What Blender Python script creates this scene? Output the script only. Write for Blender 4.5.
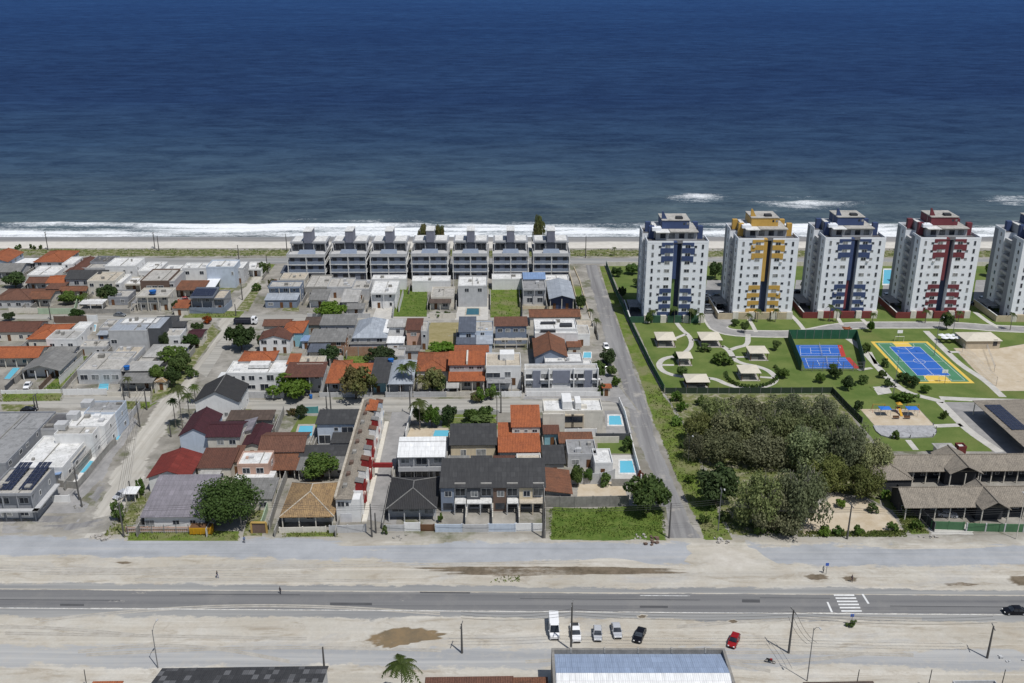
import bpy, math, random
import numpy as np
from mathutils import Vector, Matrix

for o in list(bpy.data.objects): bpy.data.objects.remove(o)
S = bpy.context.scene
COL = S.collection
R = math.radians

# ---------------------------------------------------------------- camera, sky, sun, exposure
FPX, CXP, CYP, CAMH, PITCH = 990.0, 512.0, 341.5, 120.0, R(20.9)
cam = bpy.data.cameras.new('camera'); cam_ob = bpy.data.objects.new('camera', cam); COL.objects.link(cam_ob)
cam.sensor_width = 36; cam.lens = FPX/1024*36; cam.clip_end = 30000; cam.clip_start = 1
cam_ob.location = (0, 0, CAMH); cam_ob.rotation_euler = (math.pi/2-PITCH, 0, 0)
S.camera = cam_ob
SUN_EL, SUN_AZ = R(63), R(140)        # azimuth clockwise from +Y (the sea)
W = bpy.data.worlds.new('World'); S.world = W; W.use_nodes = True
bg = W.node_tree.nodes['Background']; sky = W.node_tree.nodes.new('ShaderNodeTexSky')
sky.sky_type = 'NISHITA'; sky.sun_disc = False; sky.sun_elevation = SUN_EL; sky.sun_rotation = SUN_AZ
sky.air_density = 1.0; sky.dust_density = 1.0
W.node_tree.links.new(sky.outputs[0], bg.inputs[0]); bg.inputs[1].default_value = 0.086
sl = bpy.data.lights.new('sun', 'SUN'); sl.energy = 4.15; sl.angle = R(0.53); sl.color = (1, .982, .95)
sun = bpy.data.objects.new('sun', sl); COL.objects.link(sun)
SV = Vector((math.cos(SUN_EL)*math.sin(SUN_AZ), math.cos(SUN_EL)*math.cos(SUN_AZ), math.sin(SUN_EL)))
sun.rotation_euler = SV.to_track_quat('Z', 'Y').to_euler(); sun.location = SV*300
vs = S.view_settings; vs.view_transform = 'Standard'; vs.look = 'None'; vs.exposure = -0.12; vs.gamma = 1; vs.use_curve_mapping = False

# ---------------------------------------------------------------- survey: photo point -> ground point
ST, CT = math.sin(PITCH), math.cos(PITCH)
def G(px, py, z=0.0):
    u = (px-CXP)/FPX; v = (py-CYP)/FPX
    t = (CAMH-z)/(ST+v*CT)
    return Vector((u*t, (CT-v*ST)*t, z))
def z_at(Y, py):                       # height seen at row py at distance Y
    v = (py-CYP)/FPX
    return CAMH-Y*(ST+v*CT)/(CT-v*ST)
ROT = R(1.2)

# ---------------------------------------------------------------- mesh helpers
class MB:
    def __init__(s): s.v = []; s.f = []
    def add(s, vs_, fs):
        n = len(s.v); s.v += [tuple(p) for p in vs_]; s.f += [tuple(i+n for i in f) for f in fs]; return s
    def box(s, x0, x1, y0, y1, z0, z1):
        return s.add([(x0,y0,z0),(x1,y0,z0),(x1,y1,z0),(x0,y1,z0),(x0,y0,z1),(x1,y0,z1),(x1,y1,z1),(x0,y1,z1)],
              [(0,3,2,1),(4,5,6,7),(0,1,5,4),(1,2,6,5),(2,3,7,6),(3,0,4,7)])
    def prism(s, poly, z0, z1):        # poly: ccw xy list
        n = len(poly)
        return s.add([(x,y,z0) for x,y in poly]+[(x,y,z1) for x,y in poly],
              [tuple(range(n-1,-1,-1)), tuple(range(n,2*n))]+[(i,(i+1)%n,n+(i+1)%n,n+i) for i in range(n)])
    def extr_y(s, prof, y0, y1):       # profile in xz, ccw seen from -y
        n = len(prof)
        return s.add([(x,y0,z) for x,z in prof]+[(x,y1,z) for x,z in prof],
              [tuple(range(n)), tuple(range(2*n-1,n-1,-1))]+[(i,n+i,n+(i+1)%n,(i+1)%n) for i in range(n)])
    def extr_x(s, prof, x0, x1):       # profile in yz, ccw seen from +x
        n = len(prof)
        return s.add([(x1,y,z) for y,z in prof]+[(x0,y,z) for y,z in prof],
              [tuple(range(n)), tuple(range(2*n-1,n-1,-1))]+[(i,n+i,n+(i+1)%n,(i+1)%n) for i in range(n)])
    def tube(s, pts, rads, n=6):
        pts = [Vector(p) for p in pts]; base = len(s.v); rings = []
        for i, p in enumerate(pts):
            d = (pts[min(i+1,len(pts)-1)]-pts[max(i-1,0)]).normalized()
            a = d.cross(Vector((0,0,1)) if abs(d.z) < .9 else Vector((1,0,0))).normalized(); b = d.cross(a)
            for k in range(n):
                t = 2*math.pi*k/n; s.v.append(tuple(p+(a*math.cos(t)+b*math.sin(t))*rads[i]))
        for i in range(len(pts)-1):
            for k in range(n):
                s.f.append((base+i*n+k, base+i*n+(k+1)%n, base+(i+1)*n+(k+1)%n, base+(i+1)*n+k))
        s.f.append(tuple(base+k for k in range(n-1,-1,-1))); s.f.append(tuple(base+(len(pts)-1)*n+k for k in range(n)))
        return s
    def slab(s, vs_, fs, t):           # top faces given thickness t downwards
        n = len(vs_); edges = {}
        for f in fs:
            for a, b in zip(f, f[1:]+f[:1]): edges[(a,b)] = 1
        side = [(b,a,a+n,b+n) for (a,b) in edges if (b,a) not in edges]
        return s.add(list(vs_)+[(x,y,z-t) for x,y,z in vs_], [tuple(f) for f in fs]+[tuple(i+n for i in reversed(f)) for f in fs]+side)
    def mesh(s, name, mat, smooth=False):
        m = bpy.data.meshes.new(name); m.from_pydata(s.v, [], s.f); m.update()
        if mat: m.materials.append(M(mat) if isinstance(mat, str) else mat)
        if smooth: m.polygons.foreach_set('use_smooth', [True]*len(m.polygons))
        return m
    def build(s, name, mat, parent=None, smooth=False, loc=None, rotz=0):
        return link(name, s.mesh(name, mat, smooth), parent, loc, rotz)
def link(name, mesh, parent=None, loc=None, rotz=0):
    o = bpy.data.objects.new(name, mesh); COL.objects.link(o)
    if parent: o.parent = parent
    if loc is not None: o.location = loc
    if rotz: o.rotation_euler = (0,0,rotz)
    return o
def tag(o, label=None, cat=None, group=None, kind=None):
    if label: o['label'] = label
    if cat: o['category'] = cat
    if group: o['group'] = group
    if kind: o['kind'] = kind
    return o
def thing(name, label, cat, loc=(0,0,0), rotz=0, group=None):
    return tag(link(name, None, None, loc, rotz), label, cat, group)
def copy_tree(o, parent=None):
    c = o.copy(); COL.objects.link(c)
    if parent: c.parent = parent
    for ch in list(o.children): copy_tree(ch, c)
    return c

# ---------------------------------------------------------------- materials
MATS = {}
def M(name):
    if name not in MATS: MATS[name] = MAKERS[name](name) if name in MAKERS else flat(name, *PAL[name])
    return MATS[name]
class NT:
    def __init__(s, name):
        s.m = bpy.data.materials.new(name); s.m.use_nodes = True; s.t = s.m.node_tree; s.b = s.t.nodes['Principled BSDF']
        s.b.inputs['Specular IOR Level'].default_value = .25
    def n(s, typ, **kw):
        d = s.t.nodes.new('ShaderNode'+typ)
        for k, v in kw.items(): setattr(d, k, v)
        return d
    def l(s, a, b): s.t.links.new(a, b)
    def set(s, sock, v):
        if hasattr(v, 'is_linked'): s.l(v, sock)
        elif isinstance(v, (tuple, list)): sock.default_value = tuple(v)+((1,) if len(v) == 3 and len(sock.default_value) == 4 else ())
        else: sock.default_value = v
    def math(s, op, a, b=0, c=0, clamp=False):
        d = s.n('Math', operation=op, use_clamp=clamp); s.set(d.inputs[0], a); s.set(d.inputs[1], b); s.set(d.inputs[2], c); return d.outputs[0]
    def mix(s, f, a, b, typ='MIX'):
        d = s.n('Mix', data_type='RGBA', blend_type=typ); s.set(d.inputs[0], f); s.set(d.inputs[6], a); s.set(d.inputs[7], b); return d.outputs[2]
    def coord(s, w='Object'): return s.n('TexCoord').outputs[w]
    def mapping(s, vec, sc, loc=(0,0,0)):
        d = s.n('Mapping'); s.l(vec, d.inputs[0]); d.inputs['Scale'].default_value = sc; s.set(d.inputs['Location'], loc); return d.outputs[0]
    def noise(s, vec, scale=1, det=4, rough=.55, dist=0):
        d = s.n('TexNoise'); s.l(vec, d.inputs['Vector']); d.inputs['Scale'].default_value = scale; d.inputs['Detail'].default_value = det
        d.inputs['Roughness'].default_value = rough; d.inputs['Distortion'].default_value = dist; return d.outputs[0]
    def ramp(s, f, a, b, lo=0, hi=1):
        d = s.n('MapRange', clamp=True); s.set(d.inputs[0], f); d.inputs[1].default_value = a; d.inputs[2].default_value = b
        d.inputs[3].default_value = lo; d.inputs[4].default_value = hi; return d.outputs[0]
    def col(s, c): s.set(s.b.inputs['Base Color'], c)
    def rough(s, v): s.set(s.b.inputs['Roughness'], v)
    def bump(s, h, st=.3, d=.1):
        b = s.n('Bump'); b.inputs['Strength'].default_value = st; b.inputs['Distance'].default_value = d; s.l(h, b.inputs['Height']); s.l(b.outputs[0], s.b.inputs['Normal'])
def rndvec(t, vec):                    # shift texture per object
    oi = t.n('ObjectInfo'); k = t.math('MULTIPLY', oi.outputs['Random'], 97.0)
    c = t.n('CombineXYZ'); t.l(k, c.inputs[0]); t.l(k, c.inputs[1]); a = t.n('VectorMath', operation='ADD'); t.l(vec, a.inputs[0]); t.l(c.outputs[0], a.inputs[1]); return a.outputs[0]
def flat(name, c, rough=.6, wear=.18, metal=0, scale=.6):
    t = NT(name); v = rndvec(t, t.coord())
    f = t.ramp(t.noise(v, scale, 5, .65), .3, .75)
    c2 = tuple(x*(1-wear) for x in c); cc = t.mix(f, c2, c)
    if wear >= .12 and scale > .5: cc = t.mix(t.ramp(t.noise(t.mapping(v, (1.3,1.3,.12)), 1, 5, .7), .5, .72, 0, wear*1.6), cc, tuple(x*.5 for x in c)); cc = t.mix(t.ramp(t.noise(v, .22, 6, .75), .54, .7, 0, wear*1.5), cc, tuple(x*.55 for x in c))
    t.col(cc); t.rough(rough); t.b.inputs['Metallic'].default_value = metal
    return t.m
PAL = {
 'white': ((.74,.735,.72), .7, .16), 'offwhite': ((.66,.62,.54), .75, .2), 'cream': ((.62,.53,.38), .75, .2), 'beige': ((.52,.44,.33), .8, .22),
 'palegrey': ((.50,.50,.50), .8, .22), 'grey': ((.30,.31,.33), .8, .22), 'bluegrey': ((.22,.26,.33), .75, .2), 'paleblue': ((.50,.56,.64), .75, .18),
 'darkgrey': ((.10,.105,.115), .8, .25), 'slate': ((.13,.145,.18), .7, .2), 'concrete': ((.36,.345,.315), .9, .35), 'rawwall': ((.30,.285,.26), .95, .45),
 'cyanwall': ((.25,.45,.52), .8, .2), 'teal': ((.10,.30,.30), .8, .2), 'greenwall': ((.40,.50,.36), .8, .2), 'lilac': ((.34,.30,.36), .8, .25), 'navy': ((.05,.065,.12), .7, .2),
 'brownwall': ((.17,.115,.09), .8, .25), 'rusty': ((.25,.10,.05), .8, .4), 'redpaint': ((.28,.03,.03), .6, .25), 'wood': ((.16,.085,.045), .7, .35), 'pinkwall': ((.55,.36,.28), .8, .2),
 'towerwhite': ((.77,.79,.82), .7, .10), 'towergrey': ((.30,.31,.34), .75, .12), 'tblue': ((.05,.075,.165), .6, .15), 'tyellow': ((.52,.32,.08), .6, .15), 'tred': ((.165,.042,.052), .6, .15),
 'tgreen': ((.04,.10,.06), .7, .2), 'tgreenlight': ((.14,.22,.07), .7, .2), 'lowred': ((.19,.045,.042), .7, .2), 'lowbeige': ((.50,.42,.29), .8, .2),
 'frame': ((.65,.65,.64), .5, .08), 'darkframe': ((.05,.05,.055), .5, .1), 'doorwood': ((.16,.075,.035), .6, .25), 'gatewhite': ((.62,.62,.63), .6, .15), 'gategrey': ((.25,.26,.28), .55, .2),
 'metalpole': ((.20,.20,.20), .6, .2), 'concpole': ((.11,.105,.10), .9, .2), 'trunk': ((.13,.10,.075), .95, .4), 'palmtrunk': ((.25,.22,.18), .95, .3), 'yellowpaint': ((.62,.33,.02), .6, .25),
 'bluetank': ((.02,.12,.38), .5, .1), 'bluetarp': ((.02,.14,.50), .5, .2), 'rubber': ((.02,.02,.02), .9, .2), 'carwhite': ((.75,.75,.75), .25, .03), 'carsilver': ((.42,.43,.45), .3, .05),
 'carblack': ((.008,.008,.011), .2, .05), 'carred': ((.26,.012,.015), .25, .05), 'cargrey': ((.16,.17,.18), .3, .05), 'rim': ((.35,.35,.36), .35, .1), 'lampwhite': ((.8,.8,.78), .3, .02), 'lampred': ((.35,.01,.01), .3, .05),
 'skin': ((.30,.16,.10), .6, .1), 'hair': ((.02,.014,.01), .7, .1), 'clothdark': ((.03,.032,.05), .9, .2), 'clothblue': ((.06,.13,.30), .9, .2), 'clothlight': ((.55,.55,.52), .9, .15), 'clothred': ((.35,.05,.05), .9, .2),
 'canvas': ((.60,.55,.45), .8, .12), 'tarpwhite': ((.72,.73,.75), .6, .12), 'paintwhite': ((.78,.78,.76), .7, .25), 'signblue': ((.05,.12,.45), .5, .1), 'greentarp': ((.03,.12,.07), .85, .25),
 'courtred': ((.42,.05,.04), .8, .15), 'parasolblue': ((.03,.16,.55), .6, .1), 'stone': ((.45,.42,.38), .9, .3), 'cable': ((.03,.03,.03), .7, .1), 'shed_dark': ((.05,.052,.058), .8, .3),
}
def glass(name):
    t = NT(name); v = rndvec(t, t.coord()); f = t.noise(v, .5, 2)
    t.col(t.mix(t.ramp(f, .35, .65), (.012,.016,.024), (.05,.058,.07))); t.rough(.12); t.b.inputs['Specular IOR Level'].default_value = .4; return t.m
def solar(name):
    t = NT(name); v = t.coord(); br = t.n('TexBrick'); t.l(v, br.inputs['Vector']); br.offset = 0
    br.inputs['Color1'].default_value = (.010,.014,.035,1); br.inputs['Color2'].default_value = (.014,.018,.045,1); br.inputs['Mortar'].default_value = (.12,.13,.15,1)
    br.inputs['Scale'].default_value = 1; br.inputs['Brick Width'].default_value = .5; br.inputs['Row Height'].default_value = .5; br.inputs['Mortar Size'].default_value = .02
    t.col(br.outputs[0]); t.rough(.3); return t.m
def poolw(name):
    t = NT(name); v = t.coord(); t.col((.12,.42,.55)); t.rough(.08); t.bump(t.noise(v, 1.5, 2), .15, .1); t.b.inputs['Specular IOR Level'].default_value = .2; return t.m
def pooldark(name):
    t = NT(name); t.col((.015,.10,.14)); t.rough(.08); return t.m
def tile(name, c, c2, axis=0, streak=.5):
    t = NT(name); v0 = t.coord(); v = rndvec(t, v0)
    sep = t.n('SeparateXYZ'); t.l(v0, sep.inputs[0])
    run = sep.outputs[axis]
    w = t.math('SINE', t.math('MULTIPLY', run, 2*math.pi/.42))
    col = t.mix(t.ramp(t.noise(v, .45, 6, .7), .3, .72), c, c2)
    sc = (.25,1.6,1) if axis == 1 else (1.6,.25,1)
    st = t.ramp(t.noise(t.mapping(v, sc), 1.0, 4, .6), .45, .75, 0, streak)
    col = t.mix(st, col, tuple(x*.45 for x in c2))
    pa = t.ramp(t.noise(v, 3.2, 2, .5), .45, .62, 0, .35); col = t.mix(pa, col, tuple(min(1, x*1.5) for x in c))
    col = t.mix(t.ramp(w, -1, -.2, .35, 0), col, tuple(x*.35 for x in c))
    t.col(col); t.rough(.85); t.bump(w, .5, .06); return t.m
def fibro(name, c, c2, axis=0, pitch=1.05, patch=.18):
    t = NT(name); v0 = t.coord(); v = rndvec(t, v0); sep = t.n('SeparateXYZ'); t.l(v0, sep.inputs[0])
    run, along = sep.outputs[axis], sep.outputs[1-axis]
    seam = t.math('LESS_THAN', t.math('FRACT', t.math('DIVIDE', run, pitch)), .07)
    row = t.math('LESS_THAN', t.math('FRACT', t.math('DIVIDE', along, 1.75)), .06)
    col = t.mix(t.ramp(t.noise(v, .35, 6, .7), .3, .72), c, c2)
    sc = (.2,1.8,1) if axis == 1 else (1.8,.2,1)
    col = t.mix(t.ramp(t.noise(t.mapping(v, sc), 1, 5, .65), .4, .75, 0, .5), col, tuple(x*.55 for x in c2))
    wn = t.n('TexWhiteNoise', noise_dimensions='2D'); cmb = t.n('CombineXYZ')
    t.l(t.math('FLOOR', t.math('DIVIDE', run, pitch)), cmb.inputs[0]); t.l(t.math('FLOOR', t.math('DIVIDE', along, 1.75)), cmb.inputs[1]); t.l(cmb.outputs[0], wn.inputs['Vector'])
    col = t.mix(t.ramp(wn.outputs[0], (.8 if patch < .3 else .6), .95, 0, patch), col, tuple(min(1,x*(1.6 if patch < .3 else 2.4)+.015) for x in c))
    col = t.mix(t.math('MULTIPLY', t.math('MAXIMUM', seam, row), .4), col, tuple(x*.5 for x in c2))
    w = t.math('SINE', t.math('MULTIPLY', run, 2*math.pi/.35)); t.bump(w, .35, .05)
    t.col(col); t.rough(.8); return t.m
def slabroof(name, c, c2):
    t = NT(name); v = rndvec(t, t.coord())
    col = t.mix(t.ramp(t.noise(v, .3, 6, .7), .32, .7), c, c2)
    col = t.mix(t.ramp(t.noise(v, .8, 6, .75, .8), .48, .68, 0, .7), col, tuple(x*.45 for x in c2)); col = t.mix(t.ramp(t.noise(t.mapping(v, (2.2,.18,1)), 1, 5, .7), .52, .70, 0, .4), col, tuple(x*.5 for x in c2))
    t.col(col); t.rough(.9); return t.m
def brick(name):
    t = NT(name); v = t.coord(); br = t.n('TexBrick'); mp = t.n('Mapping'); mp.inputs['Rotation'].default_value = (R(90),0,0); t.l(v, mp.inputs[0]); t.l(mp.outputs[0], br.inputs['Vector'])
    br.inputs['Color1'].default_value = (.34,.16,.085,1); br.inputs['Color2'].default_value = (.26,.12,.065,1); br.inputs['Mortar'].default_value = (.3,.27,.23,1); br.inputs['Scale'].default_value = 1; br.inputs['Brick Width'].default_value = .4; br.inputs['Row Height'].default_value = .22
    t.col(t.mix(t.ramp(t.noise(v, .8, 4), .4, .7, 0, .5), br.outputs[0], (.36,.27,.2))); t.rough(.95); return t.m
def leaf(name, a, b, c, trans=.38):
    g = 1.8 if name in ('leaf_grey','leaf_woodmid','leaf_lush') else 1.5 if name not in ('leaf_palm','leaf_grass') else 1.0 if name == 'leaf_palm' else 1.35; a, b, c = (tuple(min(.6, x*g) for x in q) for q in (a,b,c))
    t = NT(name); g = t.n('NewGeometry'); v = t.coord()
    col = t.mix(g.outputs['Random Per Island'], a, b)
    oi = t.n('ObjectInfo')
    col = t.mix(t.ramp(t.noise(rndvec(t, v), .28, 3), .42, .66), col, c)
    hs = t.n('HueSaturation'); t.l(col, hs.inputs['Color']); wd = name in ('leaf_grey','leaf_woodmid'); t.l(t.ramp(oi.outputs['Random'], 0, 1, .62 if wd else .75, 1.4 if wd else 1.25), hs.inputs['Value']); t.l(t.ramp(t.math('FRACT', t.math('MULTIPLY', oi.outputs['Random'], 7.3)), 0, 1, .492, .526 if wd else .515), hs.inputs['Hue']); t.l(t.ramp(t.math('FRACT', t.math('MULTIPLY', oi.outputs['Random'], 3.7)), 0, 1, .75 if wd else .9, 1.3 if wd else 1.1), hs.inputs['Saturation'])
    t.l(hs.outputs[0], t.b.inputs['Base Color']); t.rough(.65)
    tr = t.n('BsdfTranslucent'); t.l(hs.outputs[0], tr.inputs[0]); mx = t.n('MixShader'); mx.inputs[0].default_value = trans
    t.l(t.b.outputs[0], mx.inputs[1]); t.l(tr.outputs[0], mx.inputs[2]); t.l(mx.outputs[0], t.t.nodes['Material Output'].inputs[0]); return t.m

# ---- ground colours: one world-space soil recipe shared by every ragged sheet
def soil(t, v):
    sep = t.n('SeparateXYZ'); t.l(v, sep.inputs[0])
    big = t.noise(v, .025, 5, .6); mid = t.noise(v, .16, 6, .65); fine = t.noise(v, 1.3, 4, .7)
    tracks = t.noise(t.mapping(v, (.012,.55,1)), 1, 5, .6, .6)
    sand = t.mix(t.ramp(big, .38, .62), (.43,.395,.33), (.53,.505,.45))
    sand = t.mix(t.ramp(mid, .42, .72, 0, .6), sand, (.40,.34,.26))
    sand = t.mix(t.ramp(tracks, .5, .7, 0, .5), sand, (.36,.335,.295))
    sand = t.mix(t.ramp(tracks, .36, .46, .45, 0), sand, (.62,.585,.52))
    clods = t.noise(t.mapping(v, (.10,.35,1)), 1, 7, .75, .8); sand = t.mix(t.ramp(clods, .52, .66, 0, .75), sand, (.30,.255,.195))
    sand = t.mix(t.ramp(t.noise(t.mapping(v, (.05,.16,1)), 1, 6, .7, .5), .55, .66, 0, .6), sand, (.38,.375,.365))
    town = t.mix(t.ramp(mid, .38, .62), (.20,.19,.17), (.36,.34,.305))
    town = t.mix(t.ramp(big, .48, .62, 0, .6), town, (.17,.155,.125))
    town = t.mix(t.ramp(t.noise(v, .07, 6, .7), .54, .62, 0, .8), town, (.09,.10,.045))
    ywob = t.math('ADD', sep.outputs[1], t.math('MULTIPLY', t.math('SUBTRACT', mid, .5), 14))
    k = t.ramp(ywob, G(512,548).y, G(512,531).y)
    col = t.mix(k, sand, town)
    col = t.mix(t.ramp(fine, .3, .7, .22, 0), col, (.22,.20,.165))
    return col, fine, mid
def ragged(name, fn, rough=.95, contrast=6, nscale=.35):
    def mk(nm):
        t = NT(nm); v = t.coord(); base, fine, mid = soil(t, v); top = fn(t, v)
        at = t.n('Attribute', attribute_name='blend'); n = t.math('ADD', t.math('MULTIPLY', t.noise(t.mapping(v, (.4,1,1)), nscale*.28, 4, .6), .6), t.math('MULTIPLY', t.noise(t.mapping(v, (.5,1,1)), nscale*2, 6, .75), .4))
        k = t.math('SUBTRACT', at.outputs['Fac'], t.ramp(n, .36, .64, .04, .93))
        k = t.math('MULTIPLY', k, contrast, clamp=True); 
        t.col(t.mix(k, base, top)); t.rough(rough); t.bump(t.noise(v, 2.5, 4, .7), .35, .08); t.b.inputs['Specular IOR Level'].default_value = .1; return t.m
    MAKERS[name] = mk
def g_gravel(t, v):
    tr = t.noise(t.mapping(v, (.01,.5,1)), 1, 5, .6, .4)
    c = t.mix(t.ramp(t.noise(v, .12, 5, .65), .35, .65), (.285,.294,.306), (.365,.374,.388))
    c = t.mix(t.ramp(tr, .52, .68, 0, .6), c, (.43,.415,.39)); c = t.mix(t.ramp(tr, .34, .45, .5, 0), c, (.23,.238,.25))
    return t.mix(t.ramp(t.noise(v, 2.2, 3, .7), .55, .75, 0, .35), c, (.24,.24,.24))
def g_gravel2(t, v):
    tr = t.noise(t.mapping(v, (.012,.4,1)), 1, 5, .6, .8)
    c = t.mix(t.ramp(tr, .4, .62), (.30,.303,.305), (.40,.395,.38))
    return t.mix(t.ramp(t.noise(v, .5, 5, .7), .5, .72, 0, .5), c, (.42,.39,.34))
def g_asphalt(t, v):
    a, b = G(0,598.5), G(1024,605.2); sep = t.n('SeparateXYZ'); t.l(v, sep.inputs[0]); sl_ = (b.y-a.y)/(b.x-a.x); lat = t.math('SUBTRACT', sep.outputs[1], t.math('ADD', a.y-sl_*a.x, t.math('MULTIPLY', sep.outputs[0], sl_)))
    lane = t.ramp(t.math('COSINE', t.math('MULTIPLY', lat, 2*math.pi/3.4)), -1, 1, 0, .45)
    tr = t.noise(t.mapping(v, (.006,.7,1)), 1, 4, .6)
    c = t.mix(t.ramp(tr, .38, .62), (.125,.125,.13), (.185,.183,.18)); c = t.mix(lane, c, (.235,.23,.225))
    c = t.mix(t.ramp(t.noise(v, .09, 5, .7), .5, .7, 0, .55), c, (.24,.23,.215))
    return t.mix(t.ramp(t.noise(v, 3.5, 3, .7), .55, .75, 0, .3), c, (.08,.08,.08))
def g_shoulder(t, v):
    c = t.mix(t.ramp(t.noise(t.mapping(v, (.02,.5,1)), 1, 5, .6), .4, .65), (.225,.225,.222), (.31,.305,.29)); return c
def g_street(t, v):                    # worn grey street asphalt
    tr = t.noise(t.mapping(v, (.5,.02,1)), 1, 5, .6, .3)
    c = t.mix(t.ramp(tr, .38, .62), (.165,.16,.16), (.25,.245,.24))
    c = t.mix(t.ramp(t.noise(v, .18, 6, .7), .56, .66, 0, .7), c, (.38,.355,.315))
    return t.mix(t.ramp(t.noise(v, 2.5, 3, .7), .55, .75, 0, .3), c, (.13,.13,.13))
def g_sandstreet(t, v):
    tr = t.noise(t.mapping(v, (.55,.018,1)), 1, 5, .6, .3)
    c = t.mix(t.ramp(tr, .38, .62), (.34,.32,.28), (.47,.445,.395))
    return t.mix(t.ramp(t.noise(v, .25, 6, .7), .52, .7, 0, .6), c, (.34,.31,.26))
def g_cross(t, v):
    tr = t.noise(t.mapping(v, (.018,.55,1)), 1, 5, .6, .3)
    c = t.mix(t.ramp(tr, .38, .62), (.27,.26,.235), (.40,.38,.34))
    return t.mix(t.ramp(t.noise(v, .2, 6, .7), .55, .68, 0, .5), c, (.27,.25,.21))
def g_mud(t, v): return t.mix(t.ramp(t.noise(v, .35, 6, .7), .35, .65), (.10,.08,.055), (.20,.16,.115))
def g_wet(t, v): return t.mix(t.ramp(t.noise(v, .35, 6, .7), .4, .65), (.215,.155,.09), (.15,.12,.08))
def g_grass(t, v):
    c = t.mix(t.ramp(t.noise(v, .5, 6, .7), .32, .68), (.075,.12,.02), (.15,.19,.042))
    c = t.mix(t.ramp(t.noise(v, .14, 6, .7), .46, .60, 0, .75), c, (.20,.185,.10)); return t.mix(t.ramp(t.noise(v, 2.2, 3, .8), .5, .7, 0, .5), c, (.055,.08,.018))
def g_lawn(t, v):
    c = t.mix(t.ramp(t.noise(v, .12, 5, .6), .35, .65), (.085,.130,.032), (.14,.175,.052))
    c = t.mix(t.ramp(t.noise(v, .045, 4, .6), .55, .7, 0, .5), c, (.165,.165,.06)); return t.mix(t.ramp(t.noise(v, 1.7, 4, .8), .5, .75, 0, .4), c, (.05,.085,.018))
def g_dry(t, v): return t.mix(t.ramp(t.noise(v, .3, 6, .7), .35, .65), (.22,.19,.085), (.30,.255,.14))
def g_scrub(t, v):
    c = t.mix(t.ramp(t.noise(v, .2, 6, .7), .35, .65), (.075,.10,.025), (.15,.155,.06)); return t.mix(t.ramp(t.noise(v, .5, 6, .7), .48, .62, 0, .8), c, (.33,.295,.225))
def g_paving(t, v): return t.mix(t.ramp(t.noise(v, .4, 6, .7), .35, .65), (.40,.385,.355), (.52,.50,.46))
def g_lotasph(t, v): return t.mix(t.ramp(t.noise(v, .25, 6, .7), .35, .65), (.22,.215,.21), (.32,.31,.30))
def g_track(t, v): return t.mix(t.ramp(t.noise(v, .5, 5, .7), .35, .65), (.31,.285,.245), (.42,.395,.35))
def g_lush(t, v):
    c = t.mix(t.ramp(t.noise(v, .5, 6, .7), .35, .65), (.06,.105,.018), (.125,.165,.038)); return t.mix(t.ramp(t.noise(v, .3, 6, .7), .55, .68, 0, .6), c, (.17,.165,.075))
def g_drift(t, v): return t.mix(t.ramp(t.noise(v, .4, 6, .7), .35, .65), (.43,.395,.34), (.53,.50,.445))
def g_patch(t, v): return t.mix(t.ramp(t.noise(v, .4, 6, .7), .35, .65), (.085,.085,.088), (.13,.13,.13))
def g_dirt(t, v): return t.mix(t.ramp(t.noise(v, .25, 6, .7), .35, .65), (.42,.34,.235), (.52,.45,.35))
def glasspale(name):
    t = NT(name); v = rndvec(t, t.coord()); t.col(t.mix(t.ramp(t.noise(v, .6, 2), .35, .65), (.10,.11,.12), (.30,.30,.29))); t.rough(.15); return t.m
MAKERS = {'glasspale': glasspale, 'tarpatch': lambda n: flat(n, (.095,.095,.098), .9, .25, 0, .3), 'glass': glass, 'solar': solar, 'pool': poolw, 'pooldark': pooldark, 'brick': brick}
for nm, fn, kw in [('gravel',g_gravel,{}),('gravelpale',g_gravel2,{}),('asphalt',g_asphalt,{}),('shoulder',g_shoulder,{}),('street',g_street,{}),('sandstreet',g_sandstreet,{}),('cross',g_cross,{}),('mud',g_mud,dict(contrast=2.2)),('wet',g_wet,dict(contrast=2.2)),
      ('grass',g_grass,{}),('lawn',g_lawn,dict(contrast=14)),('dry',g_dry,{}),('scrub',g_scrub,{}),('paving',g_paving,dict(contrast=30)),('lotasph',g_lotasph,dict(contrast=20)),('dirt',g_dirt,{}),('track',g_track,{}),('lush',g_lush,{}),('drift',g_drift,dict(contrast=1.7)),('patch',g_patch,{})]:
    ragged('g_'+nm, fn, **kw)
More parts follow.
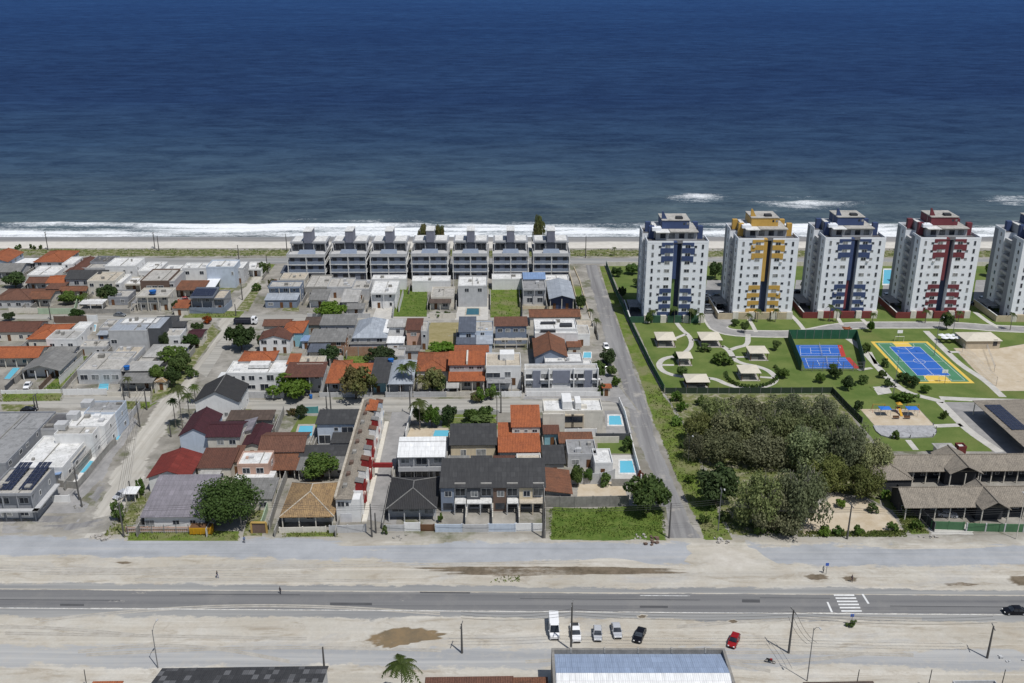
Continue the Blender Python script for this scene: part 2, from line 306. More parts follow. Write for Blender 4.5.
for ax, sfx in ((0,''),(1,'_y')):
    for nm, a, b in [('terra',(.31,.10,.043),(.17,.065,.036)),('orange',(.35,.108,.042),(.22,.072,.037)),('brown',(.155,.075,.05),(.10,.052,.038)),('redbrown',(.125,.055,.038),(.085,.042,.032)),('wine',(.062,.020,.026),(.045,.017,.021)),
                     ('rust',(.20,.085,.047),(.10,.055,.038)),('ochre',(.34,.225,.11),(.12,.085,.06)),('black',(.032,.032,.034),(.045,.043,.042)),('shingle',(.27,.235,.19),(.17,.15,.125))]:
        MAKERS[nm+sfx] = (lambda a, b, ax: lambda n: tile(n, a, b, ax))(a, b, ax)
    for nm, a, b in [('fgrey',(.22,.215,.205),(.15,.147,.14)),('fpale',(.42,.41,.39),(.31,.30,.28)),('fdark',(.060,.060,.060),(.045,.045,.047)),('fwhite',(.76,.76,.75),(.66,.66,.65)),('fblue',(.24,.31,.40),(.20,.26,.34)),('fsteel',(.36,.39,.43),(.27,.295,.33)),
                     ('flilac',(.245,.225,.25),(.175,.165,.18)),('fred',(.19,.032,.024),(.125,.026,.021)),('fslate',(.105,.12,.15),(.085,.095,.12)),('fpanel',(.20,.29,.46),(.18,.265,.42)),('fbrown',(.105,.075,.06),(.075,.056,.046))]:
        MAKERS[nm+sfx] = (lambda a, b, ax: lambda n: fibro(n, a, b, ax))(a, b, ax)
for nm, a, b in [('slab',(.46,.44,.405),(.33,.315,.285)),('slabwhite',(.70,.695,.68),(.54,.535,.51)),('slabbeige',(.50,.445,.36),(.38,.335,.27)),('slabgrey',(.30,.30,.30),(.22,.22,.22)),('slabdark',(.12,.12,.125),(.085,.085,.09))]:
    MAKERS[nm] = (lambda a, b: lambda n: slabroof(n, a, b))(a, b)
for nm, a in [('leaf_dark',((.022,.042,.012),(.05,.078,.022),(.035,.055,.018))),('leaf_mid',((.04,.075,.015),(.09,.13,.03),(.06,.09,.022))),('leaf_bright',((.055,.10,.016),(.105,.155,.028),(.085,.125,.024))),
              ('leaf_grey',((.080,.094,.042),(.160,.170,.085),(.130,.132,.072))),('leaf_olive',((.06,.075,.022),(.12,.125,.045),(.14,.10,.05))),('leaf_red',((.10,.03,.02),(.28,.05,.03),(.06,.06,.02))),('leaf_palm',((.05,.08,.018),(.10,.13,.035),(.085,.10,.03))),('leaf_lush',((.05,.085,.016),(.10,.135,.03),(.08,.11,.025))),('leaf_grass',((.085,.115,.03),(.16,.185,.06),(.14,.145,.055)))]:
    MAKERS[nm] = (lambda a: lambda n: leaf(n, *a))(a)
# ================================================================ THE SETTING
def sheet(name, rows, mat, kind='structure'):
    """rows: list of (points, blend) lists, consecutive rows joined by quads"""
    vs_, bl, fs = [], [], []; n = len(rows[0][0])
    for pts, b in rows:
        vs_ += [tuple(p) for p in pts]; bl += [b]*n if not isinstance(b, list) else b
    for r in range(len(rows)-1):
        for i in range(n-1): fs.append((r*n+i, r*n+i+1, (r+1)*n+i+1, (r+1)*n+i))
    return finish_sheet(name, vs_, fs, bl, mat, kind)
def finish_sheet(name, vs_, fs, bl, mat, kind='structure'):
    m = bpy.data.meshes.new(name); m.from_pydata(vs_, [], fs); m.update()
    a = m.attributes.new('blend', 'FLOAT', 'POINT'); a.data.foreach_set('value', bl); m.materials.append(M(mat))
    o = link(name, m); o['kind'] = kind; return o
def strip(name, near, far, mat, z, edge=1.2):
    """near / far: polylines (lists of photo points on the ground) with equally many points; ragged on both long sides"""
    A = [G(x,y) for x,y in near]; B = [G(x,y) for x,y in far]; rows = []
    L = sum((b-a).length for a, b in zip(A,B))/len(A); e = min(.45, edge/L)
    for t, b in ((0,0),(e,1),(.5,1),(1-e,1),(1,0)):
        rows.append(([Vector((*(p.lerp(q,t))[:2], z)) for p, q in zip(A,B)], b))
    return sheet(name, rows, mat)
BLOBN = [0]
def blob(name, poly, mat, z, inner=.72, edge=None, kind='structure'):
    BLOBN[0] += 1; z += .00035*(BLOBN[0] % 9)
    P = [G(x,y) for x,y in poly]; c = sum(P, Vector())/len(P); n = len(P)
    if (P[1]-P[0]).cross(P[2]-P[1]).z < 0: P.reverse()
    if inner < .97 and edge is None:   # uneven outline
        rb = random.Random(len(poly)*7+int(c.x*3)); Q = []
        for a, b in zip(P, P[1:]+P[:1]):
            Q.append(a); d = b-a; nn = Vector((-d.y,d.x,0))
            for k in (.22,.4,.6,.8): q_ = a+d*(k+rb.uniform(-.06,.06)); Q.append(c+(q_-c)*(1+rb.uniform(-.13,.15)))
        P = Q; n = len(P)
    vs_ = [(c.x,c.y,z)]; bl = [1.0]
    for k, b in ((inner,1.0),(1.0,0.0 if inner < .97 else 1.0)):
        for p in P:
            kk = k
            if k < 1 and edge: kk = max(.2, 1-edge/max(.1,(p-c).length))
            q = c.lerp(p, kk); vs_.append((q.x,q.y,z)); bl.append(b)
    fs = [(0,1+i,1+(i+1)%n) for i in range(n)]+[(1+i,1+n+i,1+n+(i+1)%n,1+(i+1)%n) for i in range(n)]
    return finish_sheet(name, vs_, fs, bl, mat, kind)
def road(name, pts, w, mat='g_paving', z=.016, edge=.25):
    P = [G(x,y) for x,y in pts]; 
    for _ in range(2):                 # smooth corners
        Q = [P[0]]
        for a, b in zip(P, P[1:]): Q += [a.lerp(b,.25), a.lerp(b,.75)]
        P = Q+[P[-1]]
    L, Rr, rows = [], [], []
    for i, p in enumerate(P):
        d = (P[min(i+1,len(P)-1)]-P[max(i-1,0)]); d.z = 0; d.normalize(); nn = Vector((-d.y,d.x,0)); L.append(p+nn*w/2); Rr.append(p-nn*w/2)
    for t, b in ((0,.6),(.1,1),(.9,1),(1,.6)): rows.append(([Vector((*(a.lerp(b_,t))[:2], z)) for a, b_ in zip(Rr,L)], b))
    return sheet(name, rows, mat)
def YR(py): return G(512,py).y

MAKERS['g_base'] = lambda nm: _base(nm)
def _base(nm):
    t = NT(nm); v = t.coord(); c, fine, mid = soil(t, v); t.col(c); t.rough(.95); t.bump(t.noise(v, 1.2, 6, .75), .5, .15); t.b.inputs['Specular IOR Level'].default_value = .1; return t.m
MB().add([(-900,-40,0),(900,-40,0),(900,432,0),(-900,432,0)], [(0,1,2,3)]).build('ground', 'g_base')['kind'] = 'structure'

# ---- beach, sea
def beach_mat(nm):
    t = NT(nm); v = t.coord(); sep = t.n('SeparateXYZ'); t.l(v, sep.inputs[0])
    y = t.math('ADD', sep.outputs[1], t.math('MULTIPLY', t.math('SUBTRACT', t.noise(v, .018, 4, .5), .5), 7))
    dry = t.mix(t.ramp(t.noise(v, .3, 5, .7), .35, .65), (.49,.46,.405), (.58,.55,.495))
    wet = t.mix(t.ramp(t.noise(t.mapping(v, (.02,.3,1)), 1, 4), .4, .6), (.19,.185,.18), (.255,.245,.235))
    k = t.ramp(y, 441.5, 444.5); t.col(t.mix(k, dry, wet)); t.rough(t.ramp(y, 442, 452, .95, .4)); return t.m
MAKERS['beach'] = beach_mat
bm_ = MB(); rows = [(431.9,.05),(435,.35),(442,.2),(448,0),(453.5,-.25),(460,-.8),(475,-2.2)]
for i, (y, z) in enumerate(rows): bm_.v += [(-900,y,z),(900,y,z)]
for i in range(len(rows)-1): bm_.f.append((2*i,2*i+1,2*i+3,2*i+2))
bm_.build('beach', 'beach')['kind'] = 'structure'

rs = np.random.RandomState(5)
def vnoise(x, y, seed):                 # smooth value noise
    r = np.random.RandomState(seed).rand(256,256); xi = np.floor(x).astype(int); yi = np.floor(y).astype(int); fx = x-xi; fy = y-yi
    fx = fx*fx*(3-2*fx); fy = fy*fy*(3-2*fy); g = lambda a, b: r[a%256, b%256]
    return (g(xi,yi)*(1-fx)+g(xi+1,yi)*fx)*(1-fy)+(g(xi,yi+1)*(1-fx)+g(xi+1,yi+1)*fx)*fy
def sea_mat(nm):
    t = NT(nm); v = t.coord(); sep = t.n('SeparateXYZ'); t.l(v, sep.inputs[0]); y = sep.outputs[1]
    yw = t.math('ADD', y, t.math('MULTIPLY', t.math('SUBTRACT', t.noise(t.mapping(v, (.0012,.004,1)), 1, 4, .6), .5), 260))
    cr = t.n('ValToRGB'); t.l(t.ramp(yw, 440, 3400), cr.inputs[0]); e = cr.color_ramp.elements
    e[0].position = 0; e[0].color = (.095,.125,.138,1); e[1].position = 1; e[1].color = (.016,.050,.145,1)
    for p, c in ((.028,(.066,.102,.134,1)),(.055,(.042,.077,.127,1)),(.09,(.025,.055,.114,1)),(.18,(.015,.039,.105,1)),(.5,(.013,.040,.118,1))):
        k = e.new(p); k.color = c
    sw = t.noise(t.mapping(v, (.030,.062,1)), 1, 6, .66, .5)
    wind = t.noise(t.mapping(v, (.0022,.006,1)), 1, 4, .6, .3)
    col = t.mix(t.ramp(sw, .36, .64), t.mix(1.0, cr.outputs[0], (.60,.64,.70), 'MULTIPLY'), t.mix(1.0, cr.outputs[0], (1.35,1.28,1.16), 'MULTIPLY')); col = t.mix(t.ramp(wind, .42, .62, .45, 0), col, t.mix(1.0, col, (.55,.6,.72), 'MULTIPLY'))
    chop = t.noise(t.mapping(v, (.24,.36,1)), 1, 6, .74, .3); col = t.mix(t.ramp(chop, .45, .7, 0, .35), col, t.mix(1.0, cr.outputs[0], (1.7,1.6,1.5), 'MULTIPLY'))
    fo = t.n('Attribute', attribute_name='foam').outputs['Fac']
    n1 = t.noise(t.mapping(v, (.5,.9,1)), 1, 9, .85, .5); n2 = t.noise(t.mapping(v, (.05,.14,1)), 1, 5, .6, .5)
    n = t.ramp(t.math('ADD', t.math('MULTIPLY', n1, .65), t.math('MULTIPLY', n2, .35)), .30, .68)
    k = t.math('MULTIPLY', t.math('SUBTRACT', t.math('ADD', fo, n), 1.0), 2.0, clamp=True)
    cc = t.mix(k, col, (.80,.82,.83)); b = t.math('ADD', t.math('MULTIPLY', sw, 2.2), t.math('MULTIPLY', chop, 1.6))
    bp = t.n('Bump'); bp.inputs['Strength'].default_value = .8; bp.inputs['Distance'].default_value = .9; t.l(b, bp.inputs['Height'])
    df = t.n('BsdfDiffuse'); t.l(cc, df.inputs[0]); t.l(bp.outputs[0], df.inputs['Normal']); gl = t.n('BsdfGlossy'); gl.inputs['Roughness'].default_value = .25; t.l(bp.outputs[0], gl.inputs['Normal'])
    mx = t.n('MixShader'); t.l(t.ramp(k, 0, 1, .045, 0), mx.inputs[0]); t.l(df.outputs[0], mx.inputs[1]); t.l(gl.outputs[0], mx.inputs[2]); t.l(mx.outputs[0], t.t.nodes['Material Output'].inputs[0]); return t.m
MAKERS['sea'] = sea_mat
SEA0 = -.25
def near_sea():
    nx, ny = 900, 150; xs = np.linspace(-330, 330, nx); ys = np.linspace(446, 640, ny); X, Y = np.meshgrid(xs, ys)
    cen = vnoise(X*.012, Y*0, 3)
    f = np.zeros_like(X); z = np.zeros_like(X)+SEA0
    def line(y0, wig, width, back, amp, seed, sc=.03, xmask=None, h=.5):
        nonlocal f, z
        c = y0+wig*(vnoise(X*sc, X*0+.5, seed)-.5)*2+wig*.35*(vnoise(X*sc*4, X*0+.5, seed+50)-.5)*2
        a = np.clip(.35+1.3*(vnoise(X*.022, X*0+7.5, seed+9)-.15), 0, 1.15)*amp
        if xmask is not None: a = a*xmask(X)
        d = Y-c
        p = np.where(d < 0, np.exp(-(d/back)**2), np.exp(-(d/width)**2))
        f = np.maximum(f, a*p); z = z+h*a*np.exp(-(d/2.6)**2)
    line(454.5, 1.6, 6.0, 3, .72, 11, .02, None, .05)
    line(460, 2.5, 5, 5.0, .74, 21, .03, None, .3)
    line(467, 3.5, 4.2, 6, .80, 31, .02, lambda x: np.where(x < -40, 1.0, np.where(x > 60, 1.1, .9)), .6)
    line(476, 4, 3.4, 7, .78, 41, .02, lambda x: np.where(x < -40, 1.0, np.where(x > 60, .95, .85)), .6)
    line(487, 4, 3.0, 7, .72, 43, .03, lambda x: np.exp(-((x+85)/55)**2), .6)
    z0_ = z*1.0; f += .27*np.exp(-((Y-466)/13)**2)*(.4+.9*vnoise(X*.02,Y*.06,77))*(Y > 453)
    bump = lambda x0, w: (lambda x: np.exp(-((x-x0)/w)**2))
    line(538, 6, 9, 22, .74, 51, .05, lambda x: np.maximum(bump(106,22)(x), .85*bump(146,36)(x)), .5)
    line(526, 8, 8, 20, .72, 61, .05, bump(158,34), .5)
    line(532, 9, 9, 24, .78, 71, .05, lambda x: np.clip((x-250)/18, 0, 1), .6)
    for x0_, y0_, sx, sy, am in ((104,536,17,11,.60),(148,522,30,13,.58),(272,528,26,14,.66),(-92,484,60,7,.5),(0,478,120,6,.42)):
        f = np.maximum(f, am*np.exp(-((X-x0_)/sx)**2-((Y-y0_)/sy)**2)*(.55+.75*vnoise(X*.09,Y*.16,int(99+x0_))))
    line(556, 3, 1.6, 3, .8, 81, .05, bump(-205,5), .4)
    f += .20*np.clip(1-(Y-452)/36, 0, 1)*(Y > 452)
    z += .22*np.sin(Y*.42+2.5*(vnoise(X*.03,Y*.03,91)))*vnoise(X*.03,Y*.05,92)*np.clip((Y-450)/25, 0, 1)*np.clip((640-Y)/30, 0, 1)
    z[-1,:] = SEA0
    v = np.stack([X.ravel(), Y.ravel(), z.ravel()], 1)
    i = np.arange((ny-1)*nx).reshape(ny-1, nx)[:, :-1].ravel(); fs = np.stack([i,i+1,i+nx+1,i+nx], 1)
    m = bpy.data.meshes.new('sea'); m.from_pydata(v.tolist(), [], fs.tolist()); m.update()
    a = m.attributes.new('foam', 'FLOAT', 'POINT'); a.data.foreach_set('value', f.ravel().astype(np.float32)); m.polygons.foreach_set('use_smooth', [True]*len(m.polygons))
    far = MB().add([(-330,640,SEA0),(330,640,SEA0),(14000,26000,SEA0),(-14000,26000,SEA0),(-14000,446,SEA0),(-330,446,SEA0),(330,446,SEA0),(14000,446,SEA0)], [(0,1,2,3),(0,3,4,5),(1,6,7,2)])
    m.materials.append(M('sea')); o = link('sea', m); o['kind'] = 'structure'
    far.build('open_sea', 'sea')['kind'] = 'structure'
near_sea()

XL, XRR = -140, 1164
def hline(y0, y1, n=9): return [(XL+(XRR-XL)*i/(n-1), y0+(y1-y0)*((XL+(XRR-XL)*i/(n-1)))/1024) for i in range(n)]
# beach front avenue, restinga strip
strip('beach_scrub', hline(257.5,259), hline(247.8,249.5), 'g_scrub', .06, 5)
strip('beach_road', hline(264,264), hline(257.8,258.5), 'g_shoulder', .064, .8)
# the avenue: gravel lane, sand median, highway, sand verge, gravel lane
strip('gravel_lane', hline(562,575), hline(530,540), 'g_gravel', .004, 5)
strip('gravel_lane', hline(675,675), hline(635,645), 'g_gravelpale', .004, 5.5)
strip('road_shoulder', hline(620,627), hline(578.5,585.5), 'g_shoulder', .006, 3.0)
strip('highway', hline(608.5,615.5), hline(588.5,595), 'g_asphalt', .010, .7)
def paint(near, far, z=.014): 
    A, B = [G(*p) for p in near], [G(*p) for p in far]
    mb = MB()
    for i in range(len(A)-1): mb.add([(A[i].x,A[i].y,z),(A[i+1].x,A[i+1].y,z),(B[i+1].x,B[i+1].y,z),(B[i].x,B[i].y,z)], [(0,1,2,3)])
    return mb
def mk_worn(nm):
    t = NT(nm); v = t.coord(); f = t.ramp(t.noise(v, .8, 6, .8), .40, .62); t.col(t.mix(f, (.70,.70,.68), (.30,.295,.285))); t.rough(.8); return t.m
MAKERS['wornpaint'] = mk_worn
def pt(mb, name='road_marking', mat='paintwhite'): mb.build(name, mat)['kind'] = 'structure'
pt(paint(hline(608.1,615.1), hline(607.6,614.6)), mat='wornpaint')
pt(paint([(640,595.8),(690,596.2),(740,596.7)][:2], [(640,595.2),(690,595.6),(740,596.2)][:2]), mat='wornpaint')
for y, x in ((595.2,834),(598.2,835.8),(601.4,837.2),(604.5,838.6),(607.7,840),(611,841.5)):
    pt(paint([(x,y+.75),(x+20.5,y+.75)], [(x-.4,y-.75),(x+20.1,y-.75)]))
pt(paint([(831,612.3),(833,612.3)], [(826.5,602),(828.3,602)])); pt(paint([(867.5,603.7),(869.6,603.7)], [(861.5,594),(863.5,594)]))
for (xa, ya, xb, yb, hh) in ((-20,599.5,120,600.2,.5),(180,594,300,594.8,.45),(330,603.5,372,603.8,1.6),(520,598.5,700,600,.4),(640,606.5,668,606.7,1.4),(742,600.5,760,600.7,2.0),(760,597.6,830,598.2,.35),(890,606,1010,607,.45),(420,592.3,470,592.7,.9),(60,604.6,84,604.8,1.3)):
    pt(paint([(xa,ya+hh),(xb,yb+hh)], [(xa,ya-hh*.6),(xb,yb-hh*.6)], .0125), name='asphalt_patch', mat='tarpatch')
# the two side streets and the cross streets
strip('west_street', [(66,540),(92,500),(126,440),(162,388),(202,338),(236,296),(258,264)], [(126,534),(138,500),(166,440),(195,388),(226,338),(254,296),(276,264)], 'g_sandstreet', .008, 3.2)
strip('east_street', [(666,538),(654,483),(632,435),(620,387),(603,338),(590,290),(584,265)], [(704,538),(681,496),(659,440),(643,387),(625,338),(608,290),(598,265)], 'g_street', .008, 1.6)
strip('cross_street', [(XL,319.5),(0,319.5),(120,320),(240,321.5),(360,321),(480,320.5),(592,320)], [(XL,314),(0,314),(120,314),(240,314),(360,313.5),(480,313.5),(592,313.5)], 'g_cross', .006, 1.6)
strip('cross_street', [(XL,412),(0,410),(80,409),(150,408)], [(XL,395),(0,395),(80,395),(180,394)], 'g_cross', .006, 2.5)
strip('cross_street', [(150,409),(240,410),(330,412),(430,413),(540,413),(640,413)], [(190,399),(240,399),(330,399),(430,398),(540,397),(630,396)], 'g_cross', .006, 1.4)
# wet patches and mud
blob('mud_patch', [(412,567),(470,566),(560,566),(640,567),(700,569),(690,574),(600,575),(520,578),(450,576),(420,571)], 'g_mud', .019, .75)
blob('wet_patch', [(357,641),(378,632),(404,626),(432,629),(454,634),(440,640),(412,644),(388,650),(370,646)], 'g_wet', .020, .8)
for p in ([(798,575),(812,573),(828,574),(833,579),(820,582),(804,580)], [(838,577),(850,575),(862,577),(858,583),(843,582)], [(1006,574),(1040,573),(1060,588),(1015,588),(1003,582)], [(935,583),(958,581),(985,584),(975,587),(940,587)], [(636,616),(642,614),(648,615),(646,619),(639,619)], [(726,621),(734,619),(740,622),(733,624)], [(110,562),(126,561),(138,563),(122,565)]):
    blob('mud_patch', p, 'g_mud', .019, .55)
# sand drifted over the gravel lanes where cars cross
blob('sand_drift', [(690,575),(688,556),(694,540),(712,532),(740,540),(764,556),(790,572),(760,580)], 'g_drift', .011, .35)
for p in ([(330,543),(380,538),(450,540),(430,545),(350,546)], [(870,546),(940,542),(1010,546),(960,549),(890,549)], [(540,562),(610,558),(670,566),(600,570)]):
    blob('sand_drift', p, 'g_drift', .0095, .15)
for p in ([(0,524),(80,522),(140,508),(120,530),(60,536)], [(80,500),(100,480),(112,486),(96,508)], [(20,515),(90,512),(70,524),(10,526)]): blob('broken_asphalt', p, 'g_street', .0105, .2)
rgt = random.Random(4)
for i in range(15):                    # wheel tracks across the sand
    y = rgt.choice((rgt.uniform(565,580),rgt.uniform(620,636),rgt.uniform(625,680),rgt.uniform(640,682))); x = rgt.uniform(-80,900); L_ = rgt.uniform(120,420); dy = rgt.uniform(-16,16); c_ = rgt.uniform(-12,12)
    if y < 600: dy *= .3; c_ *= .4
    pts = [(x+L_*k/6, y+x*.007+dy*k/6+c_*math.sin(k/6*math.pi)) for k in range(7)]
    for o_ in (0,1.9): road('wheel_track', [(a, b-o_) for a, b in pts], .42, 'g_track', .013+.0004*(i%7), .1)
# grass lots and lawns
for p, m, e in [
    ([(546,542),(670,542),(666,507),(640,504),(600,505),(547,506)], 'lush', 2.2),
    ([(392,317),(427,317),(428,287),(396,287)], 'lush', .8), ([(490,318),(521,318),(522,288),(489,288)], 'grass', .8),
    ([(424,345),(458,345),(461,322),(430,322)], 'dry', 1), ([(424,356),(456,356),(458,345),(424,345)], 'grass', 1),
    ([(43,390),(61,390),(94,356),(80,356)], 'grass', .5), ([(286,438),(316,438),(321,416),(300,415)], 'lawn', .5), ([(343,370),(368,370),(370,355),(343,355)], 'grass', .6),
    ([(240,414),(250,414),(252,409),(242,409)], 'grass', .6), ([(182,318),(240,318),(246,311),(186,311)], 'grass', 1), ([(100,410),(150,409),(160,402),(100,400)], 'grass', 1.2), ([(0,402),(62,401),(66,393),(0,392)], 'grass', 1.5), ([(0,412),(24,412),(40,404),(0,404)], 'scrub', 2),
    ([(150,405),(176,392),(206,352),(222,330),(214,322),(196,344),(172,362),(150,392)], 'scrub', 3), ([(196,372),(206,378),(226,347),(236,330),(228,330)], 'cross', 1.2),
    ([(236,310),(248,312),(262,286),(258,282)], 'scrub', 1), ([(100,538),(128,536),(150,498),(140,490),(122,515)], 'scrub', 1.4), ([(124,541),(240,541),(242,531),(126,530)], 'grass', 1.2), ([(242,537),(262,537),(266,522),(262,490),(256,490)], 'scrub', 1), ([(284,537),(338,537),(338,530),(284,530)], 'grass', 1),
    ([(597,454),(634,454),(630,439),(597,439)], 'lawn', .5), ([(452,448),(498,427),(498,412),(452,412)], 'grass', 1), ([(565,308),(584,308),(581,286),(566,286)], 'grass', .8), ([(200,300),(222,306),(236,290),(228,284),(196,296)], 'scrub', 1),
    ([(256,274),(264,278),(276,264),(266,263)], 'grass', 1), ([(440,428),(500,430),(498,418),(440,417)], 'grass', 1), ([(534,366),(544,366),(545,352),(536,352)], 'grass', .5), ([(100,300),(128,300),(128,284),(100,284)], 'scrub', 1), ([(280,311),(300,312),(300,306),(284,306)], 'scrub', 1)]:
    blob('grass_lot' if m != 'lawn' else 'lawn', p, 'g_'+m, .012, edge=e)
# verge between street and condominium fence, wood floor, dirt lot
strip('grass_verge', [(703,540),(690,514),(670,468),(655,432),(641,387),(623,338),(606,290),(599,266)], [(735,540),(722,514),(704,468),(690,432),(661,387),(636,338),(615,290),(605,266)], 'g_grass', .012, 1.0)
blob('wood_floor', [(660,391),(836,391),(900,470),(925,532),(860,536),(725,538),(700,470)], 'g_scrub', .006, edge=3)
blob('dirt_lot', [(794,536),(806,506),(828,492),(864,496),(892,510),(912,535),(860,538)], 'g_dirt', .012, edge=2.5)
blob('grass_lot', [(880,480),(888,480),(932,536),(905,536),(880,505)], 'g_grass', .010, edge=1.5)
# condominium: lawn, private road, paths, court pads
blob('condominium_lawn', [(607,264),(1164,264),(1164,452),(884,452),(832,394),(666,394)], 'g_lawn', .008, edge=.6)
road('condominium_kerb', [(704,300),(714,322),(722,332),(760,334),(800,334),(818,331),(836,327),(860,325),(900,325),(960,325),(1000,329),(1164,333)], 7.2, 'g_paving', .014)
road('condominium_road', [(703,298),(713,321),(722,332),(760,334),(800,334),(818,331),(836,327),(860,325),(900,325),(960,325),(1000,329),(1164,333)], 5.4, 'g_lotasph', .018)
for pts, w in [([(676,322),(682,330),(690,336),(692,345),(686,352),(678,356)], 1.6), ([(692,340),(700,340)], 1.3), ([(678,356),(664,358),(658,364),(662,371),(672,375),(684,377)], 1.9), ([(662,365),(674,365)], 1.3), ([(686,334),(676,338),(668,342)], 1.3), ([(722,346),(730,351),(734,360),(744,364),(756,366),(768,370),(775,376),(776,381),(768,386),(755,388),(742,388),(728,385),(716,379),(706,378)], 1.9), ([(748,334),(748,345),(738,347),(730,350)], 1.8), ([(732,357),(748,357)], 1.3), ([(760,377),(774,378)], 1.3), ([(724,347),(716,345)], 1.3), ([(748,318),(752,324),(756,332)], 1.4), ([(788,312),(800,324),(806,333)], 1.6), ([(838,318),(842,325)], 1.4), ([(975,312),(988,322),(1000,328)], 1.8), ([(862,319),(868,325)], 1.4),
               ([(838,334),(848,338),(860,347),(872,360),(882,372),(894,384),(908,393),(928,398),(944,402)], 2.4), ([(926,331),(936,341),(948,353),(962,366),(985,380),(1003,397)], 2.2), ([(940,398),(980,400),(1024,401),(1164,402)], 2.6), ([(940,402),(958,420),(970,432),(1000,452)], 2.6), ([(934,426),(962,425)], 2), ([(896,386),(874,388)], 1.6), ([(948,352),(960,352)], 1.6), ([(908,440),(916,450)], 1.6), ([(858,370),(872,368)], 1.4), ([(876,364),(870,352)], 1.2)]:
    road('footpath', pts, w, 'g_paving', .020)
blob('parking_lot', [(944,402),(1164,404),(1164,460),(1000,460),(975,432)], 'g_lotasph', .013, edge=.4)
blob('side_court', [(874,389),(888,386),(892,393),(878,395)], 'g_paving', .022, 1.0)
blob('parking_lot', [(706,300),(724,300),(735,322),(722,330),(712,318)], 'g_lotasph', .012, edge=.4)
for x0, x1 in ((703,733),(792,823),(880,914),(972,1010)): blob('parking_lot', [(x0,306),(x1-6,306),(x1-9,280),(x0+4,280)], 'g_lotasph', .013, edge=.4)
# courts
def quadsheet(name, c, mat, z): 
    P = [G(x,y) for x,y in c]; return tag(MB().add([(p.x,p.y,z) for p in P], [(0,1,2,3)]).build(name, mat), kind='structure')
MAKERS['c_blue'] = lambda n: flat(n, (.030,.125,.45), .8, .15, 0, .15); MAKERS['c_green'] = lambda n: flat(n, (.075,.22,.12), .8, .2, 0, .15); MAKERS['c_yellow'] = lambda n: flat(n, (.68,.47,.09), .8, .15, 0, .2)
def lerp2(c, u, v):                    # photo corners: near-left, near-right, far-right, far-left on the ground
    P = [G(x,y) for x,y in c]; return P[0].lerp(P[1],u).lerp(P[3].lerp(P[2],u),v)
def court_lines(c, z, segs, w=.14, name='court_line', mat='paintwhite'):
    mb = MB()
    for (u0,v0,u1,v1) in segs:
        a, b = lerp2(c,u0,v0), lerp2(c,u1,v1); d = (b-a).normalized(); n = Vector((-d.y,d.x,0))*w/2; a = a-d*w/2; b = b+d*w/2
        mb.add([(p.x,p.y,z) for p in (a-n,b-n,b+n,a+n)], [(0,1,2,3)])
    tag(mb.build(name, mat), kind='structure')
def ring(u, v, ru, rv, n=20, a0=0, a1=2*math.pi): return [(u+ru*math.cos(a0+(a1-a0)*i/n), v+rv*math.sin(a0+(a1-a0)*i/n), u+ru*math.cos(a0+(a1-a0)*(i+1)/n), v+rv*math.sin(a0+(a1-a0)*(i+1)/n)) for i in range(n)]
def rect(u0, v0, u1, v1): return [(u0,v0,u1,v0),(u1,v0,u1,v1),(u1,v1,u0,v1),(u0,v1,u0,v0)]
SC = [(909,383.2),(974.7,383.2),(927.5,341.5),(870.5,341.5)]
quadsheet('court_border', SC, 'c_yellow', .014)
sub = lambda c, u0, v0, u1, v1, z, nm, mat: tag(MB().add([(p.x,p.y,z) for p in (lerp2(c,u0,v0), lerp2(c,u1,v0), lerp2(c,u1,v1), lerp2(c,u0,v1))], [(0,1,2,3)]).build(nm, mat), kind='structure')
sub(SC,.055,.03,.945,.97,.018,'court_surface','c_green'); sub(SC,.24,.17,.76,.86,.022,'court_surface','c_blue'); sub(SC,.33,.03,.67,.17,.026,'court_area','c_yellow'); sub(SC,.36,.86,.64,.97,.026,'court_area','c_yellow')
court_lines(SC, .030, rect(.10,.06,.90,.94)+rect(.24,.17,.76,.86)+[(.10,.5,.90,.5),(.5,.17,.5,.86),(.24,.32,.76,.32),(.24,.70,.76,.70)]+ring(.5,.5,.09,.055)+ring(.5,.06,.2,.14,12,0,math.pi)+ring(.5,.94,.2,.14,12,math.pi,2*math.pi), .13)
for TC in ([(805,368.5),(860,368.5),(850,357.5),(801,357.5)], [(797,356.5),(846,356.5),(842,345),(796,345)]):
    quadsheet('tennis_court', TC, 'c_blue', .014); court_lines(TC, .018, rect(.08,.08,.92,.92)+[(.08,.25,.92,.25),(.08,.75,.92,.75),(.3,.25,.3,.75),(.7,.25,.7,.75),(.3,.5,.7,.5)], .11)
    sub(TC,.90,0,1.0,1,.022,'court_area','courtred')
blob('sand_court', [(953,348),(1000,348),(1024,344),(1164,344),(1164,391),(1000,391),(975,371)], 'g_dirt', .016, edge=.4)
blob('sand_court', [(860,409),(919,409),(935,426),(930,431),(880,432)], 'g_dirt', .016, edge=.3)
blob('driveway', [(372,319),(391,319),(396,303),(378,303)], 'g_paving', .013, .99); blob('driveway', [(455,320),(488,320),(489,298),(460,298)], 'g_paving', .013, .99)
blob('driveway', [(366,520),(396,525),(412,412),(392,412)], 'g_lotasph', .011, edge=.4); blob('yard_paving', [(520,400),(612,402),(640,412),(606,366),(525,366)], 'g_lotasph', .010, edge=2.2)
blob('yard_paving', [(0,535),(75,530),(110,470),(140,420),(126,408),(60,440),(0,490)], 'g_lotasph', .009, edge=1.5); blob('yard_paving', [(575,500),(630,499),(622,481),(577,481)], 'g_dirt', .012, edge=.8); blob('yard_paving', [(336,388),(365,388),(368,378),(338,378)], 'g_paving', .01, edge=.5)
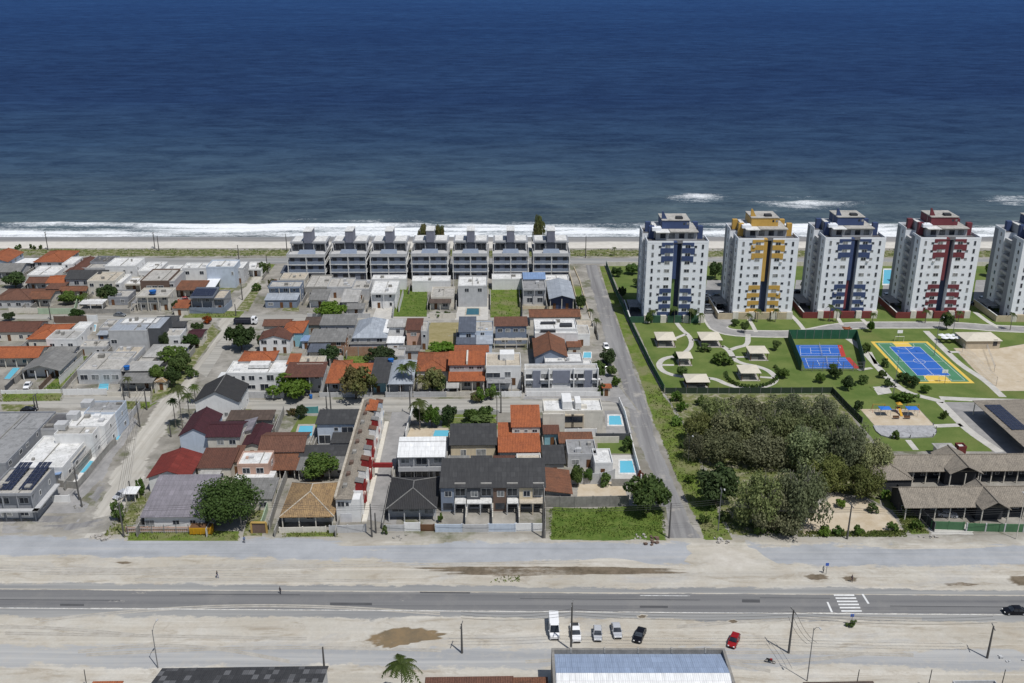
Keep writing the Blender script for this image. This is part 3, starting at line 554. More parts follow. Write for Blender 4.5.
blob('yard_paving', [(606,434),(634,434),(624,410),(604,410)], 'g_lotasph', .012, edge=.6); blob('yard_paving', [(594,480),(640,480),(634,455),(592,455)], 'g_paving', .012, .99); blob('yard_paving', [(404,440),(450,440),(454,428),(410,428)], 'g_dirt', .012, edge=.5)
quadsheet('pool_deck', [(60,487),(76,487),(102,458),(88,457)], 'slabwhite', .03); blob('forecourt', [(930,535),(975,535),(970,524),(925,524)], 'g_paving', .014, .9)
# ================================================================ BUILDINGS
WM = {}
def win_mesh(w, h, fm, d=.07, t=.09):
    k = (round(w,1), round(h,1), fm)
    if k not in WM:
        w, h = k[0], k[1]; f = MB()
        f.box(-w/2-t,w/2+t,-d,0,-t-h/2,-h/2).box(-w/2-t,w/2+t,-d,0,h/2,h/2+t).box(-w/2-t,-w/2,-d,0,-h/2,h/2).box(w/2,w/2+t,-d,0,-h/2,h/2)
        if w > 1.1: f.box(-.03,.03,-d*.8,0,-h/2,h/2)
        g = MB().box(-w/2,w/2,-.03,.004,-h/2,h/2)
        WM[k] = (f.mesh('window', fm), g.mesh('pane', 'glass'), g.mesh('pane', 'glasspale'))
    return WM[k]
def window(root, x, y, z, w, h, face='f', fm='frame', flat_=False):
    rz = {'f':0, 'r':math.pi/2, 'l':-math.pi/2, 'b':math.pi}[face]
    f, g, g2 = win_mesh(w, h, fm)
    if int(abs(x*37.1+z*91.7+y*13.3)*10)%10 < 3: g = g2
    if flat_: return link('window', g, root, (x,y,z), rz)
    o = link('window', f, root, (x,y,z), rz); link('pane', g, o); return o
def door(root, x, y, z, w, h, face='f', mat='doorwood'):
    rz = {'f':0, 'r':math.pi/2, 'l':-math.pi/2, 'b':math.pi}[face]
    k = ('d', round(w,1), round(h,1), mat)
    if k not in WM:
        w, h = k[1], k[2]; WM[k] = MB().box(-w/2,w/2,-.06,.004,0,h).box(-w/2-.07,-w/2,-.1,0,0,h+.07).box(w/2,w/2+.07,-.1,0,0,h+.07).box(-w/2,w/2,-.1,0,h,h+.07).mesh('door', mat)
    return link('door', WM[k], root, (x,y,z), rz)
def garage(root, x, y, z, w, h, mat='gatewhite'):
    m = MB().box(-w/2,w/2,-.05,.004,0,h)
    for i in range(1, int(h/.35)): m.box(-w/2,w/2,-.075,-.051,i*.35-.03,i*.35)
    return m.build('garage_door', mat, root, loc=(x,y,z))
def roof_geo(kind, W_, D, h, rh, ov):
    x, y = W_/2+ov, D/2+ov; hz = h
    if kind == 'gable_x': return [(-x,-y,hz),(x,-y,hz),(x,0,hz+rh),(-x,0,hz+rh),(x,y,hz),(-x,y,hz)], [(0,1,2,3),(3,2,4,5)]
    if kind == 'gable_y': return [(-x,-y,hz),(0,-y,hz+rh),(0,y,hz+rh),(-x,y,hz),(x,-y,hz),(x,y,hz)], [(0,1,2,3),(1,4,5,2)]
    if kind == 'hip':
        if x >= y: r = x-y; return [(-x,-y,hz),(x,-y,hz),(x,y,hz),(-x,y,hz),(-r,0,hz+rh),(r,0,hz+rh)], [(0,1,5,4),(1,2,5),(2,3,4,5),(3,0,4)]
        r = y-x; return [(-x,-y,hz),(x,-y,hz),(x,y,hz),(-x,y,hz),(0,-r,hz+rh),(0,r,hz+rh)], [(0,1,4),(1,2,5,4),(2,3,5),(3,0,4,5)]
    if kind == 'shed_f': return [(-x,-y,hz),(x,-y,hz),(x,y,hz+rh),(-x,y,hz+rh)], [(0,1,2,3)]
    if kind == 'shed_b': return [(-x,-y,hz+rh),(x,-y,hz+rh),(x,y,hz),(-x,y,hz)], [(0,1,2,3)]
    if kind == 'shed_l': return [(-x,-y,hz),(x,-y,hz+rh),(x,y,hz+rh),(-x,y,hz)], [(0,1,2,3)]
    if kind == 'shed_r': return [(-x,-y,hz+rh),(x,-y,hz),(x,y,hz),(-x,y,hz+rh)], [(0,1,2,3)]
    return [(-x,-y,hz),(x,-y,hz),(x,y,hz),(-x,y,hz)], [(0,1,2,3)]     # canopy / plain slab
HOUSES = []
def body(root, cx, cy, W_, D, h, roof, rc, wc, st, rh, ov, porch, par, z0, wins, rng, side, fm, gd, tank=None, walls=True, dk='doorwood'):
    """one volume of a house: wall, roof, openings, in the house's own coordinates, centred on cx, cy"""
    o = link('volume', None, root, (cx,cy,z0)) if False else None
    off = lambda m: m
    hw, hd = W_/2, D/2; y0 = -hd+porch
    top = h
    def sh(mb):
        mb.v = [(a+cx, b+cy, c+z0) for a, b, c in mb.v]; return mb
    if roof in ('flat',):
        top = h-.35
        if walls: sh(MB().box(-hw,hw,y0,hd,0,top-.12)).build('wall', wc, root)
        sh(MB().box(-hw-.02,hw+.02,-hd-.02,hd+.02,top-.12,top)).build('roof', rc, root)
        t = .16; p = MB()
        x, y = hw+.03, hd+.03; pz = h-.35+par
        p.box(-x,x,-y,-y+t,top-.2,pz).box(-x,x,y-t,y,top-.2,pz).box(-x,-x+t,-y+t,y-t,top-.2,pz).box(x-t,x,-y+t,y-t,top-.2,pz); sh(p).build('parapet', wc, root)
        if W_ > 6 and D > 4.5 and W_ < 22:   # upstands and vents on a flat roof
            for i in range(rng.randrange(1,4)):
                a, b, c_ = rng.uniform(.5,1.8), rng.uniform(.5,1.6), rng.uniform(.3,1.1); X, Y = cx+rng.uniform(-.36,.36)*W_, cy+rng.uniform(-.3,.3)*D
                MB().box(X-a/2,X+a/2,Y-b/2,Y+b/2,z0+top+.002,z0+top+c_).build('roof_vent', rng.choice((wc,'concrete','palegrey','rawwall')), root)
            X = cx+rng.uniform(-.25,.25)*W_; MB().box(X-.08,X+.08,cy-D/2+.2,cy+D/2-.2,z0+top+.002,z0+top+.28).build('upstand', 'concrete', root)
    else:
        vs_, fs = roof_geo(roof, W_, D, h, rh, ov)
        ax = '_y' if roof in ('gable_y','shed_l','shed_r') else ''
        rcm = rc+ax if (rc+'_y') in MAKERS else rc
        r = sh(MB().slab(vs_, fs, .14)).build('roof', rcm, root)
        if roof in ('gable_x','hip','gable_y') and rc in ('terra','orange','brown','redbrown','ochre','rust','wine','black','shingle'):
            cap = MB(); P = [Vector((a+cx,b+cy,c+z0+.05)) for a, b, c in vs_]
            E = {'gable_x':[(2,3)], 'gable_y':[(1,2)], 'hip':[(4,5),(0,4),(1,5 if W_ >= D else 4),(2,5),(3,4 if W_ >= D else 5)]}[roof]
            for a, b in E: 
                if (P[a]-P[b]).length > .3: cap.tube([P[a],P[b]], [.14,.14], 6)
            cap.build('ridge_cap', {'black':'fgrey'}.get(rc, 'slabbeige' if rc == 'ochre' else rc), r)
        if walls:
            wm = MB()
            k = rh/(hw+ov) if roof == 'gable_y' else rh/(hd+ov)
            eps = .2
            if roof == 'gable_x': wm.extr_x([(y0,0),(hd,0),(hd,h+k*ov-eps),(0,h+rh-eps),(y0,h+k*(y0+hd+ov)-eps)], -hw, hw)
            elif roof == 'gable_y': wm.extr_y([(-hw,0),(hw,0),(hw,h+k*ov-eps),(0,h+rh-eps),(-hw,h+k*ov-eps)], y0, hd)
            elif roof == 'shed_f': wm.extr_x([(y0,0),(hd,0),(hd,h+rh-eps),(y0,h-eps+rh*(porch/D))], -hw, hw)
            elif roof == 'shed_b': wm.extr_x([(y0,0),(hd,0),(hd,h-eps),(y0,h+rh-eps-rh*porch/D)], -hw, hw)
            elif roof == 'shed_l': wm.extr_y([(-hw,0),(hw,0),(hw,h+rh-eps),(-hw,h-eps)], y0, hd)
            elif roof == 'shed_r': wm.extr_y([(-hw,0),(hw,0),(hw,h-eps),(-hw,h+rh-eps)], y0, hd)
            else: wm.box(-hw,hw,y0,hd,0,h-.14)
            sh(wm).build('wall', wc, root)
    if porch or not walls:
        n = max(2, int(W_/3.2)+1)
        for i in range(n):
            x = -hw+.12+(W_-.24)*i/(n-1); pz = h-.14 if roof != 'flat' else h-.47
            if roof == 'shed_b': pz = h+rh-.3
            sh(MB().box(x-.11,x+.11,-hd+.02,-hd+.24,0,pz)).build('post', wc if wc in ('white','offwhite','cream','palegrey','grey') else 'offwhite', root)
            if not walls: sh(MB().box(x-.11,x+.11,hd-.24,hd-.02,0,pz)).build('post', 'offwhite', root)
    if not walls: return
    # openings
    if wins is not None: 
        for (u, z, w, hh, *k) in wins:
            k = k[0] if k else 'w'; X = cx-hw+u*W_; Y = cy+y0-.002
            if k == 'w': window(root, X, Y, z0+z, w, hh, 'f', fm)
            elif k == 'd': door(root, X, Y, z0+z, w, hh, 'f', dk)
            elif k == 'g': garage(root, X, Y, z0+z, w, hh, gd)
    else:
        for s in range(st):
            n = max(1, int((W_-.8)/3.0)); zc = z0+s*(h/st)+1.55
            for i in range(n):
                X = cx-hw+(i+.5+rng.uniform(-.12,.12))*W_/n; Y = cy+y0-.002
                if s == 0 and i == rng.randrange(n): door(root, X, Y, z0+.02, .9, 2.1, 'f', dk)
                else: window(root, X, Y, zc, rng.choice((1.2,1.5,1.8,.8)), rng.choice((1.0,1.1,1.3)), 'f', fm)
    if side:
        for s in range(st):
            n = max(1, int((D-porch-1)/4.2)); zc = z0+s*(h/st)+1.6
            for i in range(n):
                Y = cy+y0+(i+.5+rng.uniform(-.15,.15))*(D-porch)/n
                for f in ('r','l'):
                    if f in side: window(root, cx+(hw+.002 if f == 'r' else -hw-.002), Y, zc, rng.choice((1.1,1.4,.7)), rng.choice((.9,1.1)), f, fm)
def frame_of(x0, x1, yf, yb, h, z0=0):
    a, b = G(x0,yf,h+z0), G(x1,yf,h+z0); c = G((x0+x1)/2,yb,h+z0)
    W_ = b.x-a.x; D = max(1.5, c.y-a.y); d = Vector((-math.sin(ROT),math.cos(ROT),0)); mid = (a+b)/2+d*(D/2); mid.z = z0
    return mid, W_, D
def house(label, x0, x1, yf, yb, h, roof='flat', rc='slab', wc='white', st=None, rh=None, ov=.45, porch=0, par=.5, wins=None, side=None, cat='house', name='house', fm='frame', gd='gatewhite', dk='doorwood', group=None, walls=True, z0=0, seed=None):
    if roof == 'flat' or roof == 'canopy': ov = 0
    mid, W_, D = frame_of(x0, x1, yf, yb, h, z0); W_ = max(1.2, W_-2*ov); D = max(1.2, D-2*ov)
    root = thing(name, label, cat, mid, ROT, group); rng = random.Random(label)
    if st is None: st = max(1, round(h/3.1))
    if rh is None: rh = min(W_,D)*.17 if roof in ('hip','gable_x') else W_*.16 if roof == 'gable_y' else D*.08
    if side is None: side = ('r' if x1 < 480 else '')+('l' if x0 > 540 else '')
    if porch: porch = min(porch, D*.5)
    body(root, 0, 0, W_, D, h, roof, rc, wc, st, rh, ov, porch, par, 0, wins, rng, side, fm, gd, walls=walls, dk=dk)
    root['_dims'] = (W_, D, h); HOUSES.append((root, label)); return root
def wing(root, x0, x1, yf, yb, h, roof='flat', rc='slab', wc='white', st=None, rh=None, ov=.3, porch=0, par=.4, wins=None, side='', z0=0, fm='frame', gd='gatewhite', walls=True, dk='doorwood'):
    """another volume of the same house, seen at these photo rows"""
    if roof in ('flat','canopy'): ov = 0
    mid, W_, D = frame_of(x0, x1, yf, yb, h, z0); W_ = max(1, W_-2*ov); D = max(1, D-2*ov)
    q = Matrix.Rotation(-ROT, 3, 'Z') @ (mid-root.location); rng = random.Random(root.name+str(x0))
    if st is None: st = max(1, round(h/3.1))
    if rh is None: rh = min(W_,D)*.17 if roof in ('hip','gable_x') else W_*.16 if roof == 'gable_y' else D*.08
    if porch: porch = min(porch, D*.5)
    body(root, q.x, q.y, W_, D, h, roof, rc, wc, st, rh, ov, porch, par, z0, wins, rng, side, fm, gd, walls=walls, dk=dk)
def solar_array(root, x, y, z, nx, ny, tilt=0, w=1.0, d=1.7, ax='x'):
    """panels in a grid, each a part"""
    for i in range(nx):
        for j in range(ny):
            k = ('sp', w, d)
            if k not in WM: WM[k] = MB().box(0,w-.10,0,d-.10,0,.05).mesh('solar_panel', 'solar')
            p = link('solar_panel', WM[k], root, (x+i*w, y+j*d*math.cos(tilt), z+j*d*math.sin(tilt))); p.rotation_euler = (tilt,0,0)
def local(root, px, py, z): return Matrix.Rotation(-root.rotation_euler.z, 3, 'Z') @ (G(px,py,z)-root.location)

def water_tank(px, py, z, label, r=.8, mat='bluetank'):
    p = G(px,py,z); t = thing('water_tank', label, 'water tank', p)
    m = MB(); m.tube([(0,0,0),(0,0,.9)], [r*.85,r], 12); m.build('tank', mat, t)
    m = MB(); m.tube([(0,0,.9),(0,0,1.0),(0,0,1.12)], [r*1.06,r*1.06,r*.4], 12); m.build('lid', mat, t); return t
def ywall(label, pts, h=2.0, mat='offwhite', name='boundary_wall', cat='wall', t=.18, z=0, pillars=None, group=None):
    P = [G(x,y) for x,y in pts]; c = P[0].copy(); root = thing(name, label, cat, c, 0, group); n = len(P)
    mb = MB()
    for i in range(n-1):
        a, b = P[i]-c, P[i+1]-c; d = (b-a).normalized(); q = Vector((-d.y,d.x,0))*t/2; e = d*(t/2 if i else 0)
        mb.add([(v.x,v.y,zz) for zz in (0,h) for v in (a-q-e,b-q-e,b+q-e,a+q-e)], [(0,3,2,1),(4,5,6,7),(0,1,5,4),(1,2,6,5),(2,3,7,6),(3,0,4,7)])
    mb.build('wall', mat, root)
    k = 0; pm = None
    for i in range(n-1):
        a, b = P[i]-c, P[i+1]-c; L = (b-a).length; m_ = max(1, round(L/4.5))
        for j in range(m_+(1 if i == n-2 else 0)):
            if k > 60: break
            q = a.lerp(b, j/m_); k += 1
            if pm is None: pm = MB().box(-.15,.15,-.15,.15,0,h+.12).mesh('pillar', pillars or mat)
            link('pillar', pm, root, q, math.atan2((b-a).y,(b-a).x))
    return root
def slat_fence(label, pts, h=2.2, mat='greentarp', pm_='metalpole', step=3.0, name='fence', seethru=False):
    P = [G(x,y) for x,y in pts]; c = P[0].copy(); root = thing(name, label, 'fence', c)
    mb = MB(); k = 0; posts = MB().box(-.06,.06,-.06,.06,0,h+.15).mesh('post', pm_)
    for i in range(len(P)-1):
        a, b = P[i]-c, P[i+1]-c; d = (b-a).normalized(); q = Vector((-d.y,d.x,0))*.03
        if seethru:
            for z0 in (h*.2,h*.6,h-.1): mb.add([(v.x,v.y,zz) for zz in (z0,z0+.06) for v in (a-q,b-q,b+q,a+q)], [(0,3,2,1),(4,5,6,7),(0,1,5,4),(1,2,6,5),(2,3,7,6),(3,0,4,7)])
            L = (b-a).length; m_ = int(L/.45)
            for j in range(m_): 
                p = a.lerp(b,(j+.5)/m_); mb.box(p.x-.02,p.x+.02,p.y-.02,p.y+.02,.1,h)
        else: mb.add([(v.x,v.y,zz) for zz in (.08,h) for v in (a-q,b-q,b+q,a+q)], [(0,3,2,1),(4,5,6,7),(0,1,5,4),(1,2,6,5),(2,3,7,6),(3,0,4,7)])
        m_ = max(1, round((b-a).length/step))
        for j in range(m_+1):
            if k < 95: link('post', posts, root, a.lerp(b,j/m_)); k += 1
    mb.build('rail' if seethru else 'screen', mat, root); return root
def pool(label, pts, mat='pool', deck='slabwhite', dk=1.0, steps=0):
    P = [G(x,y) for x,y in pts]; c = sum(P, Vector())/len(P); root = thing('swimming_pool', label, 'pool', c)
    if (P[1]-P[0]).cross(P[2]-P[1]).z < 0: P.reverse()
    L = [p-c for p in P]
    def grow(k): return [l+l.normalized()*k for l in L]
    out = grow(dk); n = len(L); m = MB()
    m.add([(p.x,p.y,.10) for p in L]+[(p.x,p.y,.10) for p in out]+[(p.x,p.y,0) for p in out]+[(p.x,p.y,.03) for p in L], [(i,n+i,n+(i+1)%n,(i+1)%n) for i in range(n)]+[(n+i,2*n+i,2*n+(i+1)%n,n+(i+1)%n) for i in range(n)]+[(i,(i+1)%n,3*n+(i+1)%n,3*n+i) for i in range(n)])
    m.build('coping', deck, root); MB().add([(p.x,p.y,.06) for p in L], [tuple(range(n))]).build('pool_water', mat, root); return root

# ---------------------------------------------------------------- beach front blocks (seven alike)
def triplex():
    Wd, D = 14.6, 17.5; x, y = Wd/2, D/2; F = 3.3; r = thing('beach_block', 'x', 'apartment block')
    MB().box(-x+.4,x-.4,-y+.25,y-.5,0,3*F-.12).build('wall', 'slate', r)
    for k in (1,2,3): MB().box(-x-.5,x+.5,-y-.4,y,k*F-.1,k*F+.25).build('floor_slab', 'palegrey' if k == 3 else 'slabwhite', r)
    for k in (0,1,2):
        z = k*F+.25 if k else 0
        if k: MB().box(-x+.2,x-.2,-y-.3,-y-.15,z,z+1.15).build('balustrade', 'bluegrey', r)
        for u in (-5.6,-1.5,1.5,5.6): door(r, u, -y+.248, z+.02, 1.8 if abs(u) < 2 else 1.5, 2.3, 'f', 'darkframe')
        for v in (-5.5,-1,3.5,7.5): window(r, x-.398, v, z+1.7, 1.7, 1.4, 'r', 'darkframe'); window(r, -x+.398, v, z+1.7, 1.7, 1.4, 'l', 'darkframe')
        MB().box(-.5,.5,-y+.05,-y+.24,z,z+2.9).build('pilaster', 'grey', r)
    for s in (-1,1):
        for k in (1,2): MB().box(s*(x+.34)-.1,s*(x+.34)+.1,-y-.3,y-.2,k*F+.25,k*F+1.3).build('side_rail', 'slabwhite', r)
    for u in (-x-.1,0,x+.1): MB().box(u-.16,u+.16,-y-.42,-y+.2,0,3*F-.11).build('front_frame', 'slabwhite', r)
    z0 = 3*F+.25; t = MB(); t.box(-x-.45,x+.45,-y-.35,-y-.17,z0,z0+.95).box(-x-.45,-x-.27,-y-.17,y-.2,z0,z0+.95).box(x+.27,x+.45,-y-.17,y-.2,z0,z0+.95); t.build('terrace_parapet', 'palegrey', r)
    MB().slab([(-3.7,-y+.3,z0+.3),(3.7,-y+.3,z0+.3),(3.2,-y+4.6,z0+1.5),(-3.2,-y+4.6,z0+1.5)], [(0,1,2,3)], .3).build('stair_roof', 'bluegrey', r)
    sb = -y+6.9; zr = z0+3.5
    MB().box(-x+.7,x-.7,sb+1.6,y-1,z0,zr-.02).build('upper_wall', 'slate', r)
    for u in (-4.5,4.5): window(r, u, sb+1.597, z0+1.45, 3.6, 2.4, 'f', 'frame')
    for s in (-1,1): MB().box(s*(x-.35)-.14,s*(x-.35)+.14,sb-.6,sb+1.58,z0,zr-.02).build('side_wall', 'palegrey', r); MB().box(s*2.1-.12,s*2.1+.12,sb-.2,sb+1.58,z0,zr-.02).build('pillar', 'palegrey', r)
    MB().box(-x-.2,x+.2,sb-.5,y-.6,zr,zr+.4).build('roof_slab', 'grey', r)
    for s in (-1,1):
        a, b = (2.1,x-.5) if s > 0 else (-x+.5,-2.1)
        p = MB(); p.box(a,b,sb,y-1.2,zr+.403,zr+.62); p.build('roof_panel', 'slabwhite', r)
        MB().box(a-.12 if s > 0 else a,b if s > 0 else b+.12,sb-.3,sb-.02,zr+.403,zr+.9).build('roof_parapet', 'palegrey', r)
    MB().box(-1.6,1.6,sb-.9,sb+6.6,zr+.402,z0+8.5).build('stair_tower', 'slate2', r)
    MB().box(-1.75,1.75,sb-1.05,sb+6.8,z0+8.5,z0+8.8).build('tower_cap', 'slabwhite', r)
    return r
def tower(label, bx0, bx1, by, c, low, extra):
    a, b = G(bx0,by), G(bx1,by); Wd = 21.4; D = 22.0; x = Wd/2; y = D/2; r = thing('apartment_tower', label, 'apartment tower', ((a.x+b.x)/2, a.y+y, 0), 0, 'beach apartment towers')
    H = 29.0; f0 = .0
    # front slab with its recess, core, rear slab
    wm = MB(); wm.prism([(-x,-y),(-1.5,-y),(-1.5,-y+2.6),(1.5,-y+2.6),(1.5,-y),(x,-y),(x,-y+8),(x-3.4,-y+8),(x-3.4,y-8),(x,y-8),(x,y),(-x,y),(-x,y-8),(-x+3.4,y-8),(-x+3.4,-y+8),(-x,-y+8)], 0, H)
    wm.build('wall', 'towerwhite', r)
    for yy in (-y,y-8):                # grey corner strips down the sides
        MB().box(-x-.05,-x-.002,yy+5.0,yy+7.9,0,H).build('side_strip', 'towergrey', r); MB().box(x+.002,x+.05,yy+5.0,yy+7.9,0,H).build('side_strip', 'towergrey', r)
    MB().box(-1.45,-.15,-y+.3,-y+2.598,14 if extra != 'green' else 16,H+.4).build('recess_fin', c, r); MB().box(-.12,1.45,-y+2.3,-y+2.55,0,H-.5).build('recess_glazing', 'navy', r); MB().box(-1.45,-.14,-y+2.3,-y+2.55,0,13.9 if extra != 'green' else 15.9).build('recess_glazing', 'navy', r)
    if extra == 'green': MB().box(-1.45,-.35,-y+1.0,-y+1.28,4,15.9).build('recess_fin', 'tgreenlight', r)
    if extra == 'red': MB().box(-1.45,-.3,-y+1.0,-y+1.28,3,13.9).build('recess_fin', 'tred', r)
    FH = H/10
    for k in range(10):
        zc = k*FH+1.7
        for u, w, h in ((-8.7,.6,1.5),(-6.2,.8,.7),(-3.5,1.7,1.1),(3.5,1.7,1.1),(6.2,.8,.7),(8.7,.6,1.5)):
            window(r, u, -y-.002, zc, w, h, 'f', 'towergrey' if w < 1 else 'frame')
        for s, f in ((-1,'l'),(1,'r')):
            window(r, s*(x+.002), -y+2.4, zc, .8, 1.2, f, 'towergrey'); window(r, s*(x+.002), y-5.6, zc, .8, 1.2, f, 'towergrey')
        if k in (0,1,2,3,7,8,9):
            z = k*FH+(2.35 if k < 9 else 2.3); ex = 0 if k % 2 else .4
            for s in (-1,1):
                aa, bb = sorted((s*1.55, s*(5.6+ex))); MB().box(aa,bb,-y-.14,-y-.003,z+.05,z+(1.8 if k > 5 else 1.5) if k < 9 else H+.3).build('colour_band', c, r)
                aa, bb = sorted((s*4.5, s*(5.6+ex))); MB().box(aa,bb,-y-.13,-y-.004,z-.45,z+.048).build('colour_band', c, r)
    rk = random.Random(label)
    for k in range(1,10):              # air conditioners hung under some windows
        for u in (-5.0,5.0):
            if rk.random() < .15: MB().box(u-.4,u+.4,-y-.42,-y-.004,k*FH+.5,k*FH+1.05).build('air_conditioner', 'palegrey', r)
    for s in (-1,1):                   # balconies in the side recesses
        for k in range(1,10):
            aa, bb = sorted((s*(x-3.38), s*(x-.5))); MB().box(aa,bb,-y+8.05,y-8.05,k*FH-.1,k*FH+.9).build('balcony', 'palegrey', r)
    MB().prism([(-x+.1,-y+.1),(x-.1,-y+.1),(x-.1,-y+7.9),(x-3.5,-y+7.9),(x-3.5,y-7.9),(x-.1,y-7.9),(x-.1,y-.1),(-x+.1,y-.1),(-x+.1,y-7.9),(-x+3.5,y-7.9),(-x+3.5,-y+7.9),(-x+.1,-y+7.9)], H+.003, H+.05).build('roof', 'slabdark', r)
    for xs in ([(-x,-1.6,-y,-y+.2),(-x,-x+.2,-y+.2,-y+8)], [(1.6,x,-y,-y+.2),(x-.2,x,-y+.2,-y+8)], [(-x,-x+.2,y-8,y-.2),(x-.2,x,y-8,y-.2),(-x,x,y-.2,y)]):
        p = MB()
        for (x0,x1,y0,y1) in xs: p.box(x0,x1,y0,y1,H+.051,H+.9)
        p.build('parapet', 'towerwhite', r)
    MB().box(-7.2,7.2,-y+4.2,y-3,H+.06,H+3.1).build('penthouse', 'palegrey', r)
    for u in (-4.8,-1.6,1.8,5.0): window(r, u, -y+4.198, H+1.6, 1.7, 1.6, 'f', 'darkframe')
    MB().box(-7.5,-2.6,-y+2.4,y-6,H+3.1,H+3.3).build('penthouse_roof', 'slabwhite', r); MB().box(-2.4,7.5,-y+3.2,y-6,H+3.1,H+3.35).build('penthouse_roof', 'slab', r)
    for s in (-1,1): MB().box(s*8.6-.9,s*8.6+.9,-y+6,-y+7.7,H+.06,H+4.6).build('chimney_fin', c, r); MB().box(s*8.6-.9,s*8.6+.9,y-6.0,y-4.3,H+.06,H+3.6).build('chimney_fin', c, r)
    MB().box(-4.8,4.8,-y+7.4,y-5,H+3.36,H+6.3).build('machine_room', c, r)
    MB().box(-5.0,5.0,-y+7.2,y-4.8,H+6.3,H+6.55).build('machine_roof', 'slab', r); MB().box(.2,2.6,-y+8.4,-y+10.6,H+6.55,H+7.3).build('roof_hatch', 'shed_dark', r)
    for u in (-3.4,-2.2): window(r, u+6.4, -y+7.398, H+5.2, .7, .8, 'f', 'frame', True)
    MB().add([(-4.8,-y+9,H+6.55),(-2.9,-y+9,H+6.55),(-4.3,-y+9,H+9.2),(-4.8,-y+9,H+9.2),(-4.8,-y+9.5,H+6.55),(-2.9,-y+9.5,H+6.55),(-4.3,-y+9.5,H+9.2),(-4.8,-y+9.5,H+9.2)], [(0,1,2,3),(7,6,5,4),(0,4,5,1),(1,5,6,2),(2,6,7,3),(3,7,4,0)]).build('roof_fin', c, r)
    MB().box(-8.6,-5.4,-y+4.4,-y+7.4,H+3.3,H+4.4).build('tank_room', 'towerwhite', r); MB().tube([(-6.9,-y+6,H+4.4),(-6.9,-y+6,H+8.5)], [.06,.03], 5).build('antenna', 'metalpole', r)
    # base with coloured panels and garage deck to the left
    for s, aa, bb in ((0,-10.6,-8.6),(1,-8.6,-4.8),(2,-4.8,-2.8),(1,-2.2,2.6),(2,3.2,5.2),(1,5.4,8.8),(2,8.8,10.9)):
        MB().box(aa,bb,-y-1.0,-y-.15,0,2.6 if s == 1 else 2.75).build('base_panel', low if s == 1 else 'offwhite', r)
    d = MB().box(-15.6,-x-.06,-y-.6,y-4,0,.25); d.build('garage_deck', 'lotdeck', r)
    MB().box(-15.9,-15.6,-y-.9,y-4,0,2.3).build('garage_wall', low, r); MB().box(-15.6,-10.6,-y-.9,-y-.6,0,2.3).build('garage_wall', low, r); MB().box(-15.95,-15.55,-y-.95,y-4,2.3,2.42).build('garage_coping', 'slabwhite', r)
    MB().box(-15.0,-x-.2,y-13,y-4.5,2.5,2.65).build('garage_roof', 'slabgrey', r)
    for yy in (y-12.8,y-4.8):
        MB().box(-14.9,-14.6,yy-.1,yy+.1,.25,2.5).build('post', 'palegrey', r)
    return r
PAL['slate'] = ((.21,.225,.275), .7, .2)
MAKERS['lotdeck'] = lambda n: slabroof(n, (.17,.17,.175), (.12,.12,.125))
# ================================================================ VEGETATION
def crown_mesh(seed, n_lumps, n_leaves, leaf, flat_=.75, droop=.2, mat='leaf_mid', open_=.0):
    """unit crown (radius about 1, centred at its base z 0..~1.6*flat): leaf faces scattered over many uneven lumps"""
    r = np.random.RandomState(seed); lumps = []
    for i in range(n_lumps):
        th = r.rand()*2*math.pi; rr = math.sqrt(r.rand())*.78; zz = r.rand()
        rad = .20+.20*r.rand(); top = math.sqrt(max(0, 1-rr*rr))
        z = flat_*(.25+zz*top*.95); lumps.append((rr*math.cos(th)*(1+.15*r.randn()), rr*math.sin(th)*(1+.15*r.randn()), z, rad))
    L = np.array(lumps); w = L[:,3]**2; w = w/w.sum(); idx = r.choice(n_lumps, n_leaves, p=w)
    d = r.randn(n_leaves,3); d[:,2] = d[:,2]+.35; d /= np.linalg.norm(d,axis=1)[:,None]
    rad = L[idx,3]*(1-.55*r.rand(n_leaves)**2.2)
    c = L[idx,:3]+d*rad[:,None]*np.array([1,1,.85]); c[:,2] = np.maximum(c[:,2], .05+.1*r.rand(n_leaves))
    nrm = d*.8+r.randn(n_leaves,3)*.6; nrm[:,2] += .3; nrm /= np.linalg.norm(nrm,axis=1)[:,None]
    t = np.cross(nrm, r.randn(n_leaves,3)); t /= np.linalg.norm(t,axis=1)[:,None]; b = np.cross(nrm,t)
    s = leaf*(.6+.8*r.rand(n_leaves))[:,None]; k = (.5+.35*r.rand(n_leaves))[:,None]
    V = np.stack([c-t*s, c-b*s*k-nrm*s*.15, c+t*s, c+b*s*k-nrm*s*.15], 1).reshape(-1,3)
    F = np.arange(n_leaves*4).reshape(-1,4)
    m = bpy.data.meshes.new('crown'); m.from_pydata(V.tolist(), [], F.tolist()); m.update(); m.materials.append(M(mat)); return m, L
def trunk_mesh(L, seed, r0=.07, mat='trunk', twigs=0):
    r = random.Random(seed); m = MB(); n = 0
    m.tube([(0,0,-.75),(.01,.02,-.3),(.03,0,.1)], [r0,r0*.8,r0*.65], 7)
    for (x,y,z,q) in L[:11]:
        m.tube([(.02,0,-.15+.1*r.random()),(x*.45,y*.45,z*.5),(x,y,z)], [r0*.55,r0*.32,r0*.1], 5)
    for (x,y,z,q) in L[11:11+twigs]:
        for k in range(3):
            dx, dy = r.uniform(-.3,.3), r.uniform(-.3,.3); m.tube([(x*.7,y*.7,z*.7),(x+dx*.5,y+dy*.5,z+q*.8),(x+dx,y+dy,z+q*1.15)], [.02,.012,.005], 3)
    return m.mesh('trunk', mat)
CR = {}
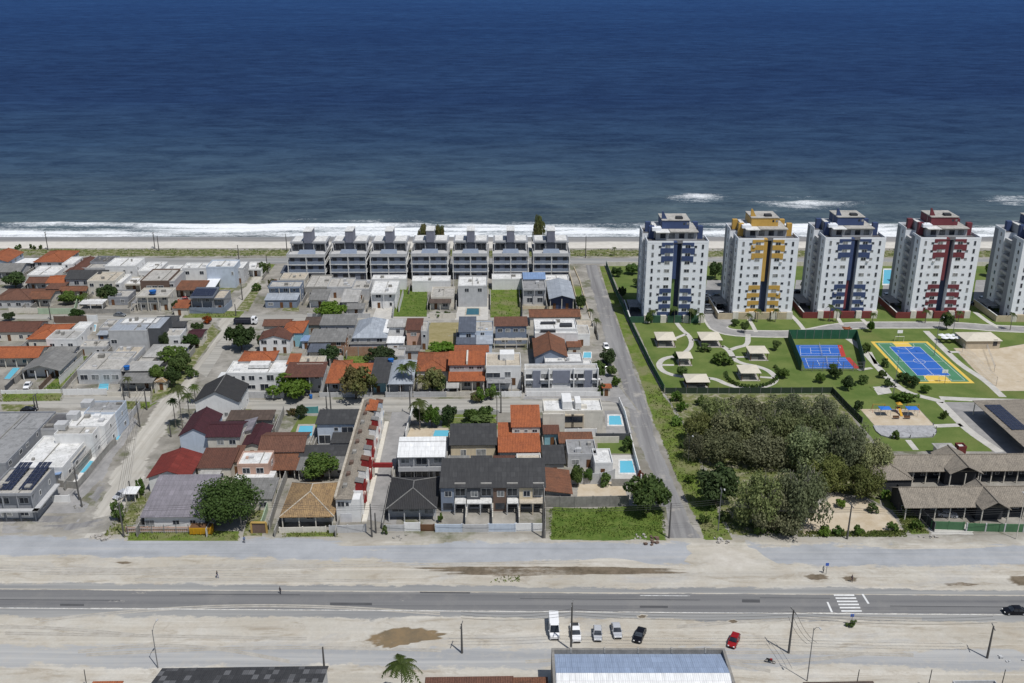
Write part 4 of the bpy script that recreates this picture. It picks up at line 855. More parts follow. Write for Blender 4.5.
def crown(kind, var):
    spec = {'mid': (26, 2600, .085, .85, 'leaf_mid'), 'dark': (26, 2800, .085, .85, 'leaf_dark'), 'bright': (22, 2600, .085, .70, 'leaf_bright'), 'olive': (26, 2600, .075, .85, 'leaf_olive'),
            'grey': (46, 7500, .040, .85, 'leaf_grey'), 'big': (90, 15000, .036, .72, 'leaf_bright2'), 'shrub': (14, 700, .13, .95, 'leaf_mid'), 'shrubbright': (14, 700, .13, .9, 'leaf_bright'), 'red': (16, 1100, .10, .85, 'leaf_red'), 'woodmid': (40, 6500, .042, .85, 'leaf_woodmid')}[kind]
    k = (kind, var)
    if k not in CR:
        cm, L = crown_mesh(hash_(kind)+var*7, spec[0], spec[1], spec[2], spec[3], mat=spec[4]); CR[k] = (cm, trunk_mesh(L, var, .075 if kind not in ('grey','big') else .05, twigs=14 if kind == 'grey' else 0, mat='trunk' if kind != 'grey' else 'greytrunk'))
    return CR[k]
def hash_(s): return sum(ord(c)*(i+1) for i, c in enumerate(s))
PAL['greytrunk'] = ((.26,.24,.20), .95, .3)
MAKERS['leaf_bright2'] = lambda n: leaf(n, (.030,.055,.011), (.06,.095,.02), (.042,.07,.015)); MAKERS['leaf_woodmid'] = lambda n: leaf(n, (.065,.075,.027), (.13,.13,.057), (.095,.10,.045))
tree_no = [0]
def tree(label, x0, x1, y0, y1, kind='mid', base=None, cat='tree', name=None, group=None, hk=3.2):
    """from the crown's outline in the photo: columns x0-x1, top row y0, foot row y1"""
    xc = (x0+x1)/2; p = G(xc, base or y1-.12*(y1-y0)); H = max(.8, z_at(p.y, y0)); a, b = G(x0,y1), G(x1,y1); rad = (b.x-a.x)/2*1.02
    H = min(H, rad*hk)*.97
    tree_no[0] += 1; var = tree_no[0] % 3; cm, tm = crown(kind, var)
    sh = kind in ('shrub','shrubbright','red')
    name = name or ('shrub' if sh or H < 2.2 else 'tree'); r = thing(name, label, 'shrub' if name == 'shrub' else cat, p, tree_no[0]*1.7, group)
    fl = {'bright':.70,'big':.72}.get(kind, .85); ztop = fl*1.35
    low = .10 if sh else .26 if kind not in ('grey','woodmid') else .14; hz = H*(1-low)/ztop
    c = link('crown', cm, r, (0,0,H*low-.05*hz)); c.scale = (rad,rad,hz)
    t = link('trunk', tm, r, (0,0,H*low-.05*hz)); t.scale = (rad*.8,rad*.8,max(hz, H*low/.72) if not sh else hz)
    return r
def palm_meshes(seed):
    r = random.Random(seed); f = MB()
    nf = 14
    for i in range(nf):
        az = 2*math.pi*i/nf+r.uniform(-.2,.2); up = r.uniform(.15,1.15); L = r.uniform(.85,1.1); pts = []
        for k in range(7):
            t = k/6; out = L*t*(.75+.25*(1-up)); z = L*(up*.75*t-1.25*t*t*(.6+.3*r.random()*.3)); pts.append(Vector((out*math.cos(az),out*math.sin(az),z)))
        side = Vector((-math.sin(az),math.cos(az),0))
        for k in range(1,7):
            a, b = pts[k-1], pts[k]; d = (b-a)
            for s in (-1,1):
                for j in range(2):
                    q = a+d*(j*.5); w = .27*(1-abs(k/6-.45))*r.uniform(.8,1.1); tip = q+side*s*w+d.normalized()*w*.55+Vector((0,0,-w*.45)); e = d.normalized()*.05
                    f.add([q-e*1.1,q+e*1.1,tip], [(0,1,2)])
        f.tube(pts, [.022]*3+[.015]*4, 3)
    c = f.mesh('crown', 'leaf_palm')
    t = MB(); t.tube([(0,0,0),(.02,.0,.35),(.035,.01,.7),(.03,0,1)], [1,.75,.65,.6], 7); return c, t
PM = {}
def palm(label, px, py, ytop, wpx=None, group=None, lean=0):
    p = G(px,py); H = max(2.0, z_at(p.y, ytop)); tree_no[0] += 1; v = tree_no[0] % 3
    if v not in PM: 
        c, t = palm_meshes(40+v); m = bpy.data.meshes.new('trunk'); t.v = [(a*.16 if abs(a) > .2 else a*.16, b*.16, c_) for a, b, c_ in t.v]; PM[v] = (c, t.mesh('trunk', 'palmtrunk', True))
    cr = (wpx/2/((py+37)*CT/CAMH) if wpx else min(2.6, H*.4)); r = thing('palm_tree', label, 'palm', p, tree_no[0]*2.1, group); hh = H-cr*.35
    c = link('crown', PM[v][0], r, (.03*.16,0,hh)); c.scale = (cr,cr,cr); t = link('trunk', PM[v][1], r); t.scale = (1,1,hh); return r
def tufts(name, polys, n, size, mat, label, cat, seed=3, h=1.0):
    """uncountable low growth scattered over photo polygons: one object"""
    r = np.random.RandomState(seed); V = []
    for poly in polys:
        P = np.array([[G(x,y).x, G(x,y).y] for x,y in poly]); lo, hi = P.min(0), P.max(0); k = 0
        pts = lo+(hi-lo)*r.rand(n*4,2)
        ins = np.zeros(len(pts), bool); j = len(P)-1
        for i in range(len(P)):
            c = ((P[i,1] > pts[:,1]) != (P[j,1] > pts[:,1])) & (pts[:,0] < (P[j,0]-P[i,0])*(pts[:,1]-P[i,1])/(P[j,1]-P[i,1]+1e-9)+P[i,0]); ins ^= c; j = i
        cl = vnoise(pts[:,0]*.35, pts[:,1]*.35, seed+1); pts = pts[ins & (cl > r.rand(len(pts))*.8)][:n]
        for x, y in pts:
            a = r.rand()*6.28; s = size*(.5+r.rand()); hh = s*h*(.6+.8*r.rand()); dx, dy = math.cos(a)*s*.5, math.sin(a)*s*.5; lx, ly = r.randn()*s*.3, r.randn()*s*.3
            V += [(x-dx,y-dy,.01),(x+dx,y+dy,.01),(x+dx*.5+lx,y+dy*.5+ly,hh),(x-dx*.7+lx,y-dy*.7+ly,hh*.8)]
    m = bpy.data.meshes.new(name); m.from_pydata(V, [], np.arange(len(V)).reshape(-1,4).tolist()); m.update(); m.materials.append(M(mat)); o = link(name, m); tag(o, label, cat, kind='stuff'); return o

# ================================================================ VEHICLES
def car(label, px, py, heading, paint='carwhite', style='hatch', cat='car', group=None, name='parked_car'):
    """heading: degrees, 0 = nose towards the camera (-Y), counter-clockwise"""
    r = thing(name, label, cat, G(px,py,.012), R(heading), group)
    L, Wd, Hh = {'hatch':(3.9,1.68,1.5), 'sedan':(4.4,1.75,1.45), 'suv':(4.4,1.8,1.66), 'pickup':(5.2,1.85,1.75), 'van':(6.0,2.0,2.55)}[style]
    l, w = L/2, Wd/2
    # body: side profile (y along the car, nose at -y), belt at zb; tapered in plan
    zb = {'van':1.25,'suv':1.0,'pickup':1.02}.get(style,.9); fz = {'van':1.12,'pickup':.98}.get(style,.78)
    def loft(secs, nm, mat, parent=r, smooth=False):   # secs: (y, half width low, half width high, z low, z high)
        m = MB(); n = len(secs)
        for y, a, b, z0, z1 in secs: m.v += [(-a,y,z0),(a,y,z0),(b,y,z1),(-b,y,z1)]
        for i in range(n-1):
            for k in range(4): m.f.append((4*i+k, 4*i+(k+1)%4, 4*i+4+(k+1)%4, 4*i+4+k))
        m.f += [(3,2,1,0), (4*n-4,4*n-3,4*n-2,4*n-1)]; return m.build(nm, mat, parent)
    loft([(-l,w*.80,w*.74,.30,fz-.22),(-l+.18,w*.96,w*.88,.24,fz-.04),(-l+1.0,w,w*.93,.22,zb-.06),(-l+1.25,w,w*.95,.22,zb),(l-.35,w,w*.94,.22,zb),(l-.06,w*.95,w*.86,.28,zb-.10),(l,w*.86,w*.78,.32,zb-.2)], 'body', paint)
    if style == 'van': c0, c1, r0, r1 = -l+.95, l-.02, -l+1.55, l-.10
    elif style == 'pickup': c0, c1, r0, r1 = -l+1.3, -l+3.35, -l+2.0, -l+3.1
    elif style == 'sedan': c0, c1, r0, r1 = -l+1.15, l-.55, -l+1.95, l-1.15
    else: c0, c1, r0, r1 = -l+1.05, l-.06, -l+1.8, l-.50
    zt = Hh; kk = .80
    loft([(c0,w*.93,w*.90,zb-.03,zb+.02),(r0,w*.93,w*kk,zb-.03,zt-.07),(r1,w*.93,w*kk,zb-.03,zt-.07),(c1,w*.93,w*.88,zb-.03,zb+.03)], 'cabin_glass', 'glass')
    loft([(r0-.08,w*kk+.02,w*kk-.08,zt-.10,zt-.04),(r0+.25,w*kk+.03,w*kk-.06,zt-.10,zt),(r1-.25,w*kk+.03,w*kk-.06,zt-.10,zt),(r1+.06,w*kk+.02,w*kk-.08,zt-.10,zt-.04)], 'roof', paint)
    if style == 'van':                 # solid panel sides behind the cab
        loft([(r0+.5,w*1.0,w*.90,zb-.2,zt-.03),(r0+.7,w,w*.9,zb-.2,zt+.015),(l-.15,w,w*.9,zb-.2,zt+.015),(l+.0,w*.98,w*.88,zb-.2,zt-.05)], 'cargo_body', paint)
    if style == 'pickup': MB().box(-w*.8,w*.8,c1+.15,l-.12,zb+.001,zb+.02).build('cargo_bed', 'shed_dark', r)
    ps = MB()
    for s in (-1,1):                   # pillars
        for y0, y1 in ((c0,r0),(c1,r1)): ps.tube([(s*w*.93,y0,zb),(s*w*kk,y1,zt-.06)], [.05,.05], 4)
        ps.tube([(s*w*.94,(r0+r1)/2,zb),(s*(w*kk+.01),(r0+r1)/2,zt-.06)], [.05,.05], 4)
    ps.build('pillar_frame', paint, r)
    if 'wheel' not in PM:
        m = MB(); n = 14
        for x, rr in ((-.10,.29),(-.09,.32),(.09,.32),(.10,.29)): m.v += [(x,rr*math.cos(6.2832*k/n),rr*math.sin(6.2832*k/n)) for k in range(n)]
        for i in range(3):
            for k in range(n): m.f.append((i*n+k,i*n+(k+1)%n,(i+1)*n+(k+1)%n,(i+1)*n+k))
        m.f += [tuple(range(n-1,-1,-1)), tuple(range(3*n,4*n))]; a = m.mesh('wheel','rubber')
        b = MB(); b.prism([(.19*math.cos(6.2832*k/10),.19*math.sin(6.2832*k/10)) for k in range(10)], -.115, .115); b.v = [(z,x,y) for x,y,z in b.v]; PM['wheel'] = (a, b.mesh('rim','rim'))
    for s in (-1,1):
        for y in (-l+.75, l-.75):
            o = link('wheel', PM['wheel'][0], r, (s*(w-.09),y,.32)); link('rim', PM['wheel'][1], o)
        MB().box(min(s*w*.45,s*w*.78),max(s*w*.45,s*w*.78),-l-.02,-l+.16,fz-.28,fz-.12).build('headlight', 'lampwhite', r)
        MB().box(min(s*w*.55,s*w*.80),max(s*w*.55,s*w*.80),l-.09,l+.02,zb-.34,zb-.16).build('tail_light', 'lampred', r)
        MB().box(min(s*w*.92,s*(w+.15)),max(s*w*.92,s*(w+.15)),c0+.35,c0+.47,zb+.0,zb+.15).build('mirror', paint, r)
    MB().box(-w*.7,w*.7,-l-.03,-l+.05,.30,.46).build('bumper', 'rubber', r)
    return r
def truck(label, px, py, heading):
    r = thing('dump_truck', label, 'truck', G(px,py,.012), R(heading))
    MB().box(-.45,.45,-3.8,3.9,.55,.85).build('chassis', 'shed_dark', r)
    m = MB(); m.extr_x([(-4.1,.6),(-2.2,.6),(-2.2,2.75),(-3.45,2.75),(-3.85,2.0),(-4.1,1.6)], -1.15, 1.15); c = m.build('cab', 'carwhite', r)
    MB().add([(-1.0,-3.88,2.03),(1.0,-3.88,2.03),(1.0,-3.52,2.68),(-1.0,-3.52,2.68)], [(0,1,2,3)]).build('windshield', 'glass', c)
    for s in (-1,1): MB().box(min(s*1.152,s*1.16),max(s*1.152,s*1.16),-3.4,-2.6,1.75,2.4).build('side_window', 'glass', c)
    b = MB(); b.box(-1.2,1.2,-1.9,4.0,.9,1.0).box(-1.2,-1.1,-1.9,4.0,1.0,2.1).box(1.1,1.2,-1.9,4.0,1.0,2.1).box(-1.1,1.1,-1.9,-1.8,1.0,2.3).box(-1.1,1.1,3.9,4.0,1.0,2.1)
    for i in range(6): 
        y = -1.6+i*1.05; b.box(-1.27,-1.2,y,y+.1,.95,2.1).box(1.2,1.27,y,y+.1,.95,2.1)
    b.build('dump_bed', 'clothdark', r); MB().box(-1.09,1.09,-1.79,3.89,1.0,1.55).build('load', 'shed_dark', r)
    for s in (-1,1):
        for y in (-3.0,1.6,2.8): o = link('wheel', PM['wheel'][0], r, (s*1.02,y,.5)); o.scale = (1.6,1.55,1.55)
    return r
# ================================================================ PEOPLE
def person(label, px, py, face, top='clothdark', bottom='clothblue', stride=.25, arm=.2):
    """one skinned body; face: degrees, 0 looks at the camera"""
    s = stride; J = [(0,0,.95),(0,.01,1.12),(0,.01,1.36),(0,0,1.50),(0,-.01,1.60),(0,-.015,1.72)]; rad = [.135,.125,.14,.055,.085,.07]; E = [(0,1),(1,2),(2,3),(3,4),(4,5)]
    def add(p, r_, par): J.append(p); rad.append(r_); E.append((par,len(J)-1)); return len(J)-1
    for sd in (-1,1):
        k = sd*s
        a = add((sd*.10,0,.88),.095,0); a = add((sd*.11,-k*.42,.50),.062,a); a = add((sd*.11,-k*.75+.06*(k > 0),.10),.042,a); a = add((sd*.12,-k*.75-.12,.04),.04,a)
        b = add((sd*.19,.01,1.40),.06,2); b = add((sd*.235,.04+k*.3,1.12),.045,b); b = add((sd*.24,k*.75-arm*.4,.90),.034,b); h = add((sd*.24,k*.8-arm*.45,.82),.034,b)
        for i, dx in enumerate((-.028,-.01,.01,.028)): f = add((sd*.24+dx*.4,k*.8-arm*.45+dx,.76-.006*(i in (1,2))),.010,h); add((sd*.235+dx*.4,k*.8-arm*.47+dx,.725-.01*(i in (1,2))),.009,f)
        add((sd*.215,k*.8-arm*.45-.045,.80),.011,h)
    m = bpy.data.meshes.new('person'); m.from_pydata(J, E, []); ob = link('person', m, None, G(px,py,.012), R(face)); tag(ob, label, 'person')
    for n_ in ('skin', top, bottom): m.materials.append(M(n_))
    md = ob.modifiers.new('skin', 'SKIN'); sv = m.skin_vertices[0].data
    for i, q in enumerate(rad): sv[i].radius = (q, q*(.75 if i < 3 else 1)); sv[i].use_root = i == 0
    ob.modifiers.new('sub', 'SUBSURF').levels = 1; ob.modifiers['sub'].render_levels = 1
    bpy.context.view_layer.update(); dg = bpy.context.evaluated_depsgraph_get(); me = bpy.data.meshes.new_from_object(ob.evaluated_get(dg)); ob.modifiers.clear(); ob.data = me
    me.materials.clear()
    for n_ in ('skin', top, bottom): me.materials.append(M(n_))
    for p in me.polygons:
        z, x = p.center.z, abs(p.center.x); p.use_smooth = True
        p.material_index = 2 if (z < .93 and x < .21) and z > .08 else 1 if (.93 <= z < 1.47 and (x < .20 or z > 1.18)) else 0
    hm = MB(); n = 10
    for i, (z, r_) in enumerate(((1.60,.075),(1.66,.105),(1.73,.10),(1.785,.06),(1.80,.01))): hm.v += [(r_*math.cos(6.2832*k/n), .02+r_*math.sin(6.2832*k/n), z) for k in range(n)]
    for i in range(4):
        for k in range(n):
            if i > 1 or not 6 <= k <= 8: hm.f.append((i*n+k,i*n+(k+1)%n,(i+1)*n+(k+1)%n,(i+1)*n+k))
    hm.build('hair', 'hair', ob, True)
    fc = MB()
    for sd in (-1,1): fc.box(sd*.032-.012,sd*.032+.012,-.108,-.085,1.655,1.672)
    fc.build('eye', 'hair', ob); MB().add([(-.012,-.09,1.61),(.012,-.09,1.61),(0,-.125,1.615),(0,-.09,1.655)], [(0,1,2),(0,2,3),(2,1,3)]).build('nose', 'skin', ob); MB().box(-.022,.022,-.104,-.085,1.575,1.585).build('mouth', 'clothred', ob)
    return ob
def motorbike(label, px, py, heading, rider=True):
    r = thing('motorbike', label, 'motorbike', G(px,py,.012), R(heading))
    for y in (-.65,.65):
        m = MB(); n = 16
        for k in range(n):
            t0, t1 = 6.2832*k/n, 6.2832*(k+1)/n
            for rr, q in ((.31,.24),): m.add([(-.05,rr*math.cos(t0),rr*math.sin(t0)),(.05,rr*math.cos(t0),rr*math.sin(t0)),(.05,rr*math.cos(t1),rr*math.sin(t1)),(-.05,rr*math.cos(t1),rr*math.sin(t1)),(-.04,q*math.cos(t0),q*math.sin(t0)),(.04,q*math.cos(t0),q*math.sin(t0)),(.04,q*math.cos(t1),q*math.sin(t1)),(-.04,q*math.cos(t1),q*math.sin(t1))], [(0,1,2,3),(4,7,6,5),(0,3,7,4),(1,5,6,2)])
        w = m.build('wheel', 'rubber', r, loc=(0,y,.31)); MB().tube([(-.06,0,0),(.06,0,0)], [.08,.08], 8).build('hub', 'rim', w)
    MB().extr_x([(-.4,.45),(.3,.4),(.45,.7),(-.25,.85),(-.42,.8)], -.14, .14).build('engine_frame', 'shed_dark', r); MB().box(-.14,.14,.0,.75,.78,.88).build('seat', 'rubber', r); MB().box(-.15,.15,-.35,.05,.80,.98).build('fuel_tank', 'carred', r)
    MB().tube([(-.36,-.35,1.08),(0,-.48,1.02),(.36,-.35,1.08)], [.025]*3, 5).build('handlebar', 'rim', r); MB().tube([(0,-.65,.31),(0,-.45,1.0)], [.04,.04], 5).build('fork', 'rim', r); return r
# ================================================================ POLES
def pole(label, px, py, ytop, arms=0, lamp=0, name=None, group=None, mat='concpole', r0=.23, rotz=None):
    """utility pole: foot at (px,py), top seen at row ytop; arms = crossarms, lamp = -1/1 street lamp arm"""
    p = G(px,py); H = z_at(p.y, ytop); H = max(2.5, min(13, H)); nm = name or ('street_lamp' if lamp and not arms else 'utility_pole'); r = thing(nm, label, 'street lamp' if nm == 'street_lamp' else 'pole', p, R(rotz) if rotz is not None else R(hash_(label)%25+78), group)
    k = ('pole', round(H,0), mat); 
    MB().tube([(0,0,-.2),(0,0,H)], [r0,r0*.62], 7).build('shaft', mat, r)
    for a in range(arms):
        z = H-.25-a*1.1; c = MB().box(-1.1,1.1,-.06,.06,z,z+.13).build('crossarm', mat, r)
        for x in (-1.0,-.45,.45,1.0): MB().tube([(x,0,z+.13),(x,0,z+.36)], [.05,.03], 5).build('insulator', 'palegrey', c)
    if arms > 1: MB().tube([(.35,-.1,H-3.4),(.35,-.1,H-2.3)], [.28,.28], 9).build('transformer', 'grey', r)
    if lamp:
        c = MB().tube([(0,0,H-.5),(lamp*.5,-.15,H+.5),(lamp*1.3,-.35,H+1.0)], [.05,.045,.04], 5).build('lamp_arm', 'metalpole', r); MB().box(min(lamp*1.25,lamp*1.9),max(lamp*1.25,lamp*1.9),-.50,-.24,H+.92,H+1.06).build('lamp_head', 'palegrey', c)
    return r
def wire(label, pts, h=8, sag=.8, n=3, group='power lines'):
    P = [G(x,y) for x,y in pts]; m = MB()
    for k in range(n):
        off = Vector((0,0,0)); zz = h-.35*(k > 2)
        for a, b in zip(P, P[1:]):
            d = (b-a).normalized(); q = Vector((-d.y,d.x,0))*(k-1)*.9; m.tube([(a+q).lerp(b+q,t)+Vector((0,0,zz-4*sag*t*(1-t))) for t in [i/8 for i in range(9)]], [.035]*9, 3)
    tag(m.build('power_line', 'cable'), label, 'cable', group)
PAL['greenpanel'] = ((.075,.17,.085), .7, .25)
MAKERS['slabpale'] = lambda n: slabroof(n, (.40,.40,.41), (.31,.31,.315))
for sfx, ax in (('',0),('_y',1)): MAKERS['fskyblue'+sfx] = (lambda ax: lambda n: fibro(n, (.27,.335,.45), (.245,.305,.415), ax, 1.0))(ax)
PAL['slate2'] = ((.20,.205,.25), .7, .2)
PAL['greendark'] = ((.035,.055,.035), .85, .25)
for sfx, ax in (('',0),('_y',1)): MAKERS['fpatched'+sfx] = (lambda ax: lambda n: fibro(n, (.055,.055,.057), (.04,.04,.043), ax, 1.05, .8))(ax)
# ================================================================ HOUSES, from the beach towards the avenue
h1, h2 = 3.2, 6.3
# -- left block along the beach
house('grey blue house with orange tiled roof cut by the left edge near the beach', -22,8,262,252,5.5,'gable_y','terra','paleblue')
house('pale house under an orange hipped tile roof closest to the beach at far left', 33,64,262,251,5.2,'hip','terra','palegrey')
house('low house with dark sheet roof between two orange tiled houses near the beach', 14,33,265,258,3.2,'shed_b','fwhite','grey',porch=2)
house('small house with mossy grey sheet roof at the far left edge', -10,20,272,263,3.2,'gable_x','fgrey','palegrey',porch=2)
house('small white flat topped house in front of the orange hipped roof by the beach', 27,54,275,266,3.6,'flat','slabwhite','white')
house('white tall wall house right of the orange hipped roof by the beach', 62,73,264,257,5.0,'flat','slabwhite','white')
house('long narrow dark red tiled house running towards the beach', 64,80,272,258,3.4,'gable_y','redbrown','offwhite')
r = house('low house with grey and beige slabs behind the grey gabled house', 77,108,268,258,3.6,'flat','slab','palegrey'); wing(r,90,112,262,256,4.2,'flat','slabdark','grey')
r = house('large plain white block with small dark windows near the beach', 105,135,266,258,6.6,'flat','slabwhite','white',wins=[(.62,4.2,.8,1.3),(.85,3.9,.8,.9)]); 
house('low white roofed house between the plain white block and the brick coloured block', 138,158,271,262,4.0,'flat','slabwhite','white')
house('grey gabled house with two pale dormer windows on the left block', 64,98,279,270,5.0,'gable_x','fdark','palegrey',wins=[(.33,3.3,1.8,1.5),(.62,3.3,1.8,1.5),(.3,1.3,1.4,1.1),(.7,1.3,1.4,1.1)])
r = house('beige two storey house with concrete roof terrace and shaded veranda', 87,114,281,272,6.3,'flat','slabbeige','offwhite'); wing(r,112,121,283,274,5.2,'flat','slabwhite','white'); wing(r,90,113,288,285,3.0,'canopy','slab','offwhite',walls=False)
r = house('long low house with brown tiles on the left and orange tiles on the right', 25,46,283,277,3.4,'gable_x','brown','palegrey',porch=1.5); wing(r,45,64,283,275,3.7,'gable_x','orange','offwhite')
house('brown shed roof house below the long brown and orange roof', 44,62,289,281,3.2,'shed_f','brown','rawwall')
house('low strip house with rust brown tile roof behind the garden palms', 58,86,291,286,3.2,'gable_x','rust','offwhite',porch=1.5)
house('open garage with white roof beside the brick coloured block', 124,140,284,277,3.6,'flat','slabwhite','offwhite',porch=3)
r = house('brick coloured three storey block with raw parapet behind the blue tank', 140,168,281,269,7.0,'flat','slab','brownwall',wins=[(.3,4.6,1.8,.9),(.5,4.6,1.8,.9),(.72,4.6,1.8,.9),(.5,1.4,1.4,1.1)]); wing(r,168,174,281,270,6.6,'flat','slab','palegrey')
r = house('two storey house with columns and a blue tank on its flat roof', 136,168,296,288,6.0,'flat','slab','offwhite',porch=1.5); wing(r,131,160,303,298,3.2,'canopy','slabgrey','palegrey',walls=False)
house('brown hipped tile house at the left edge behind the street trees', -8,31,300,289,3.4,'hip','brown','palegrey')
house('small house with orange brown shed roof beside the brown hipped house', 26,50,299,290,3.4,'gable_x','rust','offwhite',porch=1.5)
house('open carport with white flat roof behind the street wall', 78,102,304,299,3.0,'canopy','slabwhite','white',walls=False,name='carport',cat='carport')
house('small grey shed with flat slab roof at the yard corner', 108,128,297,290,3.2,'flat','slab','grey')
house('white house with grey canopy and beige slab left of the pale blue block', 182,206,268,263,6.0,'flat','slabwhite','white',wins=[(.2,4,1.5,1.3),(.8,4,1.5,1.3)])
r = house('pale blue three storey block with blank side wall near the beach road', 206,234,267,260,8.6,'flat','slabwhite','paleblue',wins=[(.92,6,.7,1.3)],side=''); wing(r,234,243,268,261,6.5,'flat','slabwhite','palegrey',side='r')
house('low house with white slab roofs between the brick block and the blue block', 158,182,274,264,3.8,'flat','slabwhite','palegrey')
house('orange brown sheet roofed house in front of the pale blue block', 174,203,290,282,3.4,'shed_f','rust','offwhite',porch=2)
house('white tarpaulin carport beside the orange brown sheet roof', 202,215,287,280,3.2,'shed_f','tarpwhite','white',walls=False,name='carport',cat='carport')
r = house('two storey house with dark solar panels covering its roof by the west street', 189,213,298,289,6.0,'shed_f','fslate','grey',porch=1.5); wing(r,213,224,298,290,5.4,'flat','slabbeige','grey',porch=1)
solar_array(r, -4.2, -3.6, 6.25, 8, 4, R(6))
house('white garage house with green awning at the beach end of the west street', 245,261,269,262,3.6,'flat','slabwhite','white',porch=2)
house('small pale house with orange awning behind the parked red car', 172,188,308,301,3.0,'shed_f','terra','offwhite')
ywall('grey front wall of the solar panelled house', [(182,313.5),(224,313.5),(232,306)], 2.3, 'bluegrey')
ywall('white street wall left of the carport', [(39,314),(75,314),(79,300)], 2.2, 'greenwall'); ywall('pale wall with a small sign left of the white street wall', [(10,313),(39,313)], 2.0, 'offwhite')
ywall('grey street wall between carport and grey shed', [(76,313.5),(130,313.5)], 1.8, 'concrete')
# -- left middle block
house('long house with dark brown tile roof at the left edge below the cross street', -20,36,332,321,3.4,'gable_x','redbrown','offwhite')
house('house with bright orange curved tile roof beside the dark brown roof', 26,58,339,324,3.6,'hip','orange','offwhite')
house('house with wide orange tile roof and white edge at the left edge', -20,38,358,346,3.6,'gable_x','orange','offwhite',porch=2)
house('white two storey house with two dark windows and light sheet roof by the pool', 46,76,339,330,6.0,'flat','fpale','white',wins=[(.18,3.9,1.4,1.1),(.5,4,.5,.6),(.78,3.9,1.5,1.1),(.3,1.5,1.4,1.1)])
r = house('pale grey workshop hall with a white strip on its big roof', 108,146,330,318,8.0,'flat','fsteel','palegrey',wins=[(.12,4,1.8,1.3)],par=.25); wing(r,122,150,322,319,8.4,'canopy','slabwhite','white',walls=False) if False else None; wing(r,146,160,328,316,8.1,'flat','fsteel','darkgrey',par=.25,wins=[])
wing(r,120,156,323,317.5,8.15,'flat','slabwhite','fsteel' if False else 'palegrey',par=.36,wins=[])
house('white low house with two small windows right of the workshop hall', 148,180,336,329,4.6,'flat','slab','white',wins=[(.2,2.6,1.4,.9),(.85,2.6,1.4,.9)])
house('house with pale weathered hipped roof behind the trees of the west street', 142,180,357,344,3.2,'hip','fpale','palegrey')
house('small house with red sheet roof and pale gable among the street trees', 186,202,337,329,3.4,'gable_x','wine','offwhite')
house('low grey roofed house right of the narrow grass lot', 42,74,352,346,3.2,'gable_x','fgrey','palegrey')
house('narrow gabled house with weathered grey roof and a car in front', 20,60,371,354,3.2,'gable_y','fgrey','white',porch=3)
house('low grey shed row beside the workshop hall', 76,106,347,340,3.0,'flat','slab','palegrey')
r = house('white modern two storey house with raw slab roofs and a blue pool', 77,120,370,352,4.6,'flat','slab','palegrey',wins=[(.14,2.2,2.2,1.6),(.40,2.2,2.2,1.6),(.66,2.2,1.8,1.6),(.86,2.2,2.0,1.6)]); wing(r,108,134,358,346,4.4,'flat','slabbeige','palegrey')
house('low house with pale corrugated roof right of the white modern house', 118,154,373,361,3.3,'shed_b','fpale','palegrey',porch=2)
house('open porch house with weathered sheet roof by the cross street corner', 118,152,383,374,3.2,'shed_f','fgrey','offwhite',porch=3)
house('low raw slab house behind the weathered hipped roof', 134,150,364,356,3.2,'flat','slab','concrete')
ywall('white front wall with railings of the white modern house', [(64,395),(107,394.5)], 1.9, 'white'); ywall('brown side wall of the narrow grass lot', [(40,391),(72,357)], 1.6, 'brownwall'); ywall('grey side wall right of the narrow grass lot', [(62,393),(92,357)], 1.6, 'concrete')
ywall('white front wall of the gabled house with the parked white car', [(2,394),(62,393)], 1.2, 'white'); ywall('long white front wall along the cross street near the street corner', [(108,396),(150,396)], 1.3, 'offwhite'); ywall('grey wall left of the gabled house beside the blue slide pool', [(6,391),(40,358)], 1.6, 'darkgrey')
# -- left front block (large pale roofs by the street)
r = house('grey warehouse with broad weathered slab roof at the left edge', -70,5,464,412,5.0,'flat','slabgrey','grey',wins=[]); wing(r,14,62,429,413,4.6,'flat','slabdark','palegrey',wins=[])
r = house('long two storey house with raw and white roof terraces facing the west street', 84,116,413,401,7.0,'flat','slabgrey','paleblue',side='r'); wing(r,66,104,426,411,6.9,'flat','slabwhite','white',side='r',wins=[]); wing(r,54,92,434,426,6.8,'flat','slab','white',side='r',wins=[])
for (u, v) in ((74,417),(62,427),(88,405)):
    q = local(r,u,v,7); MB().box(q.x-1.4,q.x+1.4,q.y-1.4,q.y+1.4,6.7,8.3).build('roof_box', 'palegrey', r)
r = house('white long low house with open veranda beside the pool deck', 14,62,468,436,4.4,'flat','slabwhite','white',side='r',wins=[]); wing(r,50,72,462,440,3.4,'canopy','slab','white',walls=False)
r = house('grey two storey corner building with two rows of solar panels on the roof', -14,31,494,468,7.2,'flat','slab','grey',side='r',porch=1.2,wins=[(.3,4.8,2.4,1.5),(.75,4.8,2,1.4),(.3,1.6,2.4,1.6),(.7,1.6,2,1.6)])
W_, D_, H_ = r['_dims']
for i, x in enumerate((-3.4,1.2)): solar_array(r, x, -D_/2+2.2, 7.05, 3, 7, R(4), 1.05, 1.72)
MB().box(-W_/2-1.3,W_/2+1.3,-D_/2-1.3,-D_/2-.05,3.1,3.45).build('balcony', 'palegrey', r)
MB().box(W_/2+.05,W_/2+1.3,-D_/2-1.3,D_/2-1,3.1,3.45).build('balcony', 'palegrey', r)
pool('pale blue pool in a white deck beside the west street', [(80,473),(89,473),(97,462),(90,461)], deck='slabwhite', dk=.8)
ywall('dark boundary wall along the pool deck by the west street', [(60,487),(78,489),(108,452),(116,444)], 1.9, 'concrete'); ywall('white boundary wall with pickets along the west street pavement', [(108,449),(126,425),(140,408)], 2.0, 'palegrey'); ywall('white garden wall before the corner building with solar panels', [(48,502),(70,502)], 1.8, 'white')
